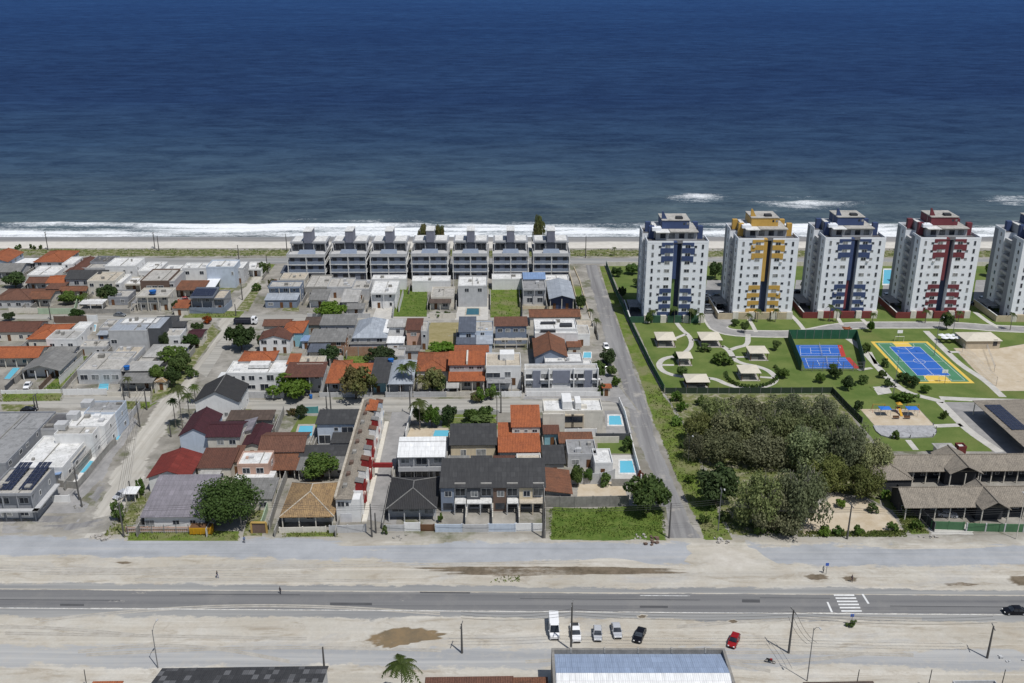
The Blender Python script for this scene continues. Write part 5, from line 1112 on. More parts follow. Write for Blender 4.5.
pool('small turquoise paddling pool behind the picket wall', [(112,440),(118,440),(124,430),(119,429)], deck='paving' if False else 'slab', dk=.8)
pool('turquoise pool behind the white two storey house', [(88,331),(95,331),(96,325),(90,325)], deck='slabwhite'); pool('curved blue slide pool by the gabled house', [(4,379),(10,379),(20,368),(13,368)], deck='slabgrey', dk=.6); pool('bright blue pool in the white modern yard', [(98,390),(108,390),(109,383),(100,383)], deck='slab', dk=.5)
# -- second block: along the west street, east side
r = house('two storey house with beige slab roof at the west street by the beach blocks', 268,300,287,281,6.2,'flat','slab','bluegrey',porch=1); wing(r,264,297,300,294,3.2,'shed_f','fsteel','bluegrey')
house('pale flat slab house left of the first beach block', 280,305,279,273,4.4,'flat','slabbeige','offwhite')
house('concrete roofed narrow house before the first beach block', 305,327,287,275,4.2,'flat','slab','concrete'); house('low house with grey slab roof and white porch behind the round street tree', 308,327,300,291,3.4,'shed_f','fgrey','white',porch=1.5)
house('house with raw concrete roof and dark sheet patch before the second beach block', 327,352,287,278,4.4,'flat','slab','palegrey'); house('small house with grey sheet roof and white front posts', 340,358,302,291,3.4,'shed_f','fpale','white',porch=1.5); house('narrow concrete house with window strip left of the white driveway house', 352,369,289,280,4.6,'flat','slab','palegrey')
house('white two storey house with white roof behind a paved driveway', 371,396,293,281,6.3,'flat','slabwhite','white',porch=1.2,st=2)
r = house('house with grey slab and brown porch roof right of the tall grass lot', 431,454,297,287,4.0,'flat','slab','offwhite'); wing(r,429,451,303,297,3.0,'shed_f','fbrown','offwhite',porch=1.5)
r = house('grey three storey townhouse with twin windows behind a tiled driveway', 458,487,286,276,8.2,'flat','slabwhite','palegrey',wins=[(.3,6.6,1.5,1.4),(.75,6.6,1.5,1.4)]); wing(r,458,487,293,290,5.2,'canopy','fpanel','grey',walls=False)
for a, b, f, k, t in ((493,522,282,276,'third'),(546,568,282,276,'last'),(458,488,281,275,'fifth'),(412,449,284,276,'fourth'),(372,406,280,275,'second')):
    pass
house('plain white garage block between grass lot and beach blocks', 492,522,279,274,4.4,'flat','slabwhite','white',wins=[]); house('plain white garage block behind the grey gabled hall', 545,569,280,275,4.4,'flat','slabwhite','white',wins=[]); house('plain white garage block behind the overgrown lot', 412,450,281,276,4.4,'flat','slabwhite','white',wins=[]); house('plain white garage block behind the white driveway house', 372,406,279,275,4.4,'flat','slabwhite','white',wins=[])
r = house('two storey house with blue sheet roof strips and grey terrace', 523,546,289,280,6.2,'flat','slabgrey','palegrey',porch=1.0,wins=[(.3,4.5,1.8,1.2),(.75,4.5,1.8,1.2),(.3,1.5,2,1.8),(.75,1.5,2,1.8)]); wing(r,523,546,279,273.5,6.8,'shed_f','fpanel','palegrey',wins=[])
house('hall with pale blue gabled sheet roof and navy front', 549,575,299,281,4.4,'gable_y','fsteel','navy',porch=1.2)
house('long rust orange tile roof house behind the white flat roofed complex', 529,581,317,309,3.6,'gable_x','rust','offwhite')
pool('dark teal patio pool before the grey three storey townhouse', [(466,315),(479,315),(479,308.5),(467,308.5)], 'pooldark', 'slabbeige', .8)
ywall('white front wall with shrubs before the brown porch roof', [(430,318),(456,318)], 1.8, 'offwhite'); ywall('grey front wall below the round street tree', [(308,318),(370,318)], 1.7, 'palegrey'); ywall('cream picket wall before the blue roofed two storey house', [(522,309),(552,309)], 1.2, 'cream')
ywall('dark wall right of the dry grass lot', [(522,317),(522.5,289)], 2, 'darkgrey'); ywall('grey wall along the overgrown lot', [(393,318),(397,289)], 2, 'palegrey')
# -- third block between the cross streets
r = house('house with orange roof and dark brown wings by the west street corner', 262,290,326,319,4.6,'gable_x','brown','offwhite'); wing(r,281,303,333,321,5.0,'hip','orange','cyanwall'); wing(r,258,290,340,331,4.8,'gable_y','redbrown','white')
house('long two storey house with grey sheet roof and small blue windows', 319,355,325,316,6.0,'shed_f','fgrey','palegrey')
house('house with grey sheet roof left of the silver hipped roof', 308,345,342,331,4.8,'shed_f','fgrey','brick'); house('house with dark solar roof below the grey sheet roofs', 307,328,352,343,3.8,'shed_f','fslate','offwhite',porch=1)
r = house('large house with silver hipped sheet roof and a white side slope', 352,387,338,320,5.0,'hip','fsteel','palegrey',rh=3.2); wing(r,372,388,333,320,5.6,'shed_r','fwhite','white',wins=[]); wing(r,349,386,344,338,3.4,'shed_f','fgrey','palegrey')
ywall('raw brick wall behind the green bush', [(344,356),(388,356)], 3.2, 'brick', pillars='concrete')
r = house('house with pale blue sheet roofs in two steps', 387,405,327,320,6.2,'shed_f','fpale','white'); wing(r,386,404,343,337,3.4,'shed_f','fwhite','white')
r = house('narrow house with brown tile roof and raw brick front', 405,422,330,320,6.4,'shed_f','redbrown','pinkwall'); wing(r,421,427,331,321,6.6,'flat','slab','palegrey')
r = house('white long two storey house with white roof and an orange rear roof', 226,286,373,361,6.2,'flat','slabwhite','white',wins=[(.12,4.6,.9,1.2),(.28,4.6,.9,1.4),(.42,4.6,1.6,1.4),(.57,4.6,.9,.8),(.73,4.6,2,1.8),(.12,1.6,1.6,1.2),(.4,1.7,2.4,1.2),(.62,1.6,2.4,2),(.88,1.6,1.6,1.2)]); wing(r,238,274,361,351,6.8,'hip','orange','white',wins=[])
wing(r,228,283,381.5,379.5,3.2,'canopy','slabwhite','white',walls=False)
MB().box(-3,3,-1,2.5,6.2,7.2).build('roof_box', 'slabwhite', r)
house('small white hipped canopy on posts beside the white long house', 216,231,380,372,3.2,'hip','fwhite','white',walls=False,name='canopy',cat='canopy')
r = house('two storey house with brown tile roof behind the bright green tree', 283,323,377,364,6.2,'shed_f','redbrown','palegrey',porch=3); wing(r,297,323,364,356,6.8,'flat','slabbeige','offwhite',wins=[]); wing(r,286,298,364,355,6.8,'shed_f','orange','offwhite',wins=[])
r = house('house with bright orange tile roof half hidden by the olive tree', 325,369,383,366,4.2,'shed_f','orange','white',porch=3); wing(r,331,351,367,360,4.8,'hip','terra','offwhite',wins=[])
house('narrow house with dark sheet roof and white skylights', 369,388,383,361,4.6,'shed_f','fdark','cyanwall',porch=3)
house('house with blue grey hipped roof and dark porch by the cross street', 387,413,384,360,4.2,'hip','fsteel','palegrey',porch=3,rh=1.8)
house('house with broad terracotta roof behind the palms', 415,449,371,352,3.6,'hip','terra','offwhite')
r = house('twin townhouse with navy sheet roofs and a pale blue sheet awning', 458,476,332,319,6.0,'shed_f','fslate','paleblue'); wing(r,456,476,344,334,3.6,'shed_f','fslate','paleblue'); wing(r,475,493,331,321,5.4,'flat','slab','paleblue'); wing(r,474,493,344,334,3.4,'shed_f','fsteel','paleblue')
r = house('twin blue grey townhouses with dark tile roofs and patterned terrace', 494,528,326,318,6.6,'shed_f','brown','bluegrey',wins=[(.15,4.9,1.5,1.1),(.4,4.9,1.5,1.1),(.65,4.9,1.5,1.1),(.86,4.9,1.5,1.1),(.3,1.5,2,1.5),(.75,1.5,2,1.5)]); wing(r,494,528,340,338,3.2,'canopy','slabbeige','palegrey',walls=False)
r = house('white flat roofed complex with black roof openings', 535,577,329,319,7.0,'flat','slabwhite','white',wins=[(.15,2,1.4,1.2),(.85,2,1.4,1.2)]); wing(r,535,578,333,331,6.6,'flat','slabwhite','white',wins=[]); wing(r,577,590,334,325,4.2,'flat','slab','white')
for u, v, a, b in ((548,323,5,1.2),(548,331,5,1.0),(566,325,4,2.5)): q = local(r,u,v,7); MB().box(q.x-a/2,q.x+a/2,q.y-b/2,q.y+b/2,6.6,7.35).build('skylight', 'shed_dark', r)
house('house with rust orange gabled tile roof facing the street', 534,568,357,338,4.4,'gable_y','rust','bluegrey',rh=2.6); house('low white block right of the rust gabled house', 545,583,362,353,4.2,'flat','slabwhite','palegrey',wins=[(.2,2,1,1)])
r = house('twin orange townhouses stepping down in three tile roofs', 448,486,365,353,6.4,'shed_f','orange','palegrey',wins=[(.2,5.3,1.6,.8),(.35,5.3,1.4,.8),(.62,5.3,1.4,.8),(.85,5.3,1.4,.8)]); wing(r,454,489,352,346,6.8,'shed_f','terra','offwhite',wins=[]); wing(r,448,485,381,372,3.6,'shed_f','orange','offwhite',porch=2)
W_, D_, H_ = r['_dims']; MB().box(-.25,.25,-D_/2-.3,D_/2,6.5,7.6).build('party_wall', 'offwhite', r)
r = house('white modern townhouse with roof terrace box and wood panel', 486,521,366,353,7.4,'flat','slabbeige','white',wins=[(.2,4.4,4.2,1.6),(.78,1.2,1.2,2.2,'d'),(.3,1.3,5,2.4,'g'),(.62,4.6,1.7,1.7)],gd='gategrey',dk='wood'); 
q = local(r,507,358,7); MB().box(q.x-2.2,q.x+2.2,q.y-2,q.y+2,7,9.0).build('stair_box', 'white', r); wing(r,487,512,383,378,3.3,'canopy','slabgrey','palegrey',walls=False)
# white apartments with dark panels
r = house('white apartment row with three dark tiled stripes and dark windows', 525,598,369,364,7.0,'flat','slab','white',wins=[])
W_, D_, H_ = r['_dims']; Y = -D_/2
for cx_ in (-.34,0,.37):
    w = 5.2 if cx_ == 0 else 2.3
    MB().box(cx_*W_-w/2,cx_*W_+w/2,Y-.35,Y-.02,1.0 if cx_ else 2.6,6.6).build('dark_panel', 'slate', r)
    for z in (1.5,4.7):
        for s in (-1,1):
            window(r, cx_*W_+s*(w/2+1.15), Y-.03, z, 1.6, 1.2, 'f', 'darkframe'); MB().box(cx_*W_+s*(w/2+1.2)-1.3,cx_*W_+s*(w/2+1.2)+1.3,Y-.9,Y-.03,z-1.0,z-.75).build('balcony', 'white', r)
for x in (-.5,-.17,.17,.5): MB().box(x*W_-.15,x*W_+.15,Y-1.0,Y+.02,0,7.3).build('pillar', 'white', r)
MB().box(-W_/2,W_/2,Y-1.6,Y-1.4,0,1.5).build('front_wall', 'white', r)
pool('blue raised pool right of the low white block', [(583,358),(591,358),(591,352.5),(584,352.5)], 'pool', 'slabwhite', .6)
house('small orange tiled kiosk beside the white apartment row', 602,612,388,384,2.8,'shed_f','orange','offwhite')
# -- fourth block between cross street and avenue, west part
house('white gabled house with dark grey tile roof by the west street palms', 193,239,402,384,5.6,'gable_y','black','white',rh=3.2,wins=[(.7,1.6,1.0,1.1)])
r = house('two storey house with wine red hipped roof and white street gable', 205,240,437,421,6.2,'gable_x','wine','offwhite',wins=[(.4,4.5,1.6,1.2),(.78,4.5,1.6,1.2),(.3,1.5,1.4,1.1),(.6,1.5,1.4,1.1),(.86,1.5,1.4,1.1)]); wing(r,178,210,436,414,6.0,'gable_y','wine','paleblue',wins=[],rh=2.2)
house('house with patched lilac sheet roof beside the wine red roof', 238,252,433,420,4.4,'shed_l','flilac','offwhite',rh=1.0)
house('low house with wine brown tile roof behind the brown tiled house', 241,264,446,425,3.6,'gable_y','wine','offwhite')
house('roofless grey walled annex with dark sheet roof by the pool', 226,272,420,411,3.6,'shed_f','fbrown','concrete')
r = house('house with bright red sheet roof and white street gable', 146,190,478,454,4.0,'gable_y','fred','white',rh=1.9); wing(r,196,231,468,450,3.8,'shed_f','redbrown','offwhite'); wing(r,198,219,476,470,3.0,'shed_f','fpale','offwhite',porch=1.2)
house('long house with lilac grey fibre cement roof facing the avenue', 140,206,517,484,3.5,'shed_f','flilac','white',rh=2.6,wins=[(.08,1.2,2.0,2.2),(.52,1.7,1.4,1.0),(.8,1.7,1.2,1.0)],ov=.7)
r = house('raw brick two storey house with white slab roofs beside the round tree', 237,268,464,451,6.4,'flat','slabwhite','pinkwall',wins=[(.28,4.6,1.7,1.4),(.72,4.6,1.7,1.4)],par=.42); wing(r,234,273,479,471,3.6,'canopy','slabwhite','offwhite',wins=[]); wing(r,236,272,499,480,3.2,'shed_f','fgrey','offwhite')
house('house with big brown tile roof in the middle of the west block', 257,304,452,432,4.0,'gable_x','brown','offwhite'); house('open yard shelter with rusty brown roof and blue barrel beneath', 262,296,470,455,2.9,'shed_f','rust','brownwall',porch=2.5)
r = house('blue grey two storey house with dark roof beside the garden pool', 315,356,424,411,6.2,'shed_f','fdark','paleblue',wins=[(.5,4.5,1.0,1.0),(.18,1.5,3.0,2.4),(.5,1.4,.8,1.8),(.8,4.3,3,1.5)]); wing(r,330,356,443,432,3.2,'shed_f','fdark','palegrey')
house('long low house with dark sheet roof behind the bushy yard tree', 298,349,457,446,3.4,'shed_f','fdark','palegrey'); house('dark sheet roofed house touching the bushy yard tree', 296,346,470,458,3.2,'shed_f','fgrey','offwhite',porch=2)
house('house with yellowed hipped tile roof and dark veranda facing the avenue', 279,334,517,482,3.4,'hip','ochre','offwhite',porch=3,rh=3.0)
pool('blue garden pool with stone edge beside the two storey house', [(297,436),(312,436),(313,426),(300,426)], 'pool', 'stone', 1.2)
ywall('teal garden fence behind the pool lawn', [(300,413.5),(318,413)], 2.0, 'teal'); ywall('grey wall left of the pool garden', [(276,437),(284,415)], 2.6, 'concrete'); ywall('long grey wall between brick house and yellowed hipped roof', [(270,530),(279,500),(296,455),(300,445)], 2.6, 'concrete'); ywall('weathered wall right of the white slab brick house', [(262,528),(274,492),(276,478)], 2.0, 'greenwall')
ywall('pink front wall of the lilac roofed house on the avenue', [(127,532),(190,532)], 1.3, 'pinkwall'); ywall('white front railing wall of the yellowed hipped house', [(280,533),(326,532)], 1.4, 'offwhite'); ywall('grey front wall below the white row house end', [(330,533),(366,532)], 1.9, 'palegrey')
# row house with red balconies, running away from the avenue
def row_house():
    a, b = G(337,523), G(362,523); far = G(378,421); H = 6.3; Wd = b.x-a.x; mid = (a+b)/2; L = far.y-a.y
    r = thing('row_house', 'long white row of townhouses with red balconies along the driveway', 'row house', mid, ROT); w = Wd/2; m_ = w*.25
    MB().box(-w,m_,.4,L,0,H-.2).build('wall', 'white', r)
    MB().slab([(-w-.15,-.1,H),(-w*.30,2.2,H+.9),(-w*.30,L,H+.9),(-w-.15,L,H),(m_+.2,-.1,H),(m_+.2,L,H)], [(0,1,2,3),(1,4,5,2),(0,4,1)], .14).build('roof', 'shingle_y', r)
    MB().box(-w-.32,-w+.25,.2,L,H+.12,H+.55).build('roof_parapet', 'slabbeige', r)
    n = 9; s = (L-3.5)/n
    MB().box(m_+.003,w-.3,.4,3.2,0,H-.4).build('end_bay', 'white', r); MB().box(w-.05,w+1.1,.0,L-1,0,.35).build('front_step', 'offwhite', r)
    for i in range(n):
        y = 3.4+i*s; red = 'redpaint' if i < 7 else 'paleblue'; rc_ = ('fgrey_y','shingle_y','brown_y')[i%3]
        MB().box(m_+.003,w-.9,y+.1,y+s-.1,0,3.1).build('lower_bay', 'offwhite' if i%2 else 'white', r)
        MB().box(m_+.003,w,y+.1,y+s-.1,3.102,3.3).build('balcony', 'offwhite', r); MB().box(w-.14,w,y+.12,y+s*.62,3.302,4.3).build('balcony_rail', red, r)
        MB().box(m_+.003,w-.5,y+s*.62,y+s-.12,3.302,H+.3).build('upper_bay', red if i%2 == 0 else 'white', r)
        MB().slab([(m_,y+s*.6,H+.75),(w-.2,y+s*.6,H+.35),(w-.2,y+s-.05,H+.35),(m_,y+s-.05,H+.75)], [(0,1,2,3)], .12).build('bay_roof', rc_, r)
        MB().box(m_,w+.15,y-.1,y+.06,0,H+.2).build('party_wall', 'redpaint' if i in (1,3,4) else 'white', r)
        window(r, m_+.005, y+s*.35, 4.7, 1.2, 1.6, 'r', 'frame'); window(r, w-.897, y+s*.3, 1.4, 1.2, 1.4, 'r', 'frame'); door(r, w-.897, y+s*.75, .36, .9, 2.1, 'r', 'doorwood')
        MB().box(-w*.55,-w*.55+.9,y+.4,y+1.5,H+.55,H+1.5).build('roof_box', 'brownwall' if i%3 else 'concrete', r)
    window(r, -w*.6, .398, 4.7, 1.5, 1.3, 'f'); window(r, -w*.1, .398, 4.7, .7, 1.0, 'f'); garage(r, -w*.25, .398, 0, 2.6, 2.3)
    MB().slab([(-w*.5,L*.84,H+1.05),(w*.6,L*.84,H+1.0),(w*.6,L*.96,H+1.0),(-w*.3,L*.96,H+1.5)], [(0,1,2,3)], .14).build('orange_roof', 'orange', r)
    return r
row_house()
def gate_arch():
    a, b = G(374,478), G(393,478); r = thing('gate_arch', 'dark red gate beam spanning the narrow driveway', 'gate', (a+b)/2); w = (b.x-a.x)/2
    MB().box(-w,w,-.35,.35,3.1,4.2).build('beam', 'redpaint', r)
    for s in (-1,1): MB().box(s*w-.25,s*w+.25,-.3,.3,0,3.1).build('post', 'offwhite', r)
gate_arch()
# -- fourth block, centre
r = house('house with broad white metal roof and balcony above dark garages', 397,445,457,442,6.6,'shed_f','fwhite','palegrey',porch=1.2,rh=1.5,wins=[(.14,4.9,2.0,1.3),(.5,4.7,2.6,1.8),(.86,4.9,2.0,1.3),(.14,1.3,2.6,2.2),(.38,1.3,2.6,2.2),(.62,1.3,2.6,2.2),(.88,1.3,2,2.2)],ov=.25); wing(r,399,447,442,437,7.6,'shed_b','fdark','palegrey',wins=[])
W_, D_, H_ = r['_dims']; MB().box(-W_/2,W_/2,-D_/2-1.0,-D_/2+1.2,3.0,3.3).build('balcony', 'palegrey', r); MB().box(-W_/2,W_/2,-D_/2-1.0,-D_/2-.88,3.3,4.2).build('balustrade', 'palegrey', r)
house('black tiled hipped house with white carport front on the avenue', 386,437,509,477,3.6,'hip','black','palegrey',porch=2.2,rh=2.2,wins=[(.2,1.9,3,1.0),(.55,1.9,2.6,1.0),(.85,1.6,2,1.6)])
house('house with dark weathered tile roof behind the garden shrubs', 449,497,445,428,3.8,'shed_f','fdark','cream',wins=[(.28,1.4,1.3,1.6),(.68,1.2,2.4,2.2)],rh=1.4)
r = house('large orange tiled house with an upper storey and arched windows', 498,541,452,433,3.8,'shed_f','orange','offwhite',rh=1.8,wins=[(.2,1.3,2.4,2),(.5,1.3,2.4,2)]); wing(r,511,541,427,410,7.0,'shed_f','orange','offwhite',rh=1.6,wins=[(.18,5.7,1.2,.8),(.5,5.7,.8,.7),(.82,5.7,1.2,.8)]); wing(r,498,513,436,424,5.0,'shed_f','orange','offwhite',wins=[])
house('cream flat roofed annex before the large orange house', 517,541,461,454,3.2,'flat','slabbeige','white',wins=[])
for i, (a, b, rc_, wc_, lb) in enumerate(((447,470,'fgrey','grey','grey rear annex with grey roof behind the long dark roof'),(470,493,'fdark','palegrey','rear annex with black roof behind the long dark roof'),(493,516,'redbrown','offwhite','rear annex with brown tiled roof behind the long dark roof'))):
    house(lb, a+.5, b-.5, 462, 456, 3.0, 'shed_f', rc_, wc_)
def row_of_four():
    a, b = G(440,487,6.6), G(545,487,6.6); back = G(490,466,6.6); W_ = b.x-a.x; D = back.y-a.y; mid = (a+b)/2; r = thing('row_house', 'row of four coloured townhouses under one long dark roof', 'row house', (mid.x,mid.y+D/2,0), R(.4)); y = -D/2; H = 6.6
    MB().slab([(-W_/2-.2,y-.3,H),(W_/2+.2,y-.3,H),(W_/2+.2,D/2,H+2.2),(-W_/2-.2,D/2,H+2.2)], [(0,1,2,3)], .14).build('roof', 'fdark', r)
    MB().extr_x([(y+1.4,0),(D/2-.2,0),(D/2-.2,H+1.9),(y+1.4,H-.15)], -W_/2, W_/2).build('wall', 'palegrey', r)
    u = W_/4; mats = ('bluegrey','darkgrey','brownwall','cream'); mats2 = ('grey','grey','brownwall','beige')
    for i in range(4):
        x0 = -W_/2+i*u
        MB().box(x0+.1,x0+u*.52,y+.2,y+1.395,3.2 if i in (1,3) else 0,H+.1).build('bay', mats[i], r); window(r, x0+u*.3, y+.198, 4.7, 1.5, 1.4, 'f')
        MB().box(x0+u*.54,x0+u*.96,y+.9,y+1.39,H-.6,H+.45).build('front_parapet', 'concrete', r); window(r, x0+u*.75, y+1.398, 4.5, 2.2, 1.8, 'f', 'frame')
        aa, bb = (x0+.1, x0+u*.97) if i in (1,3) else (x0+u*.55, x0+u*.98)
        MB().box(aa,bb,y-1.5,y+1.3,2.95,3.2).build('canopy', 'slabwhite' if i < 3 else 'slabbeige', r)
        for x in ((x0+u*.55,x0+u*.97) if i not in (1,3) else (x0+.2,x0+u*.53,x0+u*.95)): MB().box(x-.12,x+.12,y-1.45,y-1.2,0,2.95).build('post', mats2[i] if i == 3 else 'palegrey', r)
        window(r, x0+u*.28, y+1.398 if i in (1,3) else y+.198, 1.4, 2.0, 1.5, 'f', 'darkframe'); door(r, x0+u*.76, y+1.398, .02, 1.8, 2.2, 'f', 'darkframe')
    for i in range(1,4): MB().box(-W_/2+i*u-.1,-W_/2+i*u+.1,y-6,y+1.3,0,2.2).build('party_wall', 'offwhite', r)
    return r
row_of_four()
for i, (x0, x1, y, lb, m) in enumerate(((436,462,532,'pale blue slatted front fence of the leftmost row townhouse','paleblue'),(463,488,532,'pale slatted front fence of the grey row townhouse','palegrey'),(489,515,531.5,'pale slatted front fence of the brown row townhouse','paleblue'),(516,543,531,'white slatted front fence of the cream row townhouse','white'))): ywall(lb, [(x0,y),(x1,y)], 2.0, m)
ywall('white wall with wooden gate before the black hipped house', [(385,531),(404,531)], 1.6, 'palegrey'); ywall('white gate leaf of the black hipped house', [(405,531),(420,531)], 2.2, 'white', name='gate', cat='gate'); ywall('brown wooden gate before the black hipped house', [(421,531),(434,531)], 1.7, 'wood', name='gate', cat='gate')
pool('turquoise rectangular pool behind the white metal roof', [(433,436.5),(448,436.5),(449,430.5),(435,430.5)], 'pool', 'slabbeige', .8)
ywall('white wall along the driveway left of the garden palms', [(406,437),(413,412)], 2.0, 'white'); ywall('low grey street wall by the garden trees', [(438,414),(498,414.5)], 1.3, 'palegrey'); ywall('grey front wall of the blue grey hipped house', [(386,397),(412,397)], 1.6, 'palegrey'); ywall('grey front wall below the terracotta roof', [(414,397),(446,397)], 1.7, 'palegrey'); ywall('pale front wall of the twin orange townhouses', [(447,397),(487,396.5)], 1.6, 'offwhite'); ywall('white front gate wall of the modern townhouse', [(489,397),(521,396.5)], 1.7, 'white'); ywall('low front wall of the white long house', [(228,398),(284,398)], 2.0, 'palegrey'); ywall('front wall behind the bright green and olive trees', [(320,397),(372,397)], 1.5, 'palegrey')
# -- fourth block, east part
r = house('white modern complex with stepped roof terraces above beige walls', 544,603,411,399,7.2,'flat','slabwhite','offwhite',wins=[]); wing(r,543,565,414,411,6.9,'flat','slabwhite','offwhite',wins=[]) ; W_, D_, H_ = r['_dims']
MB().box(-W_*.18,-W_*.02,-D_*.3,D_*.45,7.0,9.2).build('stair_box', 'white', r); MB().box(W_*.04,W_*.14,-D_*.3,D_*.3,7.0,8.8).build('stair_box', 'white', r)
for x in (-.10,.07): MB().box(x*W_-1.7,x*W_+1.7,-D_/2-.5,-D_/2-.02,.2,6.2).build('dark_recess', 'beige', r); window(r, x*W_, -D_/2-.502, 5.0, 2.6, 1.6, 'f', 'darkframe'); window(r, x*W_, -D_/2-.502, 1.6, 2.4, 1.8, 'f', 'darkframe')
MB().box(-W_/2,W_/2+4,-D_/2-5.0,-D_/2-4.8,0,1.9).build('garden_wall', 'offwhite', r)
house('small house with brown tiled roof beside the orange house', 543,560,434,423,3.4,'shed_f','redbrown','cyanwall'); house('low house with dark brown roof behind the grey terrace roof', 559,594,443,433,3.2,'shed_f','rust','offwhite')
house('house with dark grey roof and black solar collectors', 568,597,454,440,3.8,'flat','slabgrey','palegrey'); house('house with dark charcoal sheet roof next to the cream annex', 543,566,464,447,3.4,'shed_f','fdark','offwhite'); house('white square roof terrace house between lawn and pool', 595,613,463,449,3.8,'flat','slabwhite','white'); ywall('white raw yard wall left of the square roof terrace', [(568,484),(600,484),(614,480)], 3.0, 'palegrey')
house('barn with rusty brown tile roof at the corner of the grass lot', 544,573,494,470,3.2,'shed_r','rust','rawwall',rh=1.0)
ywall('stained grey wall behind the front grass lot', [(545,507),(575,507),(628,506)], 2.8, 'rawwall'); pool('bright blue rectangular pool by the east street', [(620,473),(635,473),(632,461),(620,461)], 'pool', 'slabwhite', 1.0); pool('jacuzzi pool with dark square tile in the white patio', [(609,425),(622,425),(620,416),(609,416)], 'pool', 'slabwhite', 1.0)
ywall('white patio wall along the east street', [(641,482),(633,452),(625,418),(619,404)], 2.0, 'white'); ywall('white lawn wall left of the square terrace', [(596,440),(630,440)], 2.0, 'darkgrey'); ywall('grey dirt lot wall along the east street', [(634,486),(612,486)], 2.0, 'concrete'); ywall('narrow wall at the west edge of the front grass lot', [(545,538),(545.5,509)], 2.0, 'rawwall')
# -- house furniture on roofs and in yards
water_tank(153,293,6.4,'bright blue water tank on the flat roof with columns',1.3,'bluetank'); water_tank(391,362,5.4,'blue water tank on the blue grey hipped house',.9); water_tank(127,369,4.4,'blue water tank beside the white modern house with pool',.9); water_tank(311,398,.2,'blue barrel under the bright green street tree',.5)
water_tank(272,463,.1,'blue plastic barrel lying in the rusty shelter yard',.7)
# ================================================================ beach blocks, towers
proto = None; names = ['leftmost','second','third','middle','fifth','sixth','last']
for i, (x0, x1, by) in enumerate(((289,326,280.5),(331,367,280),(371,407,280),(412,448,279.5),(453,488,279.5),(493,528,279.5),(533,569,279.5))):
    lb = ['grey three storey beach block with glazed corner, first beside the west street','grey white slabbed beach block, second from the west street','grey beach block with a blue curtain on its right terrace, third from the west street','grey white slabbed beach block in the middle of the seven','grey beach block behind the three storey townhouse, third from the east street','grey beach block with tan upper terraces, second from the east street','grey beach block beside the east street with a tall casuarina behind'][i]
    if proto is None: proto = triplex(); o = proto
    else: o = copy_tree(proto)
    m = (G(x0,by)+G(x1,by))/2; o.location = (m.x, m.y+8.75, 0); o.rotation_euler = (0,0,R(.6)); s = (G(x1,by).x-G(x0,by).x)/14.6; o.scale = (s*.97,1,1); o['label'] = lb; o['group'] = 'beach front blocks'
tower('white tower with blue bands and a green base, nearest the east street', 643.7,703,322,'tblue','tgreen','green')
tower('white tower with yellow bands and a beige base', 731,791.5,318.5,'tyellow','lowbeige','')
tower('white tower with blue bands and a red base', 815.8,876,317.5,'tblue','lowred','red')
tower('white tower with dark red bands and a red base', 907.7,969,317.5,'tred','lowred','red2')
tower('white tower with blue bands and a beige base cut by the right edge', 1006.5,1071,321,'tblue','lowbeige','')
# ================================================================ condominium grounds
def kiosk(label, x0, x1, yf, yb, flat_=False):
    mid, W_, D = frame_of(x0,x1,yf,yb,2.7); W_ *= .86; D *= .84; r = thing('kiosk', label, 'kiosk', mid, R(.3), 'garden kiosks of the condominium'); x, y = W_/2, D/2
    rh = .35 if flat_ else 1.0
    MB().slab([(-x,-y,2.7),(x,-y,2.7),(x,y,2.7),(-x,y,2.7),(0,0,2.7+rh)], [(0,1,4),(1,2,4),(2,3,4),(3,0,4)], .12).build('roof', 'canvas', r)
    for a in (-1,1):
        for b in (-1,1): MB().box(a*(x-.5)-.09,a*(x-.5)+.09,b*(y-.5)-.09,b*(y-.5)+.09,0,2.68).build('post', 'wood', r)
    MB().box(-x+.6,x-.6,y-1.6,y-.7,0,2.2).build('back_wall', 'wood' if not flat_ else 'offwhite', r); MB().box(-x+.7,-.2,-y+.9,-y+1.4,0,1.0).build('counter', 'stone', r); MB().box(-x+.1,x-.1,-y+.1,y-.1,0,.06).build('floor', 'stone', r)
    t = MB().box(.4,x-.8,-.5,.4,.70,.76).build('table', 'stone', r); MB().box(.9,1.1,-.1,.1,.06,.7).build('leg', 'stone', t)
for a in ((656,679,341,331,'white pyramid roofed garden kiosk nearest the east street'),(700,725.5,341,331,'white pyramid roofed garden kiosk beside the private road bend'),(749,772,354,345,'cream flat roofed garden kiosk near the tennis courts',True),(678,695,359,351,'small cream roofed garden kiosk inside the left ring path',True),(740,764,374,364,'white flat roofed garden kiosk inside the right ring path',True),(685,713,383,373,'cream pyramid roofed garden kiosk beside the dark fence')):
    kiosk(a[4],a[0],a[1],a[2],a[3],len(a) > 5)
slat_fence('dark green screen fence along the east street verge', [(606,266),(616,293),(633,331),(650,366),(664,392)], 2.2, 'greentarp')
slat_fence('dark fence between condominium lawn and the wood', [(665,393.5),(750,393.5),(832,393),(846,408),(862,424)], 1.9, 'greendark')
ywall('cream beach side wall of the condominium', [(608,266),(1164,266)], 1.8, 'offwhite')
slat_fence('dark green screen round the back and sides of the tennis courts', [(801,371),(788,339),(856,339),(864,371)], 3.4, 'greentarp'); slat_fence('see-through wire fence at the near side of the tennis courts', [(802,371.3),(863,371.3)], 3.2, 'metalpole', seethru=True)

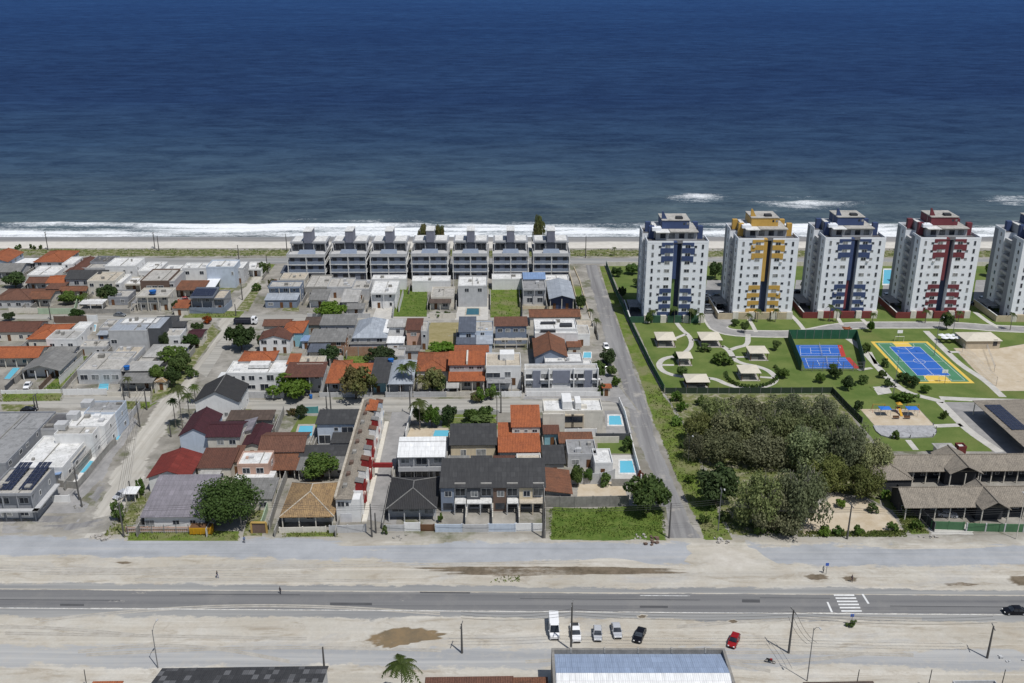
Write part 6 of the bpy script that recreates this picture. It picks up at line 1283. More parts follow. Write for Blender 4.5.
def net(label, a, b, h=1.0, z0=.1):
    A, B = G(*a), G(*b); c = (A+B)/2; r = thing('court_net', label, 'net', c); d = (B-A)/2
    for s in (-1,1): MB().tube([(d.x*s,d.y*s,0),(d.x*s,d.y*s,h+.1)], [.05,.05], 5).build('post', 'metalpole', r)
    m = MB(); n = int(d.length*2/.35)
    for z in (z0,(z0+h)/2,h): m.tube([tuple(-d+Vector((0,0,z))),tuple(d+Vector((0,0,z)))], [.022,.022], 3)
    for i in range(n+1): q = -d+d*2*i/n; m.tube([(q.x,q.y,z0),(q.x,q.y,h)], [.012,.012], 3)
    m.build('mesh', 'palegrey', r)
net('net across the nearer blue tennis court', (828,368),(826,357.8)); net('net across the farther blue tennis court', (822,356),(819,345.2)); net('tall net of the sand volleyball court', (994,372),(986,350), 2.4, 1.4); net('net at the edge of the volleyball sand near the path', (962,352),(996,386), 3.0, .3)
def goal(label, px, py, rot):
    r = thing('goal', label, 'goal', G(px,py), R(rot)); m = MB().tube([(-1.5,0,0),(-1.5,0,2.0),(1.5,0,2.0),(1.5,0,0)], [.05]*4, 5); m.build('frame', 'lampwhite', r); MB().tube([(-1.5,1,0),(-1.5,.4,2.0),(1.5,.4,2.0),(1.5,1,0)], [.03]*4, 4).build('back_frame', 'metalpole', r)
    b = MB().tube([(0,1.2,0),(0,1.2,3.4),(0,.4,3.9)], [.08,.07,.05], 5).build('hoop_post', 'metalpole', r); MB().box(-.9,.9,.25,.32,3.1,4.2).build('backboard', 'lampwhite', r)
goal('white goal with basketball hoop at the near end of the painted court', 943,382, 180); goal('white goal with basketball hoop at the far end of the painted court', 899,342, 0)
r = house('beige shelter with cream hipped roof beside the volleyball sand', 966,1003,341,332,3.0,'hip','canvas','beige',rh=1.2,wins=[(.85,1.1,1.2,2.1,'d')],name='shelter',cat='shelter',dk='darkframe',side='')
for i in range(6):
    x, y = 941+i%3*6.5+(i//3)*3, 340.5+(i//3)*2.6; t = thing('parasol', 'white parasol in the small cluster beside the beige shelter', 'parasol', G(x,y), i, 'white parasols by the shelter')
    m = MB(); n = 8; m.add([(1.3*math.cos(6.2832*k/n),1.3*math.sin(6.2832*k/n),2.0) for k in range(n)]+[(0,0,2.55)], [(k,(k+1)%n,n) for k in range(n)]); m.build('canopy', 'tarpwhite' , t); MB().tube([(0,0,0),(0,0,2.5)], [.04,.03], 5).build('pole', 'wood', t)
# playground pieces
def bench(label, px, py, rot, mat='wood', grp=None):
    r = thing('bench', label, 'bench', G(px,py), R(rot), grp); MB().box(-.9,.9,-.25,.25,.42,.48).build('seat', mat, r); MB().box(-.9,.9,.25,.31,.5,.95).build('backrest', mat, r)
    for s in (-1,1): MB().box(s*.7-.05,s*.7+.05,-.2,.28,0,.42).build('leg', 'stone', r)
for px, py, lb in ((884,415,'blue sunshade on the left of the playground sand'),(911,415,'blue sunshade on the right of the playground sand')):
    r = thing('sunshade', lb, 'sunshade', G(px,py,.02)); MB().slab([(-1.6,-1.2,2.2),(1.6,-1.2,2.2),(1.6,1.2,2.2),(-1.6,1.2,2.2),(0,0,2.6)], [(0,1,4),(1,2,4),(2,3,4),(3,0,4)], .06).build('canopy', 'parasolblue', r)
    for a in (-1,1):
        for b in (-1,1): MB().tube([(a*1.4,b*1.0,0),(a*1.4,b*1.0,2.2)], [.05,.05], 5).build('post', 'palegrey', r)
bench('wooden bench between the two blue sunshades, left one', 896,419,0,grp='benches on the playground'); bench('wooden bench between the two blue sunshades, right one', 907,419,0,grp='benches on the playground')
def swing(label, px, py):
    r = thing('swing_set', label, 'swing set', G(px,py,.02)); 
    for s in (-1,1):
        m = MB(); m.tube([(s*1.8,-.8,0),(s*1.7,0,2.3),(s*1.8,.8,0)], [.05]*3, 5); m.build('frame', 'courtred', r); 
    MB().tube([(-1.7,0,2.3),(1.7,0,2.3)], [.05,.05], 5).build('beam', 'yellowpaint', r)
    for x in (-.8,.8): MB().tube([(x-.2,0,2.3),(x-.2,0,.5),(x+.2,0,.5),(x+.2,0,2.3)], [.02]*4, 4).build('chain', 'metalpole', r); MB().box(x-.25,x+.25,-.12,.12,.46,.5).build('seat', 'rubber', r)
swing('swing set at the left back of the playground sand', 878,411.5); swing('swing set at the right back of the playground sand', 912,411.5)
r = thing('slide', 'yellow slide tower in the middle of the playground sand', 'slide', G(898,412,.02))
for a in (-1,1):
    for b in (-1,1): MB().tube([(a*.6,b*.6,0),(a*.6,b*.6,2.6)], [.06,.06], 5).build('post', 'courtred', r)
MB().box(-.6,.6,-.6,.6,1.3,1.38).build('deck', 'wood', r); MB().slab([(-.8,-.8,2.6),(.8,-.8,2.6),(.8,.8,2.6),(-.8,.8,2.6),(0,0,3.2)], [(0,1,4),(1,2,4),(2,3,4),(3,0,4)], .06).build('roof', 'yellowpaint', r); MB().slab([(-.35,-3,.1),(.35,-3,.1),(.35,-.6,1.38),(-.35,-.6,1.38)], [(0,1,2,3)], .06).build('chute', 'yellowpaint', r)
P = [G(x,y) for x,y in ((873,426.5),(933,426.5),(936,430),(936,434),(933,437.5),(910,438.5),(890,438.5),(881,436),(876,432))]; c = sum(P, Vector())/len(P)
r = thing('skate_pad', 'raised grey rounded slab before the playground sand', 'platform', c); m = MB(); Q = [(p.x-c.x,p.y-c.y) for p in P]
if sum(a[0]*b[1]-b[0]*a[1] for a, b in zip(Q,Q[1:]+Q[:1])) < 0: Q.reverse()
m.prism(Q, 0, .35); m.build('slab', 'slabpale', r); MAKERS['slabpale'] = lambda n: slabroof(n, (.40,.40,.41), (.31,.31,.315)); r.children[0].data.materials[0] = M('slabpale') if False else r.children[0].data.materials[0]
for i, p in enumerate(Q[2:8]): MB().box(p[0]-.1,p[0]+.1,p[1]-.1,p[1]+.1,.35,1.1).build('rail_post', 'metalpole', r)
# shingle roofed clubhouse: two long wings joined on the left, and the carport with solar panels
r = house('long weathered shingle roofed clubhouse with dark verandas', 885,1090,471,455,3.8,'gable_x','shingle','shed_dark',porch=3,rh=2.4,side='',ov=.6,name='clubhouse',cat='clubhouse'); wing(r,904,1090,507,486,3.6,'gable_x','shingle','shed_dark',porch=3.2,rh=2.6,ov=.6)
wing(r,876,914,480,452,3.6,'hip','shingle','shed_dark',rh=2.0,wins=[]); wing(r,950,984,474,452,4.4,'gable_y','shingle','shed_dark',rh=2.0,wins=[],porch=2.5); wing(r,982,1012,510,486,4.2,'gable_y','shingle','shed_dark',rh=2.0,wins=[],porch=2.5)
slat_fence('dark side fence running to the clubhouse front', [(884,478),(905,503),(934,532)], 2.4, 'shed_dark')
ywall('green panelled front wall of the clubhouse', [(931,529),(948,529.5),(963,530)], 2.0, 'greenpanel'); ywall('green panelled street wall at the right of the clubhouse', [(966,531),(1080,533)], 2.0, 'greenpanel', pillars='palegrey')
r = house('open carport with weathered roof and a field of solar panels', 1024,1120,447,400,4.2,'shed_l','shingle','wood',walls=False,rh=.5,name='carport',cat='carport')
W_, D_, H_ = r['_dims']; solar_array(r, -W_/2+1.2, D_/2-19, 4.42, 4, 10, 0, 1.15, 1.6)
house('low brown pump house on the lawn behind the clubhouse', 937,957,449,443,2.6,'hip','fpale','offwhite',name='pump_house',cat='shed',side=''); house('small red and white kiosk on the lawn behind the clubhouse', 959,967,447,443,2.6,'flat','slabwhite','lowred',wins=[],name='guard_kiosk',cat='kiosk',side=''); house('small orange roofed gatehouse on the private road verge', 844,852,329,327,2.8,'hip','terra','lowred',name='guard_kiosk',cat='kiosk',side='')
pool('large blue swimming pool behind the blue and red based tower', [(883,284),(892,284),(893,270),(884,270)], 'pool', 'slabwhite', 2); 
for x0, x1, yf, yb, lb in ((696,706,295,290,'dark garage roof beside the green based tower'),): house(lb, x0,x1,yf,yb,2.8,'canopy','slabgrey','grey',walls=False,name='carport',cat='carport',side='')
# buildings cut by the lower edge
r = house('long building with dark sheet roof at the lower edge', 152,323,690,667,4.5,'shed_b','fpatched','palegrey',rh=1.5,wins=[],ov=.3); house('small house with orange tiled roof at the lower edge', 87,118,692,681,3.2,'shed_b','orange','offwhite',wins=[]); house('low house with brown tiled roof at the lower edge', 424,514,692,676.5,3.4,'shed_b','brown','offwhite',wins=[]); house('small red tiled lean-to beside the blue roofed hall', 513,549,692,677,3.5,'shed_b','rust','offwhite',wins=[])
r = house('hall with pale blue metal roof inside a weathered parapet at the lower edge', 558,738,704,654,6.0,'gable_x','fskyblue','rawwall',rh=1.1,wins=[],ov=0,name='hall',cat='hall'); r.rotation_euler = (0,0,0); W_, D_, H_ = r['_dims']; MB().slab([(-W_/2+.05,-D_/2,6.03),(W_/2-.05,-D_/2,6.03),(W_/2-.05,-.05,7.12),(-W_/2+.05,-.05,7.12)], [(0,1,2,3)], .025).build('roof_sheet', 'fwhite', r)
p = MB(); p.prism([(-W_/2-.5,-D_/2),(-W_/2-.02,-D_/2),(-W_/2-.02,D_/2+.02),(W_/2+.02,D_/2+.02),(W_/2+.02,-D_/2),(W_/2+.5,-D_/2),(W_/2+.5,D_/2+.5),(-W_/2-.5,D_/2+.5)], 0, 6.9); p.build('parapet', 'rawwall', r)
for i in range(5): MB().box(-W_/2+(i+.5)*W_/5-.15,-W_/2+(i+.5)*W_/5+.15,D_/2-.05,D_/2+.6,6.2,7.05).build('parapet_rib', 'concrete', r)
house('low dark roofed shed at the lower right edge', 961,1004,694,681,3.0,'flat','slabgrey','palegrey',wins=[]); house('low red edged roof behind the lower right poles', 808,880,694,681.5,3.0,'shed_b','fbrown','redpaint',wins=[])
PAL['greenpanel'] = ((.075,.17,.085), .7, .25)

# -- more of the small buildings squeezed between the larger ones
house('white shed with slab roof before the turquoise pool', 72,86,329,322,2.9,'flat','slabwhite','white'); house('grey slab annex right of the turquoise pool', 99,118,328,319.5,3.0,'flat','slab','palegrey'); house('low blue grey lean-to behind the grey slab annex', 96,107,335,331,2.8,'shed_f','fsteel','bluegrey')
ywall('dark brown wall with gates along the left cross street', [(55,323),(87,323)], 2.6, 'brownwall'); ywall('white wall piece along the left cross street', [(88,322.5),(98,322.5)], 2.8, 'white')
house('black glazed carport at the beach corner of the west street', 280,303,273,266.5,3.2,'shed_f','fslate','offwhite',walls=False,name='carport',cat='carport'); house('dark lean-to between the white low house and the red sheet roof', 168,184,327,322,3.0,'shed_f','fdark','grey')
house('dark sheet lean-to beside the workshop hall on the cross street', 160,176,322,316.5,3.2,'shed_f','fdark','grey'); house('dark roofed shed behind the orange corner house', 303,322,325,318,3.6,'shed_f','fbrown','concrete'); house('pale lean-to with light blue roof beside the cyan wall', 300,310,341,336,3.0,'shed_f','fpanel','paleblue')
house('small tiled hut with orange roof in the left yard trees', 154,166,382,377,2.8,'hip','ochre','offwhite'); house('raw slab shed between the weathered sheet roofs', 150,166,376,371,3.0,'flat','slab','concrete'); house('grey sheet lean-to right of the round street tree', 345,364,309,304,2.8,'shed_f','fgrey','white',porch=1)
house('pale sheet awning of the twin orange townhouse', 446,459,388,382,2.8,'shed_f','fpale','white',walls=False,name='awning',cat='awning'); house('white low annex between silver hipped roof and brick wall', 389,404,356,348,3.4,'flat','slab','palegrey'); house('grey gabled shed behind the terracotta roof house', 398,420,351,346,3.0,'shed_f','fgrey','palegrey')
house('low house right of the rust gabled roof with brown tiles', 567,582,347,341,3.4,'shed_f','rust','offwhite'); house('white carport with yellowish roof by the east street', 578,594,328,320,3.2,'flat','slabbeige','offwhite'); house('small white garage beside the blue raised pool', 581,592,366,360,3.0,'flat','slabwhite','white')
house('narrow brown roofed link beside the raw brick house', 230,239,462,447,3.6,'shed_f','brown','offwhite'); house('lean-to with pale roof at the avenue corner of the west street', 122,136,494,487,2.6,'shed_f','fwhite','offwhite',walls=False,name='carport',cat='carport'); house('small grey hut roof behind the yard tree of the west block', 273,292,447,440,3.0,'shed_f','redbrown','offwhite')
house('blue awning shelter beside the deck of the low white house', 48,60,476,462,2.8,'shed_l','fpanel','white',walls=False,name='awning',cat='awning')
ywall('white wall between the modern complex and the lawn', [(560,436),(596,436)], 2.2, 'white'); ywall('pale back wall of the white apartment forecourt', [(527,396),(600,396)], 1.4, 'white'); ywall('white side wall along the beach end of the east street', [(581,320),(571,282),(567,268)], 1.8, 'cream'); ywall('cream pavement wall along the east street by the gabled hall', [(590,318),(580,282),(574,268)], .5, 'cream')
# ================================================================ TREES, POLES, CARS, PEOPLE
T = tree
T('round green tree behind the street wall before the beach blocks',316,346,302,318,'bright'); T('dense green bush behind the raw brick wall',364,398,346,369,'dark'); T('bright green spreading tree before the brown tiled two storey house',271,311,376,401,'bright'); T('large olive tree with reddish leaves before the orange roof',337,375,367,403,'olive')
T('dark tree left of the overgrown yard',319,341,344,364,'dark'); T('dark spreading tree by the west street near the dump truck',228,256,324,353,'dark'); T('grey green tree before the terracotta roof',419,445,368,396,'olive'); T('large dense round tree beside the lilac roofed house',199,262,481,524,'big',base=522); T('bushy tree behind the yellowed hipped roof',302,341,456,482,'mid')
T('bushy tree at the corner of the front grass lot',626,669,474,516,'mid'); T('slim young tree beside the dirt lot',570,584,460,490,'bright'); T('small dark tree right of the slim young tree',582,593,468,486,'mid'); T('dark tree before the brown tiled house at the left edge',4,28,272,290,'dark'); T('garden bush behind the white street wall',58,76,291,306,'mid'); T('dark garden tree before the beige two storey house',98,119,285,304,'dark')
T('street shrub heap right of the weathered hipped roof',160,186,344,366,'mid'); T('green shrub beside the red sheet roof',182,200,333,350,'dark'); T('red flowering tree on the cross street verge',203,214,315,324,'red'); T('red flowering shrub beside the west street near the beach',267,278,278,288,'red'); T('round tree beside the white car on the east street',598,617,347,368,'dark'); T('garden tree between white apartments and the east street',590,606,360,382,'mid'); T('street shrub beside the orange kiosk',606,616,364,378,'mid')
T('low tree by the road corner at the left street',170,190,356,378,'mid'); T('dark roadside shrub before the cross street wall',70,86,309,318,'dark'); T('roadside shrub at the left cross street',4,16,312,322,'dark'); T('garden shrub row by the white hedge wall, left',472,486,388,404,'shrubbright'); T('garden shrub row by the white hedge wall, right',484,498,384,402,'shrubbright')
T('garden tree right of the tall driveway palm',424,440,402,430,'mid'); T('dark garden tree beside the turquoise pool',440,458,404,428,'dark'); T('tree in the walled garden before the dark tiled house',462,478,408,426,'mid'); T('smaller tree in the walled garden before the dark tiled house',478,492,404,424,'mid'); T('bushy hedge along the garden street wall',452,498,414,426,'shrub'); T('round shrub by the teal garden fence',295,308,405,420,'dark'); T('dark red garden shrub beside the teal fence',286,297,408,416,'red')
T('shrub before the white hedge wall of the brown porch house',443,450,311,317,'shrub'); T('second shrub before the wall of the brown porch house',456 if False else 434,441,312,318,'shrub'); T('green bush in the dry grass lot',428,458,343,353,'shrubbright'); T('tree beside the navy gabled hall',575,586,293,312,'dark'); T('small yard palm shrub beside the east street kerb',597,606,384,396,'shrub'); T('lawn shrub by the small white terrace',620,633,438,452,'shrub'); T('yard shrub behind the white metal roofed house pool',413,426,405,428,'mid'); T('shrub before the row of four townhouses',437,444,512,524,'shrubbright'); T('climbing plant on the wall left of the black hipped house',382,388,522,536,'shrub'); T('shrub on the verge beside the lilac roofed house',136,146,478,496,'shrub'); T('roadside bush at the corner of the west street',112,126,500,524,'shrub')
T('tall casuarina tree behind the last beach block',533,545,214,247,'olive',base=252,hk=9); T('casuarina behind the middle beach block, left one',418,429,221,246,'olive',base=252,hk=9); T('casuarina behind the middle beach block, right one',435,446,222,246,'olive',base=252,hk=9); T('small dark tree beside the red flowering roadside shrub',252,262,284,292,'shrub'); T('green shrub by the white garage wall at the beach corner',257,270,262,276,'shrub')
T('bushy tree in the overgrown yard by the west street',150,168,364,388,'mid'); T('dark bushy tree behind the orange hut',166,182,366,390,'dark'); T('roadside tree before the weathered hipped roof',176,194,350,372,'mid'); T('low roadside bush near the flowering tree',192,204,322,334,'dark'); T('yard tree beside the white low house',160,172,332,352,'dark'); T('bush on the west street bend',186,198,366,380,'shrub'); T('roadside bush by the white hipped canopy',212,224,380,394,'shrubbright')
T('palm like dark tree beside the white orange corner house',258,270,334,352,'dark'); T('garden bush before the pale beige veranda house',76,88,294,304,'shrubbright'); T('yard tree behind the white street wall, small',66,74,296,306,'dark'); T('dark yard tree before the solar panelled house',172,181,300,312,'dark'); T('dense tree between the terracotta and orange townhouse roofs',430,446,374,396,'dark'); T('garden bush beside the palm of the driveway wall',432,442,410,430,'mid'); T('climbing shrub on the raw yard wall by the dirt lot',600,612,474,488,'shrub'); T('reddish bush at the corner of the dirt lot wall',636,644,470,482,'red'); T('garden tree before the white modern townhouse gate',470,482,392,404,'olive'); T('yard shrub beside the long grey wall',268,278,486,500,'shrub'); T('pavement shrub by the white garage and kiosk',611,620,376,388,'shrub')
# the wood
G_ = 'trees of the wood'
for a, b, c, d, k, lb in ((694,734,398,436,'grey','grey crowned tree at the upper left of the wood'),(728,772,394,436,'woodmid','green crowned tree at the top of the wood'),(764,806,392,434,'grey','grey crowned tree at the top of the wood'),(798,838,396,440,'grey','grey crowned tree at the upper right of the wood by the dark fence'),
  (684,716,410,446,'woodmid','green tree at the left edge of the wood by the street lamp'),(708,756,408,452,'grey','broad grey tree on the left of the wood'),(748,796,408,456,'grey','grey olive tree in the middle of the wood'),(790,836,410,458,'woodmid','green crowned tree in the centre right of the wood'),(826,864,414,458,'grey','grey tree on the right of the wood beside the dark fence'),
  (682,706,434,464,'woodmid','low green tree at the left edge of the wood'),(700,744,428,466,'woodmid','olive green tree before the broad grey tree'),(738,786,430,470,'woodmid','deep green tree in the shaded middle of the wood'),(780,828,428,476,'grey','tall grey tree before the centre of the wood'),(818,866,428,482,'grey','broad grey tree at the right of the wood'),(852,890,440,484,'grey','pale grey tree beside the clubhouse side fence'),
  (806,846,456,496,'woodmid','green tree behind the dirt lot'),(842,880,462,502,'woodmid','green tree at the right edge of the wood above the dirt lot'),(694,738,462,510,'dark','dark round tree standing apart at the front left of the wood'),(732,782,474,534,'grey','grey tree at the front of the wood, left of the pair'),(768,824,468,534,'grey','grey tree at the front of the wood beside the dirt lot'),(748,800,488,536,'woodmid','low green tree at the foot of the front pair of the wood')):
    T(lb, a, b, c, d, k, group=G_)
for i, (x, y) in enumerate(((682,410),(676,424),(684,448),(690,482),(712,508),(704,522),(724,520),(760,533),(792,534),(840,506),(872,512),(884,498),(905,512),(892,530),(858,534),(838,534),(676,400),(700,404),(916,528),(824,534))):
    T('wild shrub in the undergrowth around the wood', x-6,x+6,y-8,y+2,('shrub','shrubbright')[i%2],group='undergrowth shrubs of the wood')
# condominium garden
G2 = 'young trees of the condominium garden'
for i, (x, y, w, h_, k) in enumerate(((648,326,8,16,'mid'),(668,322,10,18,'mid'),(692,324,10,18,'dark'),(744,334,9,14,'mid'),(704,352,14,8,'shrub'),(722,366,22,12,'shrub'),(676,361,9,10,'dark'),(682,378,12,12,'mid'),(706,386,9,8,'shrub'),(784,380,12,12,'mid'),(776,352,9,12,'mid'),(735,327,8,9,'mid'),(835,380,14,14,'dark'),(848,392,13,16,'dark'),(820,384,10,12,'mid'),(858,412,11,12,'dark'),(832,372,9,9,'mid'),(864,384,14,8,'shrub'),(903,384,14,12,'dark'),(912,388,14,12,'dark'),(925,394,10,10,'mid'),(905,402,22,10,'shrub'),(882,379,9,9,'mid'),(884,368,9,9,'shrub'),(871,334,8,14,'mid'),(946,332,12,20,'dark'),(865,353,12,9,'shrub'),(888,388,10,9,'shrub'),(944,420,8,9,'shrub'),(895,440,8,9,'shrub'),(715,282,16,22,'dark'),(726,288,14,18,'mid'),(808,296,14,20,'mid'),(812,276,12,14,'dark'),(898,284,12,16,'dark'),(902,306,10,10,'shrub'),(990,278,14,16,'mid'),(996,296,12,14,'mid'),(632,276,14,14,'mid'),(640,288,16,12,'dark'),(622,300,8,14,'dark'),(660,272,10,8,'shrub'),(617,278,12,12,'dark'))):
    T('small garden tree on the condominium lawn', x-w/2,x+w/2,y-h_,y,k,group=G2)
for i in range(26):
    t = math.pi*(1.0+i/25*1.15); x, y = 752+25*math.cos(t)*1.05, 374-15*math.sin(t)*.9
    if y < 372 and x < 748: continue
    T('clipped round shrub along the right ring path', x-2.2,x+2.2,y-3,y+1,'shrub',group='clipped shrubs of the ring path')
G3 = 'palms before the towers'
for i, (x, y, yt) in enumerate(((652,323,309),(674,323,306),(690,324,308),(700,325,312),(748,327,313),(757,322,308),(775,322,308),(829,322,304),(836,322,308),(871,331,312),(946,330,312),(925,323,309),(958,322,310),(1010,330,312))): palm('slender palm standing before the towers', x,y,yt,11,G3)
palm('tall garden palm beside the driveway wall',420,429,398,26); palm('tall palm with slim trunk by the orange house corner',497,424,391,13)
for i, (x, y, yt, w) in enumerate(((176,427,398,16),(183,430,384,24),(190,420,392,18),(196,404,384,16))): palm(['slim palm nearest the street among the west street palms','tallest palm of the west street group','palm beside the white gabled house','leafy palm behind the west street group'][i],x,y,yt,w)
palm('palm in the garden of the beige two storey house',86,306,292,13); palm('second palm before the beige two storey house',106,303,289,13); palm('palm before the blue grey hipped roof, left one',404,394,364,20); palm('tall palm before the blue grey hipped roof, right one',412,394,360,22); palm('beach palm on the scrub strip left of the green based tower',614,256,246.5,7); palm('beach palm beside the green based tower',642,256,247,7); palm('big palm at the lower edge before the brown roof',403,706,657,46)
palm('palm in the yard beside the roundabout driveway',130,398,376,13); palm('palm beside the white car of the east street',596,334,318,12); palm('palm near the navy hall by the east street',590,324,308,11)
# sparse low growth
tufts('tall_grass', [[(549,538),(667,538),(663,510),(640,507),(600,508),(550,509)]], 2600, .26, 'leaf_lush', 'tall green grass filling the front lot', 'grass', 3)
tufts('tall_grass', [[(393,316),(426,316),(427,288),(397,288)],[(490,317),(521,317),(521,289),(490,289)],[(44,389),(60,389),(93,357),(81,357)],[(344,369),(367,369),(369,356),(344,356)]], 420, .28, 'leaf_lush', 'tall grass on the empty lots between the houses', 'grass', 5)
tufts('roadside_weeds', [[(100,538),(128,536),(150,498),(140,490)],[(124,540),(240,540),(242,532),(126,531)],[(282,537),(338,537),(338,531),(284,531)],[(182,317),(240,317),(240,312),(184,312)],[(100,410),(150,409),(150,403),(100,402)],[(0,402),(62,401),(62,396),(0,394)]], 260, .3, 'leaf_grass', 'weeds along the street edges and front walls', 'weeds', 7)
tufts('verge_grass', [[(706,538),(734,538),(704,468),(690,432),(661,387),(645,387),(672,468)],[(725,536),(798,536),(800,500),(770,470),(700,470)],[(798,537),(908,537),(904,531),(798,532)],[(880,482),(890,482),(930,533),(905,533)]], 2260, .3, 'leaf_grass', 'rough grass around the wood and along the east street', 'grass', 9)
tufts('beach_scrub_growth', [[(-100,256.5),(1120,256.5),(1120,250),(-100,249)]], 5000, .5, 'leaf_grass', 'low salt scrub on the strip behind the beach', 'scrub', 11, .6)
tufts('median_weeds', [[(490,583),(520,582),(520,576),(496,577)],[(790,535),(930,536),(920,530),(800,531)]], 60, .3, 'leaf_grass', 'green weeds on the sandy median', 'weeds', 13)
# poles
for i, (x, y, yt, a, l, lb) in enumerate(((48,250,232,2,0,'utility pole with crossarms on the beach scrub at far left'),(155,249,232.5,2,0,'utility pole on the beach scrub left of centre'),(159,251,236,1,0,'utility pole close behind the beach scrub pole'),(287,251,234,1,0,'pole on the beach beside the leftmost beach block'),(585.5,258,236,1,0,'pole on the beach scrub at the end of the east street'),(239,260,245,0,0,'slim pole on the beach road before the scrub'),(266.7,263,255,0,0,'short post beside the west street beach corner'),
    (51,320,303,1,0,'pole at the white street wall of the left block'),(38,410,394,1,0,'concrete pole beside the parked black car'),(35,408,397,0,0,'leaning stub pole near the parked black car'),(125,405,383,1,0,'pole on the cross street verge left of the corner'),(147,410,389,1,0,'dark pole at the cross street corner verge'),(140,427,401,1,0,'pole on the pavement opposite the wine red roof'),(171,437,424,0,0,'short pole before the wine red roofed house'),(79.5,500,467,2,0,'pole with crossarms at the pool deck corner'),(82,507,497,0,0,'thick stub pole on the west street pavement'),(124,537,503,1,0,'pole at the corner of the west street and the avenue'),(131,496,481,0,0,'short pole beside the parked silver car'),
    (176,315,305,0,0,'pole by the red car yard'),(242.5,300,283,1,0,'pole on the west street before the pale blue block'),(236,316,304,0,0,'pole beside the dump truck'),(242,531,503,1,0,'pole before the dense round tree'),(372,537,504,1,0,'pole beside the row house end on the avenue'),(376,533,513,0,0,'thin pole in the narrow driveway mouth'),(543,538,468,1,0,'tall thin pole between the row houses and the grass lot'),(669,538,503,0,0,'pole at the corner of the grass lot and the east street'),(847,539,505,1,0,'leaning pole before the dirt lot'),
    (410.5,415,388,1,0,'pole on the cross street by the driveway palm'),(501,413,389,1,0,'pole on the cross street before the orange house'),(331,411,392,0,0,'pole on the cross street before the blue grey house'),(327,411,396,0,0,'second pole on the cross street before the blue grey house'),(571,650,603,1,0,'pole beside the white pickup'),(788.5,653,610,1,0,'tall pole with box right of the red car'),(987,658,626,1,0,'pole on the sand at the lower right'),(462,653,624,1,0,'pole beside the wet sand patch'),(325,676,647,0,0,'pole at the corner of the dark sheet roof'))):
    pole(lb, x, y, yt, a, l)
for x, y, yt, a, l, lb in ((688,461,437,0,-1,'street lamp at the left edge of the wood'),(718,531,490,1,-1,'street lamp pole before the wood at the avenue'),(1016,539,500,0,1,'white street lamp before the clubhouse wall'),(158,668,630,0,1,'street lamp above the dark sheet roof at the lower left'),(807,681,628,0,-1,'curved street lamp at the lower right'),(953,333,318,0,1,'lamp post on the private road before the red based tower'),(893,397,352,0,1,'tall lamp post between painted court and playground'),(934,356,318,0,-1,'lamp post beside the painted court'),(837,371,352,0,1,'lamp post at the tennis courts')): pole(lb, x, y, yt, a, l, mat='metalpole' if x != 1016 else 'offwhite', r0=.11)
for x, lb in ((856,'thin fence post at the lower edge, left one'),(928,'thin fence post at the lower edge, middle one'),(1001,'thin fence post at the lower edge, right one'),(87,'thin post beside the small orange roof at the lower edge')):
    p = G(x,688); tag(MB().tube([(0,0,0),(.1,0,4.0)], [.09,.07], 6).build('fence_post', 'concpole', None, loc=p), lb, 'post')
wire('power lines along the west street verge', [(79.5,500),(140,427),(147,410)], 8.3); wire('power lines along the avenue front', [(124,537),(242,531),(372,537),(543,538),(718,531),(847,539)], 7.6); wire('power lines along the sandy verge', [(462,653),(571,650),(788.5,653),(987,658)], 8.5); wire('power lines along the avenue from the street lamp pole to the clubhouse', [(718,531),(847,539),(1016,539)], 7.4); wire('power lines from the corner pole up the west street', [(124,537),(140,427)], 7.8); wire('power lines along the beach road', [(48,250),(155,249),(287,251)], 7.5); wire('power lines along the left cross street', [(38,410),(125,405),(147,410)], 7.2); wire('power lines along the upper cross street', [(51,320),(176,315),(236,316)], 6.8); wire('power lines from the tall pole to the lower edge', [(788.5,653),(807,681)], 8.2)
wire('power lines along the middle cross street', [(327,411),(410.5,415),(501,413)], 7)
# vehicles
car('white van with dark windscreen parked nose to the hall',554,631,0,'carwhite','van','van'); car('white pickup parked beside the tall pole',575.5,635,2,'carwhite','pickup','pickup'); car('silver hatchback parked beside the white pickup',597.5,636,-3,'carsilver','hatch'); car('silver sedan parked between the other silver car and the black car',616.5,632.5,2,'carsilver','sedan'); car('black sedan parked at an angle right of the silver cars',639.5,637,-22,'carblack','sedan'); car('red hatchback standing on the sand right of the hall',733.5,643,-27,'carred','hatch')
car('black sedan driving on the highway at the right edge',1014,613,-90,'carblack','sedan',name='driving_car'); car('silver grey hatchback at the kerb of the west street',121,497,-28,'carsilver','hatch'); car('white car on the paved yard of the gabled house',28,387,8,'carwhite','sedan'); car('black car on the sandy cross street at far left',29,411.5,90,'carblack','sedan'); car('red car in the yard behind the solar panelled house',183,301,-60,'carred','hatch'); car('white car on the tiled driveway of the grey townhouse',465.5,304,4,'carwhite','hatch'); car('white car parked at the east street kerb by the round tree',606,348,6,'carwhite','hatch'); car('dark car on the corner forecourt left of the cross street',120,316,80,'cargrey','sedan'); car('dark car at the avenue end of the driveway by the white apartments',604,366,10,'carblack','suv')
truck('dump truck with dark bed and white cab on the cross street',246,324,90)
kc = 0
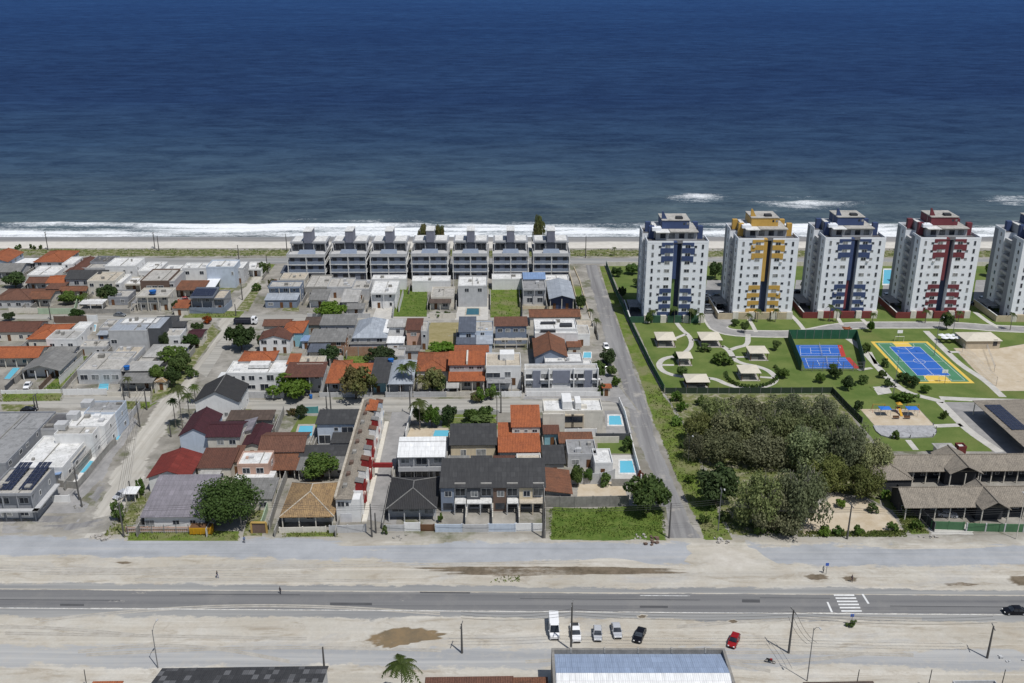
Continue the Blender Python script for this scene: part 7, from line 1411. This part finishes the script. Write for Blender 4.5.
for i, (x, y, pnt, h_) in enumerate(((709,303,'carblack',85),(709,308,'carsilver',88),(710,313,'cargrey',92),(718,303,'carwhite',90),(719,309,'carblack',92),(722,315,'carsilver',95),(717,297,'cargrey',90),(706,297,'carwhite',90),(798,300,'cargrey',88),(798,293,'carblack',90),(806,303,'carsilver',90),(889,297,'carwhite',90),(886,303,'carblack',88),(896,303,'cargrey',90),(897,295,'carsilver',90),(975,305,'carblack',90),(984,300,'carwhite',90),(985,307,'cargrey',90))):
    car('parked '+{'carblack':'black','carsilver':'silver','cargrey':'grey','carwhite':'white'}[pnt]+' car in the parking lots between the towers', x, y, h_, pnt, ('sedan','hatch','suv')[i%3], group='cars parked between the towers')
car('blue grey car under the clubhouse veranda',947,516,80,'carsilver','sedan')
# dumpster, signs, rubble, kerb blocks
r = thing('dumpster', 'yellow skip container on the avenue verge', 'dumpster', G(202,533), 0); m = MB(); m.extr_x([(-.9,.25),(.9,.25),(1.1,1.9),(-1.1,1.9)], -2.4, 2.4); m.build('container', 'yellowpaint', r); MB().box(-2.3,2.3,-.95,.95,1.901,2.0).build('load', 'wood', r)
for s in (-1,1): MB().box(s*2.42-.06,s*2.42+.06,-.9,.9,.1,1.5).build('lifting_rail', 'yellowpaint', r)
for i in range(3): MB().box(-1.5+i*1.5-.08,-1.5+i*1.5+.08,-1.12,-.9,.3,1.8).build('rib', 'yellowpaint', r)
def sign(label, px, py, rot, shape='sq'):
    r = thing('road_sign', label, 'sign', G(px,py), R(rot)); MB().tube([(0,0,0),(0,0,2.7)], [.05,.05], 6).build('post', 'metalpole', r); MB().box(-.35,.35,-.07,-.05,2.05,2.75).build('plate', 'signblue' if shape == 'sq' else 'lampwhite', r)
sign('road sign in the weeds before the zebra crossing',851,626,180); sign('blue sign on the sandy median near the zebra crossing',826,574,0)
T('low weed clump around the road sign',846,856,620,627,'shrub')
rngk = random.Random(8)
def rubble(label, px, py, n, sz, mat='stone'):
    r = thing('rubble_heap', label, 'rubble', G(px,py))
    for i in range(n):
        m = MB(); a, b, c = (sz*rngk.uniform(.4,1) for _ in range(3)); m.box(-a/2,a/2,-b/2,b/2,0,c*.6); m.v = [(x+rngk.uniform(-.15,.15)*sz, y+rngk.uniform(-.15,.15)*sz, z+rngk.uniform(-.1,.1)*sz) for x, y, z in m.v]
        m.build('block', mat, r, loc=(rngk.gauss(0,sz*1.6),rngk.gauss(0,sz),0), rotz=rngk.uniform(0,3))
rubble('pale rubble heap at the corner of the west street',103,537,9,.9); rubble('rubble and brick heap at the corner of the grass lot',655,541,12,.8,'brownwall'); rubble('brick rubble heap at the east street corner',720,542,10,.8,'stone'); rubble('small rubble at the bottom of the grass lot',640,537,7,.6); rubble('debris before the black hipped house',400,538,8,.5,'concrete'); rubble('broken kerb pieces before the clubhouse forecourt',930,537,7,.6); rubble('low white debris on the gravel at the lower right',1003,660,5,.7,'palegrey'); rubble('debris heap under the stub pole by the pavement',78,508,6,.6,'concrete'); rubble('rubble at the end of the dirt lot',812,537,8,.6)
def fgate(label, x0, x1, y, h=2.6):
    a, b = G(x0,y), G(x1,y); r = thing('entrance_gate', label, 'gate', (a+b)/2); w = (b.x-a.x)/2
    for s in (-1,1): MB().box(s*w-.2,s*w+.2,-.2,.2,0,h).build('pillar', 'yellowwall', r)
    MB().box(-w,w,-.25,.25,h,h+.25).build('lintel', 'yellowwall', r); MB().box(-w+.2,w-.2,-.05,.05,0,h-.2).build('gate_leaf', 'brownwall', r)
PAL['yellowwall'] = ((.50,.33,.10), .8, .3)
fgate('ochre framed brown entrance gate left of the yellowed hipped house',252,267,533); slat_fence('white railing before the blue grey balconies of the pool deck',[(27,478),(48,457)],1.1,'offwhite',seethru=True)
slat_fence('thin railing along the pink front wall',[(128,533.5),(189,533.5)],2.2,'palegrey',seethru=True)
# people
person('person in dark clothes walking on the sand median at left',217.5,578,60,'clothdark','clothblue',.3); person('person in black standing at the highway edge',280.5,594,150,'clothdark','clothdark',.08); person('person in blue at the avenue verge near the ochre gate',244.5,543,200,'clothblue','clothdark',.2); person('person in dark clothes beside the mud patch by the zebra crossing',851.5,582,20,'clothdark','clothdark',.15); person('person in light shirt beside the blue sign',823,573,120,'clothlight','clothdark',.2)
motorbike('motorbike parked on the gravel at the lower right',770,663,70)
for i, (x, y) in enumerate(((17,250),(31,249),(35,250),(41,249.5),(20,249))): T('dark beach bush on the sand at far left', x-2,x+2,y-4.5,y,'shrub',group='beach bushes at far left')

# ---- side walls of the lots and yard shrubs
STREETS = [(YR(324),YR(312.5)),(YR(414),YR(394))]
def lot_clutter():
    rg = random.Random(21); seen = set()
    for root, lb in list(HOUSES):
        W_, D, H = root['_dims']; p = root.location
        if p.z > .1 or p.y < YR(525) or p.y > YR(262) or W_ < 5 or 'clubhouse' in lb or 'carport' in root.name or 'kiosk' in root.name or 'lower' in lb: continue
        if p.x > G(640,300).x or 'warehouse' in lb or 'corner building' in lb or 'pump' in lb or 'shelter' in lb: continue
        y0, y1 = p.y-D/2-3.5, p.y+D/2+2.0
        for a, b in STREETS:
            if y0 < b and p.y-D/2 > a: y0 = max(y0, b+.3)
            if y1 > a and p.y+D/2 < b: y1 = min(y1, a-.3)
            if p.y > b and y0 < b: y0 = b+.3
        words = lb.split(); short = ' '.join(words[:11])
        if short in seen: continue
        seen.add(short)
        for side, nm in ((-1,'left'),(1,'right')):
            if rg.random() < .35: continue
            x = p.x+side*(W_/2+rg.uniform(.7,1.5)); m = rg.choice(('palegrey','concrete','offwhite','rawwall','white','concrete'))
            py = p.y; d = 120.0; u = x/((py*CT+120*ST)); px = 512+990*u
            if y1-y0 < 4: continue
            h = rg.choice((1.7,2.0,2.3)); r = thing('boundary_wall', nm+' side wall of the '+short, 'wall', (x,(y0+y1)/2,0), ROT*rg.uniform(.8,1.2)); L = (y1-y0)/2
            MB().box(-.09,.09,-L,L,0,h).build('wall', m, r); MB().box(-.13,.13,-L,L,h,h+.08).build('coping', 'concrete', r)
lot_clutter()

# ---- every repeat gets a label of its own, from what stands nearest to it
def pix(p):
    d = Vector((p.x, p.y, p.z-CAMH)); f = d.y*CT-d.z*ST; return CXP+FPX*d.x/f, CYP-FPX*(d.y*ST+d.z*CT)/f
LM = [('green based tower',673,322),('yellow banded tower',761,318),('blue tower with red base',846,317),('dark red banded tower',938,317),('tower cut by the right edge',1016,322),('kiosk nearest the east street',667,339),('kiosk at the road bend',712,339),('flat kiosk near the tennis courts',760,352),('small kiosk in the left ring path',686,357),('kiosk in the right ring path',752,372),('kiosk beside the dark fence',699,381),('tennis courts',826,358),('painted ball court',922,363),('playground sand',898,420),('beige shelter',984,341),('large blue pool',888,277),('clubhouse',960,475),('solar panelled carport',1000,425),('dirt lot',856,516),('lamp at the wood edge',688,458),('dark round tree of the wood',716,494),('front trees of the wood',776,530),('tall court lamp',893,397)]
def relabel():
    used = set(o.get('label') for o in bpy.data.objects if not o.parent)
    for o in [o for o in bpy.data.objects if not o.parent and o.get('group') in ('young trees of the condominium garden','palms before the towers','cars parked between the towers','undergrowth shrubs of the wood','beach bushes at far left')]:
        x, y = pix(o.location); L = sorted(LM, key=lambda l: math.hypot(l[1]-x, (l[2]-y)*1.6)); big = o.children and max(max(c.scale) for c in o.children)
        size = '' if o['category'] == 'car' else ('small ' if big < 1.7 else 'large ' if big > 3.2 else ''); head = o['label'].split(' in the ')[0].split(' standing')[0].split(' on the ')[0].replace('small ', '')
        if o.name.startswith('shrub') and 'tree' in head: head = 'garden shrub'
        def rel(l):
            dx, dy = x-l[1], (y-l[2])*1.6
            return ('right of' if dx > 0 else 'left of') if abs(dx) > abs(dy) else ('in front of' if dy > 0 else 'behind')
        if o['group'].startswith('beach'): cand = ['dark beach bush, number %s from the left on the far left sand' % w for w in ('one','two','three','four','five')]
        else:
            cand = ['%s%s %s the %s' % (size, head, rel(L[0]), L[0][0])]
            cand += ['%s%s %s the %s, %s one' % (size, head, rel(L[0]), L[0][0], w) for w in ('farther','nearer','outer','inner','smaller')]+['%s%s %s the %s' % (size, head, rel(L[k]), L[k][0]) for k in (1,2)]
            cand = [cand[0], cand[-2], cand[-1]]+cand[1:6]
        for c in cand:
            if c not in used: used.add(c); o['label'] = c; break
relabel()
